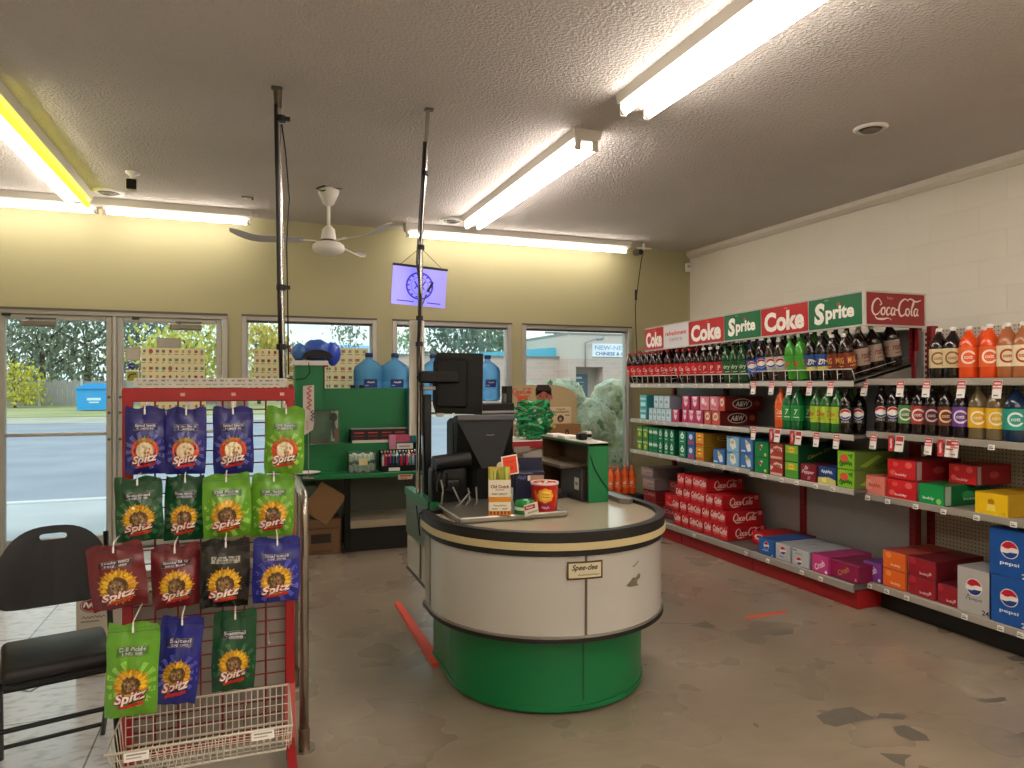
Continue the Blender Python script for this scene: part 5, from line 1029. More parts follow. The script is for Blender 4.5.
g = MB(); g.lathe([(.05, 0), (.052, .004), (.052, .05), (.047, .064), (.02, .07), (.001, .071)], mat('#2f8a4a', .25, .3, var=.1, scale=40), 20, TR(x0, 3.22, TZ)); g.lathe([(.0525, .02), (.0525, .035)], mat('#bcd8c0', .3), 20, TR(x0, 3.22, TZ), False); g.build('tin_body', t)
g = MB(); T = FR((x0+.01, 3.162, TZ+.028), (1, -.15, .25), (-.2, -.2, 1)); g.box((0, 0, 0), (.07, .06, .002), mat('#e2ddd2', .5), 0, T); g.rect(-.034, .002, .02, .024, ink('#b51d22'), T, .0016); g.scrawl(-.008, .013, .036, .011, W_, T, .002, 3); g.rect(-.02, -.02, .03, -.01, ink('#b0a898'), T, .0016); g.build('tag', t)
t = thing('dark_display_box', 'dark navy display box behind the red tub on the checkout', 'box', (ax(529, 3.5), 3.52, TZ)); x0 = ax(530, 3.5)
T0 = TR(x0, 3.52, TZ) @ RZ(-.25); g = MB(); NV = mat('#171a3a', .4, var=.1); g.box((0, 0, .085), (.16, .1, .17), NV, .003, T0); g.box((0, .047, .2), (.16, .006, .07), NV, 0, T0); T = T0 @ FR((-.08, -.051, 0), (1, 0, 0), (0, 0, 1))
g.rect(.07, .12, .155, .15, ink('#b98d72'), T, .0008); g.rect(.068, .122, .082, .148, ink('#e6dccb'), T, .0012); g.scrawl(.038, .137, .04, .02, ink('#5a5f90'), T, .001, 3); g.scrawl(.06, .162, .07, .007, ink('#9aa0c8'), T, .001); g.build('box', t)
# ---- register cluster at the back of the checkout
PB_ = mat('#0c0c0c', .45, var=.08, spec=.3); PB2 = mat('#111213', .45, var=.05, spec=.3); PB3 = mat('#09090a', .3, spec=.3)
pz = lambda u, v, y: ht(u, v, y=y)
y = 3.72; xl, xr = ax(458, y), ax(513, y); zt, zb = pz(483, 420, y), pz(483, 468, y)
t = thing('register_screen', 'large black register screen with tapering back, standing on the checkout', 'register', ((xl+xr)/2, y, .834))
g = MB(); xc = (xl+xr)/2; wd = xr-xl; T = FR((xc, y, zt), (1, -.08, 0), (0, .12, 1))
g.add([(-wd*.5, 0, 0), (wd*.5, 0, 0), (wd*.18, zb-zt, .02), (-wd*.12, zb-zt, .02), (-wd*.5, 0, -.09), (wd*.5, 0, -.09), (wd*.5, zb-zt, -.09), (-wd*.5, zb-zt, -.09)],
  [(0, 3, 2, 1), (4, 5, 6, 7), (0, 1, 5, 4), (1, 2, 6, 5), (3, 7, 6, 2), (0, 4, 7, 3)], PB2, T); g.scrawl(.02, -.085, .045, .007, ink('#8a8d92'), T, .008, 4); g.build('screen_back', t)
g = MB(); g.box((0, .012, -.04), (wd*1.04, .035, .1), mat('#46484c', .4), .006, T); g.build('top_bezel', t)
g = MB(); g.box((0, -.13, -.1), (wd*1.0, .28, .03), PB3, .004, T); g.build('glass_front', t)
g = MB(); g.prism([(-.06, -.05), (.11, -.05), (.13, .1), (-.08, .1)], .834, zb+.06, PB_, TR(xc, y+.02, 0)); g.b2((xc-.13, y-.08, .834), (xc+.16, y+.14, .86), PB_, .006); g.b2((xc-.15, y+.13, .86), (xc+.14, y+.3, zt+.0), PB_, .02); g.build('stand', t)
y = 3.98; t = thing('pole_screen', 'tall black touch screen clamped to the checkout pole', 'screen', (ax(458, y), y, 1.3))
xl, xr = ax(434, y), ax(481, y); z1, z0 = pz(458, 353, y), pz(458, 414, y); T = FR(((xl+xr)/2, y, (z0+z1)/2), (1, -.35, -.02), (.02, 0, 1)); wd = (xr-xl)*1.02; hh = z1-z0
g = MB(); g.prism([(-wd/2+.02, -hh/2), (wd/2, -hh/2), (wd/2, hh/2), (-wd/2+.02, hh/2), (-wd/2, hh/2-.06), (-wd/2, -hh/2+.06)], -.06, .0, PB3, T); g.box((-.03, 0, .012), (wd*.62, hh*.8, .03), PB2, .012, T); g.build('screen_body', t)
g = MB(); g.b2((ax(421, y)-.02, y-.045, 1.505), (ax(458, y), y-.0, 1.575), PB_, .01); g.b2((ax(419, y)-.015, y-.02, 1.53), (ax(422, y), y, 1.545), PB_); g.build('arm', t)
g = MB(); g.b2((ax(421, y), y-.05, 1.465), (ax(434, y), y, 1.487), mat('#8d8b88', .3, .8), .004); g.build('clamp_band', t)
g = MB(); g.box((-.1, -hh/2-.006, .02), (.045, .02, .03), mat('#c9c6c0', .4), .003, T); g.box((-.02, -hh/2-.0, .025), (.012, .012, .02), W_, 0, T); g.build('plug', t)
y = 4.25; t = thing('receipt_printer', 'black flat device with an upright arm, behind the register screen', 'register device', (ax(495, y), y, .834))
xl, xr = ax(478, y), ax(512, y); g = MB(); g.b2((xl, y-.05, pz(495, 415, y)), (xr, y+.1, pz(495, 403, y)), PB_, .006); g.b2((xl, y, .834), (xl+.03, y+.06, pz(495, 412, y)), PB_); g.build('body', t)
g = MB(); g.b2((ax(504, y), y-.03, pz(508, 404, y)), (ax(511, y), y+.05, pz(508, 386, y)), PB_, .004); g.build('upright_arm', t)
g = MB(); g.b2((xl, y-.056, pz(495, 413, y)), (xr+.02, y+.08, pz(495, 410.5, y)), mat('#8b8c8e', .3, .4), .002); g.build('grey_tray', t)
g = MB(); g.box((ax(503.5, y), y-.02, pz(503, 398, y)), (.025, .03, .06), mat('#6f716e', .4), .008); g.build('sensor', t)
y = 3.66; t = thing('card_terminal_stack', 'jumble of black payment devices and looped grey cables beside the pole', 'payment devices', (ax(455, y), y, .834))
g = MB(); g.cyl((ax(434, y), y, pz(450, 463, y)), (ax(470, y), y+.02, pz(450, 460, y)), .042, PB2, n=18); g.build('roller', t)
g = MB(); g.box((ax(450, y), y+.05, .95), (.2, .11, .2), PB_, .02, RZ(0), 2); g.build('base_unit', t)
g = MB(); g.box((ax(447, y), y-.03, .955), (.13, .05, .07), PB2, .015, None, 2); g.box((ax(441, y), y-.03, .985), (.05, .08, .1), PB3, .02, None, 2); g.build('handset', t)
for q, pts in enumerate([[(441, 508), (443, 490), (441, 480)], [(453, 487), (459, 500), (464, 507)], [(468, 488), (470, 500), (462, 509), (450, 510)], [(476, 487), (477, 502), (472, 511), (455, 512), (446, 510)], [(470, 492), (460, 504), (452, 509)]]):
    g = MB(); g.tube([(ax(u, y-.09-.012*q), y-.09-.012*q, max(pz(u, v, y-.09-.012*q), .842)) for u, v in pts], .0045, mat('#8b8a84', .4), 6); g.build('cable', t)
g = MB(); g.tube([(ax(443, y-.05), y-.05, .845), (ax(431, y), y, .842), (KX-.632, 3.5, .84), (KX-.64, 3.48, .77), (KX-.63, 3.5, .73), (KX-.62, 3.56, .75), (KX-.622, 3.62, .86)], .004, PB3, 6); g.build('black_cable', t)
# ---- green open box on the checkout
X0, X1, Ya, Yb, Z0, Z1 = 1.775, 1.9, 3.52, 4.18, .834, 1.165
t = thing('green_shelf_box', 'tall narrow green box, open on its left, on the checkout', 'shelf box', ((X0+X1)/2, (Ya+Yb)/2, Z0)); BR = mat('#5a3d1e', .6, var=.1)
g = MB(); g.b2((X0, Ya, Z0), (X1, Ya+.015, Z1), M_GRN); g.b2((X1-.012, Ya+.015, Z0), (X1, Yb, Z1), BR); g.b2((X0, Yb-.015, Z0), (X1-.012, Yb, Z1), BR); g.b2((X0, Ya, Z1-.014), (X1, Yb, Z1), M_GRN); g.build('carcass', t)
g = MB(); g.b2((X0-.005, Ya, Z1), (X1, Yb, Z1+.006), mat('#d9d6cc', .4)); g.build('white_top', t)
g = MB(); g.b2((X0-.12, Ya+.12, 1.02), (X1-.012, Yb-.03, 1.035), mat('#6d5c4a', .35)); g.build('shelf_board', t)
g = MB(); g.b2((X0-.02, Ya+.05, Z0), (X1-.02, Ya+.32, 1.02), mat('#3a3230', .5, var=.1)); g.rect(.0, .06, .06, .13, W_, FR((X0-.021, Ya+.14, Z0), (0, -1, 0), (0, 0, 1))); g.rect(.012, .085, .05, .105, ink('#a8a49c'), FR((X0-.0215, Ya+.14, Z0), (0, -1, 0), (0, 0, 1))); g.build('dark_divider', t)
g = MB(); g.tube([(X0+.01, Ya-.004, 1.1), (X0+.03, Ya-.004, 1.04), (X0+.07, Ya-.004, .97), (X1, Ya-.004, .9), (X1+.01, Ya+.1, .88)], .0035, ink('#0a3a1e'), 5); g.build('cable', t)
for q, (xx, yy) in enumerate(((1.79, 4.0), (1.8, 3.85))):
    o = MB().box((xx, yy, Z1+.016), (.09, .1, .02), W_, .004).build('paper_stack', loc=(xx, yy, Z1+.006)); tag(o, 'small white paper stack on top of the green box, %s' % ('further back', 'nearer the stapler')[q], 'papers')
t = thing('small_stapler', 'small black and white gadget on top of the green box', 'gadget', (1.85, 3.72, Z1+.006)); g = MB(); g.box((1.83, 3.72, Z1+.026), (.05, .07, .04), PB_, .01, None, 2); g.build('black_body', t); g = MB(); g.box((1.875, 3.74, Z1+.03), (.035, .06, .048), mat('#cfcbc0', .4), .004); g.b2((1.86, 3.709, Z1+.02), (1.89, 3.712, Z1+.04), PB_); g.build('white_body', t)
# ------------------------------------------------------------------ green display counter by the windows
M_GRN2 = mat('#0b733f', .45, var=.06, scale=3); GY = 6.2
gc = thing('green_display_counter', 'green tiered display counter with a tall left tower, below the front windows', 'display counter', (.95, 6.45, 0))
g = MB(); g.b2((.36, GY, .675), (1.56, 6.78, .715), M_GRN2, .004); g.build('counter_top', gc)
g = MB(); g.b2((.4, 6.46, .715), (1.5, 6.76, .96), M_GRN2); g.b2((.4, 6.457, .845), (1.5, 6.46, .85), mat('#0a5a2c', .5)); g.build('riser_step', gc)
g = MB(); g.prism([(.5, .96), (1.42, .96), (1.44, 1.3), (1.4, 1.46), (.5, 1.46)], -6.68, -6.64, M_GRN2, Matrix(((1,0,0,0),(0,0,-1,0),(0,1,0,0),(0,0,0,1)))); g.build('back_board', gc)
g = MB(); g.prism([(1.42, .72), (1.5, .72), (1.5, .98), (1.46, 1.0), (1.43, 1.46), (1.4, 1.46)], -6.74, -6.46, mat('#1a7a8a', .45, var=.08), Matrix(((1,0,0,0),(0,0,-1,0),(0,1,0,0),(0,0,0,1)))); g.build('end_panel', gc)
g = MB(); g.b2((.375, 6.5, .715), (.62, 6.76, 1.665), M_GRN2, .004); g.b2((.62, 6.5, 1.45), (.63, 6.76, 1.665), ink('#082c16')); g.build('tower', gc)
g = MB(); g.b2((.36, 6.48, 1.665), (.66, 6.78, 1.71), mat('#cfccc2', .45), .004); g.b2((.61, 6.48, 1.655), (.66, 6.6, 1.668), mat('#8a2420', .5)); g.build('tower_ledge', gc)
g = MB(); g.b2((.78, 6.28, .02), (.83, 6.34, .675), PB_); g.build('post', gc)
g = MB(); g.b2((1.5, 6.22, .02), (1.55, 6.3, .675), mat('#8e8d88', .4, .3)); g.build('post', gc)
g = MB(); g.b2((.37, 6.22, 0), (.4, 6.28, .675), mat('#8e8d88', .4, .3)); g.build('post', gc)
g = MB(); g.b2((.83, 6.3, .26), (1.5, 6.76, .285), mat('#b1a590', .5)); g.b2((.83, 6.295, .22), (1.5, 6.31, .285), mat('#a3977f', .5)); g.build('low_shelf', gc)
g = MB(); g.b2((.83, 6.36, 0), (1.5, 6.74, .22), ink('#100f0e')); g.build('plinth', gc)
g = MB(); g.b2((.4, 6.74, .0), (1.52, 6.77, .675), mat('#5c6256', .6)); g.build('rear_panel', gc)
g = MB(); T = FR((1.3, GY-.004, .68), (1, 0, 0), (0, -.2, 1)); g.box((0, -.01, .004), (.13, .045, .003), mat('#e8d8c8', .5), .002, T); g.rect(-.05, -.005, .05, .01, ink('#d8604c'), T, .007); g.rect(-.04, -.024, .02, -.016, ink('#b85848'), T, .007); g.build('price_label', gc)
# blue covers on the tower
t = thing('blue_covered_bundle', 'lumpy blue bundle with a black band on the tower ledge of the green counter', 'bundle', (.52, 6.62, 1.71)); M_BL = mat('#2c54b0', .4, var=.15, scale=20)
def lump(c, r, m, seed, amp=.12, sub=3, flat=None):
    bm = bmesh.new(); bmesh.ops.create_icosphere(bm, subdivisions=sub, radius=1); vs = []
    for v in bm.verts:
        p = v.co; k = 1+amp*noise.noise(p*1.8+Vector((seed, 2, 3)))*2; q = Vector((p.x*r[0]*k, p.y*r[1]*k, p.z*r[2]*k))
        if flat is not None and q.z < flat: q.z = flat
        vs.append(q+Vector(c))
    bm.verts.index_update(); fs = [[v.index for v in f.verts] for f in bm.faces]; bm.free(); return MB().add(vs, fs, m, None, True)
lump((.42, 6.6, 1.785), (.075, .07, .085), mat('#3a6cb0', .4, var=.15), 1, .08, 2).build('left_lump', t); lump((.575, 6.62, 1.8), (.13, .1, .11), M_BL, 2, .05).build('middle_lump', t); lump((.71, 6.62, 1.78), (.075, .07, .11), mat('#2f50c8', .3, var=.15), 3, .1).build('right_lump', t)
g = MB(); P = [(.57+.135*cos(a), 6.56-.09*sin(a)*0+.0, 1.735+.075*sin(a)) for a in [PI*k/14 for k in range(15)]]; vs = [(x, 6.52, z) for x, y, z in P]+[(x, 6.56, z) for x, y, z in P]
g.prism([(x, z) for x, y, z in P], -6.57, -6.51, PB3, Matrix(((1,0,0,0),(0,0,-1,0),(0,1,0,0),(0,0,0,1)))); g.build('black_band', t)
g = MB(); g.tube([(.49, 6.5, 1.76), (.49, 6.48, 1.68), (.5, 6.48, 1.6), (.46, 6.48, 1.55), (.38, 6.48, 1.54), (.25, 6.3, 1.56), (.2, 4.05, 1.53)], .004, PB3, 5); g.build('cable', t)
for k, x in enumerate((.90, .98)):
    o = MB().b2((x-.022, 6.64, 1.46), (x+.022, 6.68, 1.49), PB3, .004).build('black_clip', loc=(x, 6.66, 1.46)); tag(o, '%s of two small black clips on the green back board' % ('left', 'right')[k], 'clip')
# displays on the counter
t = thing('clear_ticket_case', 'clear acrylic case with a dark figure picture on the green riser', 'display case', (.63, 6.4, .96)); M_ACR = glassy('clear_acrylic', '#eaf4ee', .08, '#dfeae2', .1)
g = MB(); g.b2((.5, 6.4, .962), (.75, 6.405, 1.27), M_ACR); g.b2((.5, 6.48, .962), (.75, 6.485, 1.27), M_ACR); g.b2((.5, 6.4, 1.265), (.75, 6.485, 1.27), M_ACR); g.build('acrylic_shell', t)
g = MB(); T = FR((.5, 6.478, .965), (1, 0, 0), (0, 0, 1)); g.rect(0, 0, .25, .3, mat('#3f6f56', .5, var=.1), T); g.rect(.185, .02, .245, .295, ink('#c8c0b4'), T, .001); g.ell(.205, .235, .035, .04, ink('#2a1512'), T, .002); g.flat([(.18, .19), (.215, .2), (.24, .06), (.2, .04)], ink('#2b3a3a'), T, .002); g.flat([(.21, .12), (.245, .14), (.245, .02), (.215, .02)], ink('#a8443a'), T, .003); g.rect(.01, .01, .17, .05, ink('#6a4a3a'), T, .002); g.build('picture', t)
t = thing('black_counter_display', 'low black display box with rows of red lettering on the green riser', 'display box', (1.14, 6.5, .96))
g = MB(); g.b2((.86, 6.48, .962), (1.38, 6.6, 1.085), ink('#15100f'), .004); T = FR((.86, 6.479, .962), (1, 0, 0), (0, 0, 1))
for k in range(4):
    for rr in range(3): g.rect(.03+k*.125, .025+rr*.03, .03+k*.125+.09, .035+rr*.03, ink(['#6d1d20', '#7d2a2a', '#c03b3a'][rr]), T, .0008)
g.b2((.86, 6.478, 1.083), (1.38, 6.6, 1.09), ink('#8d8682')); g.build('box', t)
g = MB(); g.b2((.87, 6.465, .962), (1.2, 6.478, .985), mat('#d8d5cc', .5)); g.build('white_strip', t)
t = thing('white_lid_tub', 'clear tub filled with small white lids on the green counter', 'tub', (.93, 6.3, .715)); x0 = .925
g = MB(); g.b2((x0-.12, 6.22, .717), (x0+.12, 6.225, .9), M_ACR); g.b2((x0-.12, 6.4, .717), (x0+.12, 6.405, .9), M_ACR); g.b2((x0-.12, 6.22, .717), (x0-.115, 6.405, .9), M_ACR); g.b2((x0+.115, 6.22, .717), (x0+.12, 6.405, .9), M_ACR); g.b2((x0-.12, 6.22, .716), (x0+.12, 6.405, .719), M_ACR); g.rect(-.03, .07, .045, .13, mat('#e4d9a8', .5), FR((x0, 6.2195, .717), (1, 0, 0), (0, 0, 1))); g.build('clear_box', t)
rnd = random.Random(8)
for k in range(24):
    x, y, z = x0-.095+.038*(k % 6), 6.255+.05*((k//6) % 2)+.03, .75+.075*(k//12)+.01*(k % 2); g = MB(); g.lathe([(.018, 0), (.02, .004), (.02, .05), (.014, .058), (.001, .06)], mat('#f0eee8', .4), 10, TR(x, y, z-.03+(.02 if k > 11 else 0))); g.build('lid', t)
t = thing('lighter_display', 'tray of colourful lighters standing in rows on the green counter', 'lighter display', (1.3, 6.3, .715))
g = MB(); g.b2((1.1, 6.24, .716), (1.5, 6.42, .745), PB3); g.b2((1.1, 6.24, .745), (1.5, 6.245, .77), PB3); g.b2((1.16, 6.238, .722), (1.26, 6.24, .752), W_); g.b2((1.1, 6.41, .745), (1.5, 6.42, .9), PB3); g.build('tray', t)
LC = ['#c9c2ba', '#b03040', '#4a2f6a', '#2c3a5a', '#26264a', '#35506a', '#c8324a', '#7a1f3a', '#d03a6a', '#4fa0a8', '#a8c8cc', '#2c2f5a', '#3a4a7a', '#2a3550']
for rr in range(2):
    for k in range(14):
        x = 1.115+k*.0275; y = 6.275+rr*.06; z = .75+rr*.03; g = MB(); g.box((x, y, z+.05), (.02, .012, .1), mat(LC[(k+rr*5) % 14], .25, var=0), .004); g.box((x, y, z+.108), (.017, .011, .018), mat('#c8c4bc', .25, .8), .003); g.build('lighter', t)
t = thing('pink_blister_box', 'pink-topped box with a white label behind the lighters', 'box', (1.3, 6.42, .96)); g = MB(); g.b2((1.2, 6.44, .962), (1.4, 6.47, 1.03), mat('#b0486a', .5, var=.2, scale=30)); g.b2((1.2, 6.43, .9), (1.26, 6.44, 1.03), mat('#c08098', .5)); g.build('box', t); g = MB(); g.b2((1.27, 6.42, .9), (1.42, 6.43, .95), mat('#d8d6d2', .5)); T = FR((1.27, 6.419, .9), (1, 0, 0), (0, 0, 1)); g.rect(.02, .02, .12, .03, ink('#8a8884'), T); g.build('label_card', t)
t = thing('paper_plate', 'white paper plate at the left end of the green counter', 'plate', (.46, 6.3, .715)); g = MB(); g.lathe([(.02, .001), (.06, .002), (.085, .012), (.1, .02), (.103, .022), (.1, .024), (.085, .016), (.06, .006), (.001, .005)], mat('#d9d9d2', .6), 24, TR(.46, 6.3, .715) @ Matrix.Scale(1.15, 4, (1, 0, 0))); g.build('plate', t)
t = thing('hanging_price_sign', 'tall narrow white paper sign with red marks beside the green tower', 'paper sign', (.38, 5.2, 1.0)); y = 6.15; xa, xb = ax(303, y), ax(314, y)
g = MB(); g.prism([(xa, ht(303, 436, y=y)), (xb-.01, ht(310, 430, y=y)), (xb, ht(314, 424, y=y)), (xb, ht(314, 385, y=y)), (xa, ht(303, 386, y=y))], -y-.003, -y, mat('#d9cbc2', .6), Matrix(((1,0,0,0),(0,0,-1,0),(0,1,0,0),(0,0,0,1)))); T = FR((xa, y-.0045, ht(303, 430, y=y)), (1, 0, 0), (0, 0, 1))
g.scrawl(.05, .27, .2, .04, ink('#c9656a'), T, .0005, 5, None, PI/2); g.scrawl(.075, .12, .09, .03, ink('#4a3a3a'), T, .0005, 3, None, PI/2); g.rect(.03, -.0, .035, .08, ink('#8a6a68'), T, .0005); g.build('paper', t)
g = MB(); g.cyl(((xa+xb)/2, y+.004, .715), ((xa+xb)/2, y+.004, ht(308, 430, y=y)), .004, M_STEEL, n=6); g.b2((xa, y-.02, .7), (xb, y+.06, .716), M_STEEL); g.build('stand', t)
# cardboard under the counter
t = thing('cardboard_box', 'brown cardboard box under the left end of the green counter', 'cardboard box', (.59, 6.5, 0)); KB = mat('#7d5d40', .8, var=.1); g = MB(); g.b2((.43, 6.35, 0), (.76, 6.62, .3), KB, .004); T = FR((.43, 6.349, 0), (1, 0, 0), (0, 0, 1)); g.rect(.07, .1, .24, .18, ink('#2a1c14'), T, .0008); g.rect(.03, .22, .3, .235, ink('#5a4028'), T, .0008); g.rect(.08, .02, .26, .035, ink('#5a4028'), T, .0008); g.build('body', t); g = MB(); g.prism([(.43, .3), (.76, .3), (.76, .31), (.43, .31)], -6.62, -6.35, KB, Matrix(((1,0,0,0),(0,0,-1,0),(0,1,0,0),(0,0,0,1)))); g.build('flap', t)
t = MB(); T = FR((.61, 6.33, .455), (.82, .0, -.57), (.57, -.15, .82)); t.box((0, 0, 0), (.26, .3, .02), mat('#93704c', .8, var=.06), .002, T); o = t.build('cardboard_sheet', loc=(.61, 6.33, .31)); tag(o, 'tilted flat cardboard piece leaning on the brown box under the counter', 'cardboard')
t = MB(); t.b2((.44, 6.4, .315), (.55, 6.6, .6), mat('#6b7a6a', .6), .003); o = t.build('grey_carton', loc=(.5, 6.5, .315)); tag(o, 'grey-green carton standing on the brown box under the counter', 'carton')
# jug shelf and water jugs
js = thing('jug_shelf', 'white shelf across the windows carrying the blue water jugs', 'shelf', (1.6, 6.9, 1.3)); g = MB(); g.b2((.85, 6.72, 1.3), (2.5, 7.1, 1.325), M_WHITE); g.build('shelf_board', js)
for x in (.9, 1.65, 2.4):
    g = MB(); g.b2((x-.015, 6.88, 0), (x+.015, 6.92, 1.3), M_WHITE); g.build('leg', js)
M_JUG = glassy('blue_jug_plastic', '#cdeeff', .06, '#74c8ff', .5); JG = None
def jug(x, y, z, lab, s=1.0):
    global JG
    if JG is None:
        t = thing('water_jug', lab, 'water jug', (x, y, z), 'blue water jugs in the windows'); g = MB()
        g.lathe([(.1, .0), (.128, .012), (.133, .04), (.133, .1), (.127, .108), (.133, .116), (.133, .19), (.127, .198), (.133, .206), (.133, .3), (.12, .345), (.06, .395), (.032, .41), (.028, .44), (.03, .455)], M_JUG, 28); g.build('jug_body', t, local=True)
        g = MB(); g.lathe([(.033, .435), (.035, .438), (.035, .47), (.03, .476), (.001, .477)], mat('#1c2a5c', .4), 16); g.build('cap', t, local=True)
        g = MB(); rr = .1345; wp = lambda v: ((rr+v.z)*cos(-1.75+v.x/rr), (rr+v.z)*sin(-1.75+v.x/rr), v.y); g.rect(-.04, .14, .075, .22, mat('#1d2f78', .4), None, 0, wp, 8, 1); g.scrawl(.02, .19, .06, .016, W_, None, .0008, 4, wp); g.rect(-.03, .155, .0, .165, ink('#9ab4e0'), None, .0008, wp, 3, 1); g.build('label', t, local=True); t.scale = (s, s, 1); JG = t; return t
    r = copy_thing(JG, (x, y, z), (0, 0, 0), lab); r.scale = (s, s, 1); return r
jug(along_y(369, 6.86), 6.86, 1.326, 'leftmost blue water jug, at the right side of the window behind the green counter', 1.12); jug(along_y(395, 6.86), 6.86, 1.326, 'blue water jug just left of the checkout pole, nearest the window pillar', 1.12)
jug(along_y(399, 7.0), 7.02, 1.326, 'blue water jug mostly hidden behind the one left of the checkout pole', .9) if 0 else None
jug(along_y(433, 6.9), 6.9, 1.326, 'blue water jug between the checkout pole and the black touch screen'); jug(along_y(463, 6.92), 6.92, 1.326, 'blue water jug hidden behind the black touch screen, only its cap showing'); jug(along_y(487.5, 6.9), 6.9, 1.326, 'blue water jug standing clear at the right of the black touch screen')
# flyers on the glass
PAPER = glassy('thin_flyer_paper', '#ffffff', .0, '#f3e8c6', 1.0)
def flyer(name, lab, x0, x1, z0, z1, y, seed, nx, nz):
    rnd = random.Random(seed); g = MB(); g.b2((x0, y, z0), (x1, y+.003, z1), PAPER); T = FR((x0, y-.0006, z0), (1, 0, 0), (0, 0, 1)); w, h = x1-x0, z1-z0
    for i in range(nx):
        for j in range(nz):
            cx, cy = (i+.5)/nx*w, (j+.5)/nz*h; a, b = w/nx*.36, h/nz*.3; c = rnd.choice(['#b0564a', '#c87a50', '#8a8a5a', '#7c6f5a', '#c9a860', '#9a3f38', '#6a7a6a', '#b89a6a'])
            if rnd.random() < .5: g.ell(cx, cy+b*.3, a*rnd.uniform(.5, 1), b*rnd.uniform(.5, 1), ink(c), T, 0, 8)
            else: g.rect(cx-a*rnd.uniform(.4, .9), cy-b*.2, cx+a*rnd.uniform(.4, .9), cy+b*.9, ink(c), T)
            g.rect(cx-a, cy-b*.95, cx+a*rnd.uniform(.2, .9), cy-b*.7, ink('#8a7f6a'), T)
    if w > .4: g.rect(w/2-.004, 0, w/2+.004, h, ink('#e8e0c8'), T, .0004)
    o = g.build(name, loc=((x0+x1)/2, y, z0)); tag(o, lab, 'flyer', 'grocery flyers taped to the glass')
fy = WY+.01; q = lambda u, y=fy: along_y(u, y)
flyer('grocery_flyer', 'wide grocery flyer taped across the right door glass, above the red rack', q(141), q(205), ht(170, 382, y=fy), ht(170, 348, y=fy), fy, 1, 10, 4)
flyer('grocery_flyer', 'lower grocery flyer on the right door, seen through the wire grid', q(140), q(206), ht(170, 420, y=fy), ht(170, 386, y=fy), fy, 2, 10, 4)
fy = WY+.035
flyer('grocery_flyer', 'grocery flyer on the window at the left of the dark pole', q(254, fy), q(284, fy), ht(270, 400, y=fy), ht(270, 349, y=fy), fy, 3, 5, 6)
flyer('grocery_flyer', 'tall grocery flyer on the window between the blue bundle and the jugs', q(287, fy), q(368, fy), ht(340, 400, y=fy), ht(340, 348, y=fy), fy, 4, 11, 6)
fy = WY+.012
for nm, lab, u, v, r, c, c2 in (('door_sticker', 'round dark blue sticker on the right door glass, left of the flyer', 132, 366, .03, '#22306c', '#8a98c8'), ('door_sticker', 'square white sticker with a yellow-green picture on the right door', 132.5, 376, .055, '#dcd9cc', '#9a9a28'), ('door_notice', 'plain grey paper notice on the right door above the stickers', 133, 354, .06, '#a79f90', '#b5ad9e'), ('door_notice', 'grey paper notice above the wide flyer on the right door', 169, 343, .1, '#9d968a', '#a8a194')):
    x, z = q(u, fy), ht(u, v, y=fy); T = FR((x, fy, z), (1, 0, 0), (0, 0, 1)); g = MB()
    if nm == 'door_sticker' and r < .04: g.lathe([(r, 0), (r, .002), (.001, .002)], ink(c), 20, T); g.scrawl(0, 0, .035, .012, ink(c2), T, .0026, 3)
    else:
        h = r if r < .09 else .045; g.box((0, 0, 0), (r*2, h*2, .003), mat(c, .5), 0, T)
        g.rect(-r*.8, -h*.8, r*.8, h*.75, ink(c2), T, .002)
        if r == .055: g.stroke([(-.03, -.02), (-.02, .01), (.03, .02)], .012, ink('#3a3420'), T, .003)
    o = g.build(nm, loc=(x, fy, z)); tag(o, lab, 'sticker' if 'sticker' in nm else 'notice')
# ------------------------------------------------------------------ table with the red edge, behind the checkout
TY = 4.95; xa, xb = ax(511, TY), ax(566, TY); tz = ht(535, 441, y=TY)
t = thing('red_edged_table', 'small white table with a red front edge behind the checkout', 'table', ((xa+xb)/2, TY+.3, 0))
g = MB(); g.b2((xa, TY, tz-.03), (xb, TY+.5, tz), M_WHITE); g.build('table_top', t)
g = MB(); g.b2((xa, TY-.006, tz-.055), (xb, TY, tz), mat('#9c1420', .45), .002); T = FR((xa, TY-.0066, tz-.05), (1, 0, 0), (0, 0, 1)); g.rect(.02, -.03, .15, .012, mat('#a09488', .5), T); g.build('red_edge', t)
for x in (xa+.03, xb-.03):
    for y in (TY+.03, TY+.47): g = MB(); g.b2((x-.014, y-.014, 0), (x+.014, y+.014, tz-.03), M_BLK); g.build('leg', t)
g = MB(); g.prism([(xa+.1, tz-.1), (xa+.25, tz-.06), (xb-.1, tz-.12), (xb-.02, tz-.25), (xb-.06, tz-.27), (xb-.2, tz-.17), (xa+.12, tz-.14)], -TY-.06, -TY-.02, mat('#a8a49c', .4), Matrix(((1,0,0,0),(0,0,-1,0),(0,1,0,0),(0,0,0,1)))); 
for x in (xb-.1, xb-.05): g.cyl((x, TY+.015, tz-.19), (x, TY+.012, tz-.19), .014, PB3)
g.build('curved_bracket', t)
g = MB(); g.b2((xa+.02, TY+.1, tz-.45), (xb-.02, TY+.45, tz-.43), PB_); g.b2((xa+.1, TY+.1, tz-.43), (xb-.15, TY+.3, tz-.22), mat('#6a5048', .6, var=.3, scale=30)); g.build('lower_shelf', t)
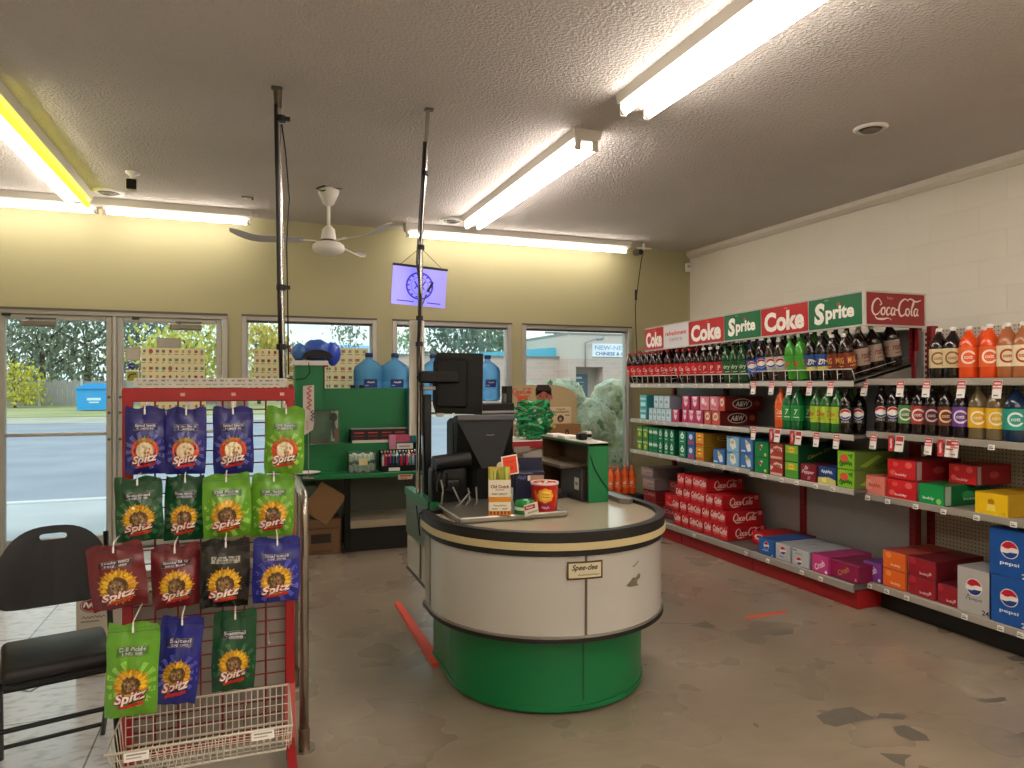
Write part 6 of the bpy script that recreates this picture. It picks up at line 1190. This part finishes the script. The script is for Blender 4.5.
# bundle of green plastic
t = thing('green_plastic_bundle', 'big loose bundle of shiny green plastic ribbons and bags on the red-edged table', 'bundle', (ax(535, 5.1), 5.12, tz)); bx, by = ax(535, 5.1), 5.14
M_GP = mat('#1c8a4c', .25, var=.35, scale=18, coat=.4); lump((bx, by, tz+.12), (.115, .09, .12), M_GP, 4, .1, 3, -.119).build('core', t); rnd = random.Random(11)
g = MB()
for k in range(230):
    a = rnd.random()*2*PI; hz = rnd.uniform(.02, .3); rr = .095+.055*min(1, hz/.16)-.06*max(0, (hz-.2)/.1)+rnd.uniform(-.03, .015); c = Vector((bx+rr*cos(a), by+rr*.8*sin(a), tz+hz)); tn = Vector((-sin(a), cos(a), rnd.uniform(-.35, .35))).normalized(); nr = Vector((cos(a), sin(a), rnd.uniform(-.2, .9))).normalized(); l = rnd.uniform(.03, .075); w_ = rnd.uniform(.004, .012); vs = []; sd = tn.cross(nr).normalized()
    for i in range(6):
        s_ = i/5-.5; p = c+tn*l*2*s_+nr*.025*cos(s_*PI)-Vector((0, 0, .03*s_*s_))
        vs += [p-sd*w_*(1.1-abs(s_)), p+sd*w_*(1.1-abs(s_))]
    g.add(vs, [(2*i, 2*i+1, 2*i+3, 2*i+2) for i in range(5)], mat(['#178a4a', '#22a45c', '#0f6a38', '#3cb878', '#0c5a30'][k % 5], .2, var=.1), None, True)
o = g.build('ribbons', t); o['kind'] = 'stuff'
for (u, v, m, rt) in ((515, 421, W_, -.2), (540, 421, mat('#d6dcb0', .5), .5), (549, 444, W_, 0), (553, 426, ink('#c8c43c'), 1.3)):
    g = MB(); T = FR((ax(u, 4.93), 4.93, ht(u, v, y=4.93)), (cos(rt), 0, sin(rt)), (-sin(rt), 0, cos(rt))); g.box((0, 0, 0), (.022, .042, .002), m, 0, T); g.rect(-.006, -.008, .006, .008, ink('#8a8a84'), T, .0015); g.build('tag', t)
# boxes behind
y = 5.3; t = thing('brown_logo_box', 'brown box with a small dark head emblem, right of the green bundle', 'box', (ax(567, y), y+.1, tz)); xa, xb = ax(551, y), ax(581, y); zt = ht(567, 425, y=y)
g = MB(); g.b2((xa, y, tz-.04), (xb, y+.25, zt), mat('#8a6236', .6, var=.05), .003); T = FR((ax(567, y), y-.001, ht(567, 433, y=y)), (1, 0, 0), (0, 0, 1)); HD = ink('#2a1c18'); g.ell(0, .005, .018, .028, HD, T, 0); g.ell(-.002, -.004, .009, .014, ink('#9a6a50'), T, .0006); g.build('box_body', t); g = MB(); g.b2((xa, y, zt), (xb, y+.25, zt+.006), mat('#7a5428', .6)); g.build('lid', t)
g = MB(); g.b2((xa, y+.02, 0), (xb, y+.25, tz-.04), mat('#5c4026', .6)); o = g.build('brown_pedestal', loc=((xa+xb)/2, y+.13, 0)); tag(o, 'plain brown pedestal box under the box with the head emblem', 'box')
y = 5.42; t = thing('cream_sign_card', 'cream card with black lettering and a dark head emblem, before the standee', 'sign card', (ax(561, y), y, zt)); xa, xb = ax(550, y), ax(571, y); za, zb = zt+.006, ht(561, 407, y=y)
g = MB(); g.b2((xa, y, za), (xb, y+.012, zb), mat('#d6c29c', .6), .002); T = FR(((xa+xb)/2, y-.001, (za+zb)/2), (1, 0, 0), (0, 0, 1)); hh = zb-za; ww = xb-xa; g.scrawl(0, hh*.36, ww*.4, .014, K_, T, 0, 4); g.scrawl(0, hh*.2, ww*.8, .018, K_, T, 0, 7); g.ell(0, -hh*.2, ww*.16, hh*.22, HD, T, .0006); g.ell(-.002, -hh*.24, ww*.07, hh*.12, ink('#b08a6a'), T, .001); g.rect(-ww*.44, -hh*.02, -ww*.2, hh*.03, K_, T); g.rect(ww*.2, -hh*.02, ww*.44, hh*.03, K_, T); g.build('card', t)
y = 5.72; t = thing('cardboard_standee', 'tan rounded cardboard standee with red script and a printed dark-haired boy', 'standee', (ax(543, y), y, 0)); xa, xb = ax(510, y), ax(577, y); zt = ht(530, 385, y=y); zr = ht(575, 397, y=y)
g = MB(); n = 14; P = [(xa, 0), (xb, 0), (xb, zr-.03)]+[(xb-.26*(1-cos(PI/2*k/n)), zr-.03+(zt-zr+.03)*sin(PI/2*k/n)) for k in range(1, n+1)]+[(xa+.04, zt), (xa, zt-.03)]
g.prism(P, -y-.02, -y, mat('#b7a27c', .6, var=.04), Matrix(((1,0,0,0),(0,0,-1,0),(0,1,0,0),(0,0,0,1)))); T = FR((0, y-.0008, 0), (1, 0, 0), (0, 0, 1)); X_ = lambda u: ax(u, y); Z_ = lambda v, u=540: ht(u, v, y=y)
script(g, T, X_(522), Z_(391.5), X_(532)-X_(512.5), ink('#c8402a'), .0006, .16); g.flat([(X_(517), Z_(396)), (X_(528), Z_(396)), (X_(527), Z_(404)), (X_(518.5), Z_(404))], ink('#e2461e'), T, .0006); g.flat([(X_(515), Z_(395.4)), (X_(530), Z_(395.4)), (X_(529.5), Z_(396.8)), (X_(515.5), Z_(396.8))], ink('#d85a3a'), T, .0009); g.flat([(X_(513), Z_(408)), (X_(524), Z_(403)), (X_(528), Z_(405)), (X_(520), Z_(412))], ink('#8a5a48'), T, .001)
SK = ink('#a8604c'); fx = X_(543.5); k = (X_(552)-X_(536))/2
P = [(-.9, .1), (-.86, -.5), (-.6, -1.05), (-.2, -1.35), (.2, -1.3), (.6, -.95), (.85, -.4), (.92, .2), (.6, .8), (-.6, .8)]; g.fan([(fx+a*k, Z_(397)+b*k) for a, b in P][::1], SK, T, .001)
P = [(-1.0, .1), (-1.02, .9), (-.75, 1.4), (.6, 1.42), (.98, .95), (1.02, .1), (.85, .3), (.75, .75), (.2, .6), (-.7, .75), (-.85, .4)]; g.fan([(fx+a*k, Z_(397)+b*k) for a, b in P], ink('#2c1a14'), T, .0014)
for s_ in (-1, 1): g.ell(fx+s_*.4*k, Z_(397)+.1*k, .14*k, .09*k, ink('#2a1814'), T, .0018, 10); g.stroke([(fx+(s_*.4-.2)*k, Z_(397)+.3*k), (fx+s_*.4*k, Z_(397)+.38*k), (fx+(s_*.4+.2)*k, Z_(397)+.3*k)], .07*k, ink('#3a2018'), T, .0018)
g.stroke([(fx-.02*k, Z_(397)+.05*k), (fx-.1*k, Z_(397)-.3*k), (fx+.08*k, Z_(397)-.34*k)], .07*k, ink('#86443a'), T, .0018); g.ell(fx, Z_(397)-.68*k, .34*k, .16*k, ink('#c23a3a'), T, .0018, 12); g.rect(fx-.2*k, Z_(397)-.7*k, fx+.2*k, Z_(397)-.62*k, W_, T, .0022); g.ell(fx+1.0*k, Z_(397)-.05*k, .13*k, .24*k, SK, T, .0012, 10)
g.flat([(fx-.3*k, Z_(397)-1.1*k), (fx+.5*k, Z_(397)-1.05*k), (fx+1.0*k, Z_(397)-.9*k), (fx+2.0*k, Z_(397)-2.2*k), (fx+2.3*k, Z_(397)-4*k), (fx-1.6*k, Z_(397)-4*k), (fx-1.3*k, Z_(397)-2*k)], ink('#b09a8c'), T, .0009); g.stroke([(fx+.75*k, Z_(397)-.7*k), (fx+.6*k, Z_(397)-1.3*k), (fx+.1*k, Z_(397)-1.7*k)], .16*k, ink('#4a3028'), T, .0016); g.build('printed_board', t)
g = MB(); g.prism([(y+.02, 0), (y+.3, 0), (y+.02, .9)], ax(543, y)-.005, ax(543, y)+.005, mat('#a08c68', .7), Matrix(((0,0,1,0),(1,0,0,0),(0,1,0,0),(0,0,0,1)))); g.build('easel_leg', t)
# orange bottles in the dark crate
t = thing('dark_crate', 'dark navy crate of orange soda on the floor below the right window', 'crate', (3.75, 6.72, 0)); g = MB(); g.b2((3.42, 6.62, 0), (4.02, 6.86, .3), mat('#16182c', .5, var=.1), .006); g.b2((3.42, 6.618, .2), (4.02, 6.62, .215), ink('#2a2c48')); T = FR((3.5, 6.6175, .02), (1, 0, 0), (0, 0, 1)); g.rect(.2, .05, .45, .15, ink('#2a3a7a'), T); g.build('crate_body', t)
for k, u in enumerate((611, 618, 625, 632)): bottle('ocrush', along_y(u, 6.7), 6.7, .302, '%s from left on the navy crate' % ORD[k], r=.045)
# ------------------------------------------------------------------ red seed rack
RY = 2.95; RX0, RX1 = -.445, .168; M_RED = mat('#a3151b', .4, var=.1); M_WIRE = mat('#7c1a1e', .4); M_WW = mat('#d8d0c0', .45, var=.05)
rk = thing('seed_rack', 'red-framed wire grid rack hung with seed bags, white basket at its foot', 'display rack', ((RX0+RX1)/2, RY, 0))
g = MB()
for x in (RX0, RX1-.036): g.b2((x, RY-.012, .09), (x+.036, RY+.012, 1.485), M_RED, .004)
g.b2((RX0, RY-.013, 1.433), (RX1, RY+.013, 1.485), M_RED, .004); g.b2((RX0+.036, RY-.01, .09), (RX1-.036, RY+.01, .12), M_RED)
for x in (-.24, -.06, .12): g.box((x, RY-.0135, 1.46), (.016, .002, .012), ink('#d6a8a0'))
g.build('frame', rk)
g = MB(); n = 7
for k in range(1, n): x = RX0+.03+(RX1-RX0-.06)*k/n; g.cyl((x, RY, .12), (x, RY, 1.44), .0036, M_WIRE, n=6, caps=False)
for k in range(25): z = .14+k*.0525; g.cyl((RX0+.03, RY-.004, z), (RX1-.03, RY-.004, z), .003, M_WIRE, n=5, caps=False)
g.build('wire_grid', rk)
g = MB(); g.b2((RX0+.03, RY+.03, .14), (RX1-.03, RY+.036, .79), mat('#9b948c', .6, var=.05)); g.build('backing_board', rk)
for s_, x in enumerate((RX0+.018, RX1-.018)):
    g = MB(); g.prism([(RY-.3, .07), (RY-.1, .09), (RY+.28, .09), (RY+.28, .055), (RY-.1, .055), (RY-.3, .0)], x-.016, x+.016, M_RED, Matrix(((0,0,1,0),(1,0,0,0),(0,1,0,0),(0,0,0,1)))); 
    g.prism([(RY-.012, .3), (RY+.012, .3), (RY+.012, .085), (RY-.03, .085)], x-.02, x+.02, mat('#c9605c', .45) if s_ else M_RED, Matrix(((0,0,1,0),(1,0,0,0),(0,1,0,0),(0,0,0,1)))); g.build('foot', rk)
    for y in (RY-.06, RY+.24):
        g = MB(); g.cyl((x-.012, y, .026), (x+.012, y, .026), .026, PB3, n=16); g.b2((x-.016, y-.012, .026), (x+.016, y+.012, .056), PB_); g.build('caster', rk)
g = MB(); g.b2((RX0+.04, RY-.016, 1.488), (RX1-.03, RY-.012, 1.523), mat('#c4c0b6', .5)); T = FR((RX0+.04, RY-.0166, 1.488), (1, 0, 0), (0, 0, 1))
for k in range(26): g.rect(.01+k*.0205, .022, .01+k*.0205+.004+.012*((k*7) % 5)/4, .028, ink('#77726a'), T); 
for k in range(20): g.rect(.015+k*.0255, .008, .015+k*.0255+.01+.01*((k*3) % 4)/3, .013, ink('#98938a'), T)
g.build('price_strip', rk)
# basket
g = MB(); bx0, bx1 = RX0+.015, RX1-.025; yb, yf = RY-.03, RY-.32; zb, zf0, zf1, zt = .16, .165, .275, .305
loop = lambda pts, r=.0045: g.tube(pts, r, M_WW, 6)
loop([(bx0, yb, zt), (bx1, yb, zt)]); loop([(bx0, yb, zt), (bx0-.02, yf, zf1), (bx1+.0, yf, zf1), (bx1, yb, zt)]); loop([(bx0, yb, zb), (bx0+.02, yf+.06, zf0), (bx1-.02, yf+.06, zf0), (bx1, yb, zb), (bx0, yb, zb)])
for k in range(26):
    x = bx0+(bx1-bx0)*k/25; xq = x+.02*(.5-k/25); g.tube([(x, yb, zt), (x, yb, zb), (xq, yf+.06, zf0), (x-.01*(1-k/25), yf, zf1)], .0021, M_WW, 5)
for k in range(1, 6):
    s_ = k/6; g.cyl((bx0, yb+(yf+.06-yb)*s_, zb), (bx1, yb+(yf+.06-yb)*s_, zb), .002, M_WW, n=5)
for z in (.195, .23, .265): g.cyl((bx0, yb, z), (bx1, yb, z), .002, M_WW, n=5)
for s_ in (.35, .7): g.cyl((bx0-.01, yf+.06*(1-s_), zf0+(zf1-zf0)*s_), (bx1, yf+.06*(1-s_), zf0+(zf1-zf0)*s_), .002, M_WW, n=5)
for s_ in range(1, 6):
    q = s_/6; 
    for e in (bx0, bx1): g.tube([(e, yb+(yf+.06-yb)*q, zb), (e-(.01 if e == bx0 else 0), yb+(yf-yb)*q, zt+(zf1-zt)*q)], .002, M_WW, 5)
bk = g.build('basket', rk)
for x in (bx0+.075, bx1-.1):
    g = MB(); T = FR((x, yf-.004, .26), (1, 0, 0), (0, .25, 1)); g.box((0, 0, 0), (.075, .032, .003), W_, 0, T); g.rect(-.03, .002, .03, .007, ink('#98938a'), T, .002); g.rect(-.03, -.008, .015, -.003, ink('#b8b3aa'), T, .002); g.build('price_label', bk)
# ---- seed bags
BAGS = { # colour, dark edge, banner text, second, motif, description
 'navy_pumpkin': ('#24277a', '#181a52', 'Salted Seeds', 'PUMPKIN', 'navy blue pumpkin seed bag'),
 'lime_pumpkin': ('#66a02a', '#467614', 'Dill Seeds', 'PUMPKIN', 'lime green pumpkin seed bag'),
 'dark_green': ('#124a2a', '#0b2f1a', 'Seasoned', 'SUNFLOWER', 'dark green sunflower seed bag'),
 'lime': ('#62a026', '#3e7014', 'Dill Pickle', 'SUNFLOWER', 'lime green sunflower seed bag'),
 'maroon': ('#6c1c24', '#421014', 'Smoky BBQ', 'BBQ Salee', 'maroon sunflower seed bag'),
 'black': ('#161312', '#0b0a09', 'Cracked', 'PEPPER', 'black sunflower seed bag'),
 'navy': ('#242986', '#181b58', 'Salted', 'SUNFLOWER', 'navy blue sunflower seed bag')}
def seed_bag(kind, uL, uR, vT, vB, y, rot, lab, seed, yaw=0):
    base, dk, t1, t2, _ = BAGS[kind]; uc = (uL+uR)/2; wd = (ax(uR, y)-ax(uL, y)); zt = ht(uc, vT, y=y); zb = ht(uc, vB, y=y); h = zt-zb; th = .028
    t = thing('seed_bag', lab, 'seed bag', (ax(uc, y), y, zb), 'seed bags hanging on the red rack')
    T = Matrix.Rotation(yaw, 4, 'Z') @ Matrix.Rotation(rot, 4, 'Y') @ FR((0, 0, 0), (1, 0, 0), (0, 0, 1))
    Mf = mat(base, .26, var=.1, scale=9, coat=.25); rnd = random.Random(seed); NX, NY = 16, 22; sx = rnd.uniform(0, 50)
    def edge(b):   # half width along the height: pinched top and puffed middle
        return wd/2*(1-.06*max(0, (b-.8)/.2)**2+.015*sin(b*9+sx)-.03*max(0, (.12-b)/.12))
    def zf(a, b):
        p = max(0, 1-abs(a)**2.4)*max(0, min(1, b/.28))**.6*max(0, min(1, (.93-b)/.38))**.7 if b < .93 else 0
        wr = .009*noise.noise(Vector((a*2.2+sx, b*3.5, 1)))+.006*noise.noise(Vector((a*6+sx, b*8, 2)))+.004*sin(a*7+sx)*max(0, (b-.78)/.22)+.003*sin(a*9+sx)*max(0, (.12-b)/.12)
        return th*p+wr+.012*max(0, b-.8)/.2
    def P(a, b): return (a*edge(b), b*h+.006*sin(a*5+sx)*(b > .95), zf(a, b))
    vs = [P(-1+2*i/NX, j/NY) for j in range(NY+1) for i in range(NX+1)]; W = NX+1
    g = MB(); g.add(vs, [(j*W+i, j*W+i+1, (j+1)*W+i+1, (j+1)*W+i) for j in range(NY) for i in range(NX)], Mf, T, True)
    vb = []
    for j in range(NY+1):
        for i in range(NX+1):
            x, yy, z = P(-1+2*i/NX, j/NY); e = 1-abs(-1+2*i/NX)**2.4; vb.append((x, yy, z-.001-(.75*th*e*max(0, min(1, j/NY/.28))*max(0, min(1, (.93-j/NY)/.38)) if j/NY < .93 else 0)))
    g.add(vb, [(j*W+i, (j+1)*W+i, (j+1)*W+i+1, j*W+i+1) for j in range(NY) for i in range(NX)], Mf, T, True)
    # printed front
    wp = lambda v: (v.x*wd/2*.98, v.y*h, zf(max(-1, min(1, v.x)), max(0, min(1, v.y)))+.0012+v.z)
    asp = (wd/2)/h; cx, cy, R = 0, .36, .68
    I = lambda c: mat(c, .35, var=0, coat=.2)
    if kind in ('navy_pumpkin', 'dark_green', 'navy', 'lime', 'lime_pumpkin'):
        lg = {'navy_pumpkin': '#5a5cae', 'navy': '#4a50c0', 'dark_green': '#2e6a40', 'lime': '#8cc844', 'lime_pumpkin': '#98cc50'}[kind]
        for q in range(14):
            a = 2*PI*q/14+.1; g.rect(0, 0, 1, 1, I(lg), T, 0, lambda v, a=a: wp(Vector((cx+min(.95, max(-.95, (R*.9+.42*v.x)*cos(a+(v.y-.5)*.22))), cy+(R*.9+.42*v.x)*asp*sin(a+(v.y-.5)*.22), 0))), 5, 2) if abs(sin(a)) < .97 else None
    g.rect(-.62, .655, .62, .76, I(dk), T, .0004, wp, 10, 2); g.rect(-.58, .662, .58, .664, I('#c8c0a0'), T, .0008, wp, 10, 1); g.rect(-.58, .752, .58, .754, I('#c8c0a0'), T, .0008, wp, 10, 1)
    wt = I('#cfcbd8' if kind != 'black' else '#d8d4c8')
    if kind == 'black': g.rect(-.6, .662, .6, .755, I('#a8a49a'), T, .0006, wp, 10, 2); wt = I('#1c1a18')
    g.text(t1, 0, .73, .042, wt, T, w=1.0, z=.0012, bold=.02, warp=wp); g.text(t2, 0, .683, .03, wt, T, w=.8, z=.0012, bold=.02, warp=wp)
    if 'pumpkin' in kind:
        g.ell(cx, cy, R, R*asp*1.02, I('#d2451c'), T, .0006, 24, wp, r_in=.62); g.ell(cx, cy, R*.64, R*asp*.66, I('#e8d8b4'), T, .0009, 20, wp); g.ell(cx, cy, R*.92, R*asp*.95, I('#f07a30'), T, .0009, 24, wp, r_in=.9)
        for q in range(7):
            a = PI*(.28+.44*q/6); g.flat([(cx+R*.75*cos(a)-.06, cy+R*asp*.72*sin(a)), (cx+R*.75*cos(a)+.06, cy+R*asp*.72*sin(a)), (cx+R*1.12*cos(a), cy+R*asp*1.22*sin(a))], I(['#4a8a2c', '#6aa63c'][q % 2]), T, .0014, wp)
        for q in range(9): a = q*2.4; g.ell(cx+.22*cos(a)*(q/9)**.5*1.3, cy+.22*asp*1.3*sin(a)*(q/9)**.5, .07, .05*asp*1.6, I(['#c8b078', '#f4ead0', '#b86a3c'][q % 3]), T, .0013, 8, wp)
    else:
        for rg, (ro, ri, c, n_) in enumerate(((1.12, .55, '#c88a14', 18), (1.0, .5, '#f0c020', 18))):
            for q in range(n_):
                a = 2*PI*(q+.5*rg)/n_; da = .15
                pt = lambda r, b: (cx+R*r*cos(b), cy+R*r*asp*sin(b)); g.flat([pt(ri, a-da), pt((ri+ro)*.52, a-da), pt(ro, a), pt((ri+ro)*.52, a+da), pt(ri, a+da)], I(c), T, .0006+.0003*rg, wp)
        g.ell(cx, cy, R*.58, R*asp*.58, I('#5c3c1e'), T, .0013, 20, wp); g.ell(cx, cy, R*.36, R*asp*.36, I('#8c6a44'), T, .0016, 16, wp)
        for q in range(10): a = q*2.4; r = .09+.018*q; g.ell(cx+r*cos(a), cy+r*asp*sin(a), .035, .05*asp, I(['#2c1c10', '#b89a6a'][q % 2]), T, .0019, 7, wp)
    k_ = dict(bold=.05, shear=.2, rot=.0)
    wr = lambda v: wp(Vector((v.x, v.y+v.x*.05, v.z)))
    g.rect(-.45, .115, .5, .155, I('#c8241c'), T, .0022, wr, 8, 1); g.text('Spitz', .03, .215, .17, I('#1c0c08'), T, w=1.34, z=.0024, bold=.09, shear=.2, warp=wr); g.text('Spitz', .0, .225, .16, I('#c8281e'), T, w=1.3, z=.003, bold=.075, shear=.2, warp=wr); g.text('Spitz', .0, .225, .15, I('#f6efe6'), T, w=1.24, z=.0038, bold=.03, shear=.2, warp=wr)
    g.build('bag', t, local=True)
    g = MB(); g.rect(-1, .905, 1, .915, mat(dk, .4), T, .0006, wp, 14, 1); g.rect(-1, .945, 1, .95, mat(dk, .4), T, .0006, wp, 14, 1); g.build('top_seal', t, local=True)
    # the white hook it hangs on belongs to the rack
    g = MB(); hx, hz = ax(uc, y)-h*sin(-rot)*.92, zt-.012; zz = hz+.02
    g.tube([(hx, RY-.002, zz+.0), (hx, y-.006, zz), (hx, y-.022, zz-.002), (hx, y-.03, zz-.012), (hx, y-.031, zz-.022)], .0024, M_WHITE, 7); g.box((hx, RY-.006, zz), (.02, .006, .03), M_WHITE, .003); g.box((hx, y-.031, zz-.024), (.006, .005, .02), W_, .001); g.build('hook', rk)
N_ = 'seed bag on the rack'
for a in [('navy_pumpkin', 125, 166.5, 407, 474, 2.88, 0, 'navy blue pumpkin seed bag at the left end of the top row', 1), ('navy_pumpkin', 165, 206, 408, 474, 2.87, .02, 'navy blue pumpkin seed bag, second from left in the top row', 2),
 ('navy_pumpkin', 213.5, 254, 407, 473.5, 2.87, -.01, 'navy blue pumpkin seed bag, third from left in the top row', 3), ('lime_pumpkin', 264, 303.5, 407, 473.5, 2.87, .03, 'lime green pumpkin seed bag at the right end of the top row', 4),
 ('dark_green', 116.5, 164.5, 477, 541, 2.82, -.03, 'dark green sunflower seed bag at the left end of the second row', 5), ('dark_green', 163.5, 204, 475, 540, 2.86, .03, 'dark green sunflower seed bag, second from left in the second row', 6),
 ('lime', 203.5, 252, 474, 537, 2.82, -.02, 'lime green sunflower seed bag, third from left in the second row', 7), ('lime', 250, 293.5, 474, 536, 2.85, .03, 'lime green sunflower seed bag at the right end of the second row', 8),
 ('maroon', 93, 150, 543, 608, 2.72, -.1, 'maroon sunflower seed bag at the left end of the third row', 9), ('maroon', 153, 203, 544, 607, 2.76, -.04, 'maroon sunflower seed bag, second from left in the third row', 10),
 ('black', 199, 249, 539, 607, 2.74, .03, 'black sunflower seed bag in the third row', 11), ('navy', 252, 299.5, 537, 602, 2.74, .02, 'navy blue sunflower seed bag at the right end of the third row', 12),
 ('lime', 104, 157, 622, 716, 2.55, .04, 'lime green sunflower seed bag, lowest at the left beside the chair', 13), ('navy', 152, 196, 616, 704, 2.68, .1, 'navy blue sunflower seed bag in the lowest row, tilted', 14), ('dark_green', 211, 255, 610, 690, 2.72, .03, 'dark green sunflower seed bag in the lowest row, above the basket', 15)]:
    seed_bag(*a)
for (u, v) in ((240, 587), (268, 632), (246, 690)):
    g = MB(); x, z = ax(u, RY), ht(u, v, y=RY); g.tube([(x, RY, z), (x, RY-.16, z+.01), (x, RY-.17, z+.02)], .003, M_WHITE, 6); g.build('hook', rk)
# ------------------------------------------------------------------ chrome rail
t = thing('chrome_rail', 'bent chrome guard rail standing on the floor beside the seed rack', 'guard rail', (.205, 3.0, 0)); rx = .208
P = [(rx, 2.99, .012), (rx, 2.99, .95)]+[(rx, 2.99+.09*(1-cos(PI/2*k/6)), .95+.09*sin(PI/2*k/6)) for k in range(1, 7)]+[(rx, 3.55, 1.04)]+[(rx, 3.55+.09*sin(PI/2*k/6), 1.04-.09*(1-cos(PI/2*k/6))) for k in range(1, 7)]+[(rx, 3.64, .012)]
M_RAIL = mat('#b4ada2', .22, .9, var=.12, scale=6)
g = MB(); g.tube(P, .019, M_RAIL, 14); g.build('tube', t)
for y in (2.99, 3.64): g = MB(); g.cyl((rx, y, 0), (rx, y, .01), .045, M_RAIL, n=20); g.cyl((rx, y, .01), (rx, y, .09), .023, mat('#7d6a58', .4, .7, var=.2), n=14); g.build('floor_flange', t)
# ------------------------------------------------------------------ folding chair
CX, CY, CR = -.70, 3.15, math.radians(15)
ch = thing('folding_chair', 'black padded folding chair at the left, in front of the glass doors', 'chair', (CX, CY, 0)); ch.rotation_euler = (0, 0, CR); ch.scale = (.88, .95, 1.03)
M_FR = mat('#0e0e0f', .4, .2, var=.05); M_VIN = mat('#0f0f10', .5, var=.08, bump=.05, bscale=120)
g = MB(); g.box((0, 0, .445), (.40, .39, .055), M_VIN, .025, None, 3); g.build('seat', ch, local=True)
g = MB(); g.box((0, 0, .412), (.385, .38, .018), M_FR, .006); g.build('seat_pan', ch, local=True)
g = MB(); n = 24; out = []; pw, ph = .225, .26
for k in range(n*2):
    a = 2*PI*k/(n*2); sx_, sy_ = cos(a), sin(a); e = 2/2.6 if sy_ > 0 else 2/6
    out.append((pw*math.copysign(abs(sx_)**e, sx_), (.215 if sy_ > 0 else .1)*math.copysign(abs(sy_)**(2/2.1 if sy_ > 0 else 2/6), sy_)))
inn = [(.055*cos(2*PI*k/(n*2)), .172+.014*max(-.9, min(.9, 1.6*sin(2*PI*k/(n*2))))) for k in range(n*2)]
TB = Matrix.Translation((0, .205, .68)) @ Matrix.Rotation(math.radians(12), 4, 'X').inverted() @ FR((0, 0, 0), (1, 0, 0), (0, 0, 1)); N2 = n*2
def bow(x): return -.028*(x/.225)**2+.028
vs = [(x, y, bow(x)*-1+d) for d in (0, -.03) for L_ in (out, inn) for x, y in L_]; q = lambda d, l, k: d*2*N2+l*N2+(k % N2); fs = []
for k in range(N2):
    fs += [(q(0,0,k), q(0,0,k+1), q(0,1,k+1), q(0,1,k)), (q(1,0,k+1), q(1,0,k), q(1,1,k), q(1,1,k+1)), (q(0,0,k+1), q(0,0,k), q(1,0,k), q(1,0,k+1)), (q(0,1,k), q(0,1,k+1), q(1,1,k+1), q(1,1,k))]
g.add(vs, fs, M_VIN, TB, False); g.build('backrest', ch, local=True)
for s_ in (-1, 1):
    g = MB(); g.tube([(s_*.215, .27, .84), (s_*.222, .235, .66), (s_*.222, .13, .44), (s_*.222, -.19, .0)], .0125, M_FR, 8); g.build('leg', ch, local=True)
    g = MB(); g.tube([(s_*.2, -.15, .42), (s_*.2, -.1, .38), (s_*.2, .25, 0)], .0115, M_FR, 8); g.build('leg', ch, local=True)
for y, z in ((-.085, .225), (-.015, .345)): g = MB(); g.cyl((-.222, y+.01, z), (.222, y+.01, z), .0095, M_FR, n=8); g.build('rung', ch, local=True)
g = MB(); g.cyl((-.2, .2, .062), (.2, .2, .062), .009, M_FR, n=8); g.build('rung', ch, local=True)
# box on the floor behind the chair
t = thing('drink_case', 'white drink case with a red oval logo and 24, on the floor behind the chair', 'drink case', (-.66, 4.15, 0)); y = 4.1; xa, xb = ax(76, y), ax(122, y)
g = MB(); g.b2((xa, y, 0), (xb, y+.3, .415), mat('#c9c0b4', .6, var=.04), .004); T = FR((xa, y-.0008, 0), (1, 0, 0), (0, 0, 1)); w_ = xb-xa
g.ell(w_*.33, .37, w_*.25, .036, ink('#8e1c24'), T, 0); g.ell(w_*.33, .37, w_*.23, .031, ink('#e0d4cc'), T, .0004, r_in=.93); g.scrawl(w_*.33, .372, w_*.34, .03, W_, T, .0006, 3)
g.scrawl(w_*.38, .31, w_*.5, .012, ink('#5a4a44'), T, .0004, 6); g.rect(w_*.1, .285, w_*.5, .292, ink('#8a7c74'), T); g.ell(w_*.36, .04, w_*.14, .026, ink('#1a1718'), T, 0); g.text('24', w_*.36, .04, .026, W_, T, z=.0006, bold=.03); g.rect(w_*.06, .025, w_*.16, .035, ink('#6a5c56'), T)
T2 = FR((xb+.0008, y, 0), (0, 1, 0), (0, 0, 1))
for q in range(14): g.ell(.03+.02*(q*5 % 13), .1+.02*(q*7 % 15), .02, .02, ink(['#b8323c', '#d8d4cc', '#4a8a8a', '#2c5a6a'][q % 4]), T2, .0002*q, 8)
g.build('case_body', t); g = MB(); g.b2((xa+.004, y+.004, .415), (xb-.004, y+.296, .417), mat('#bdb4a8', .6)); g.build('top_flap', t)
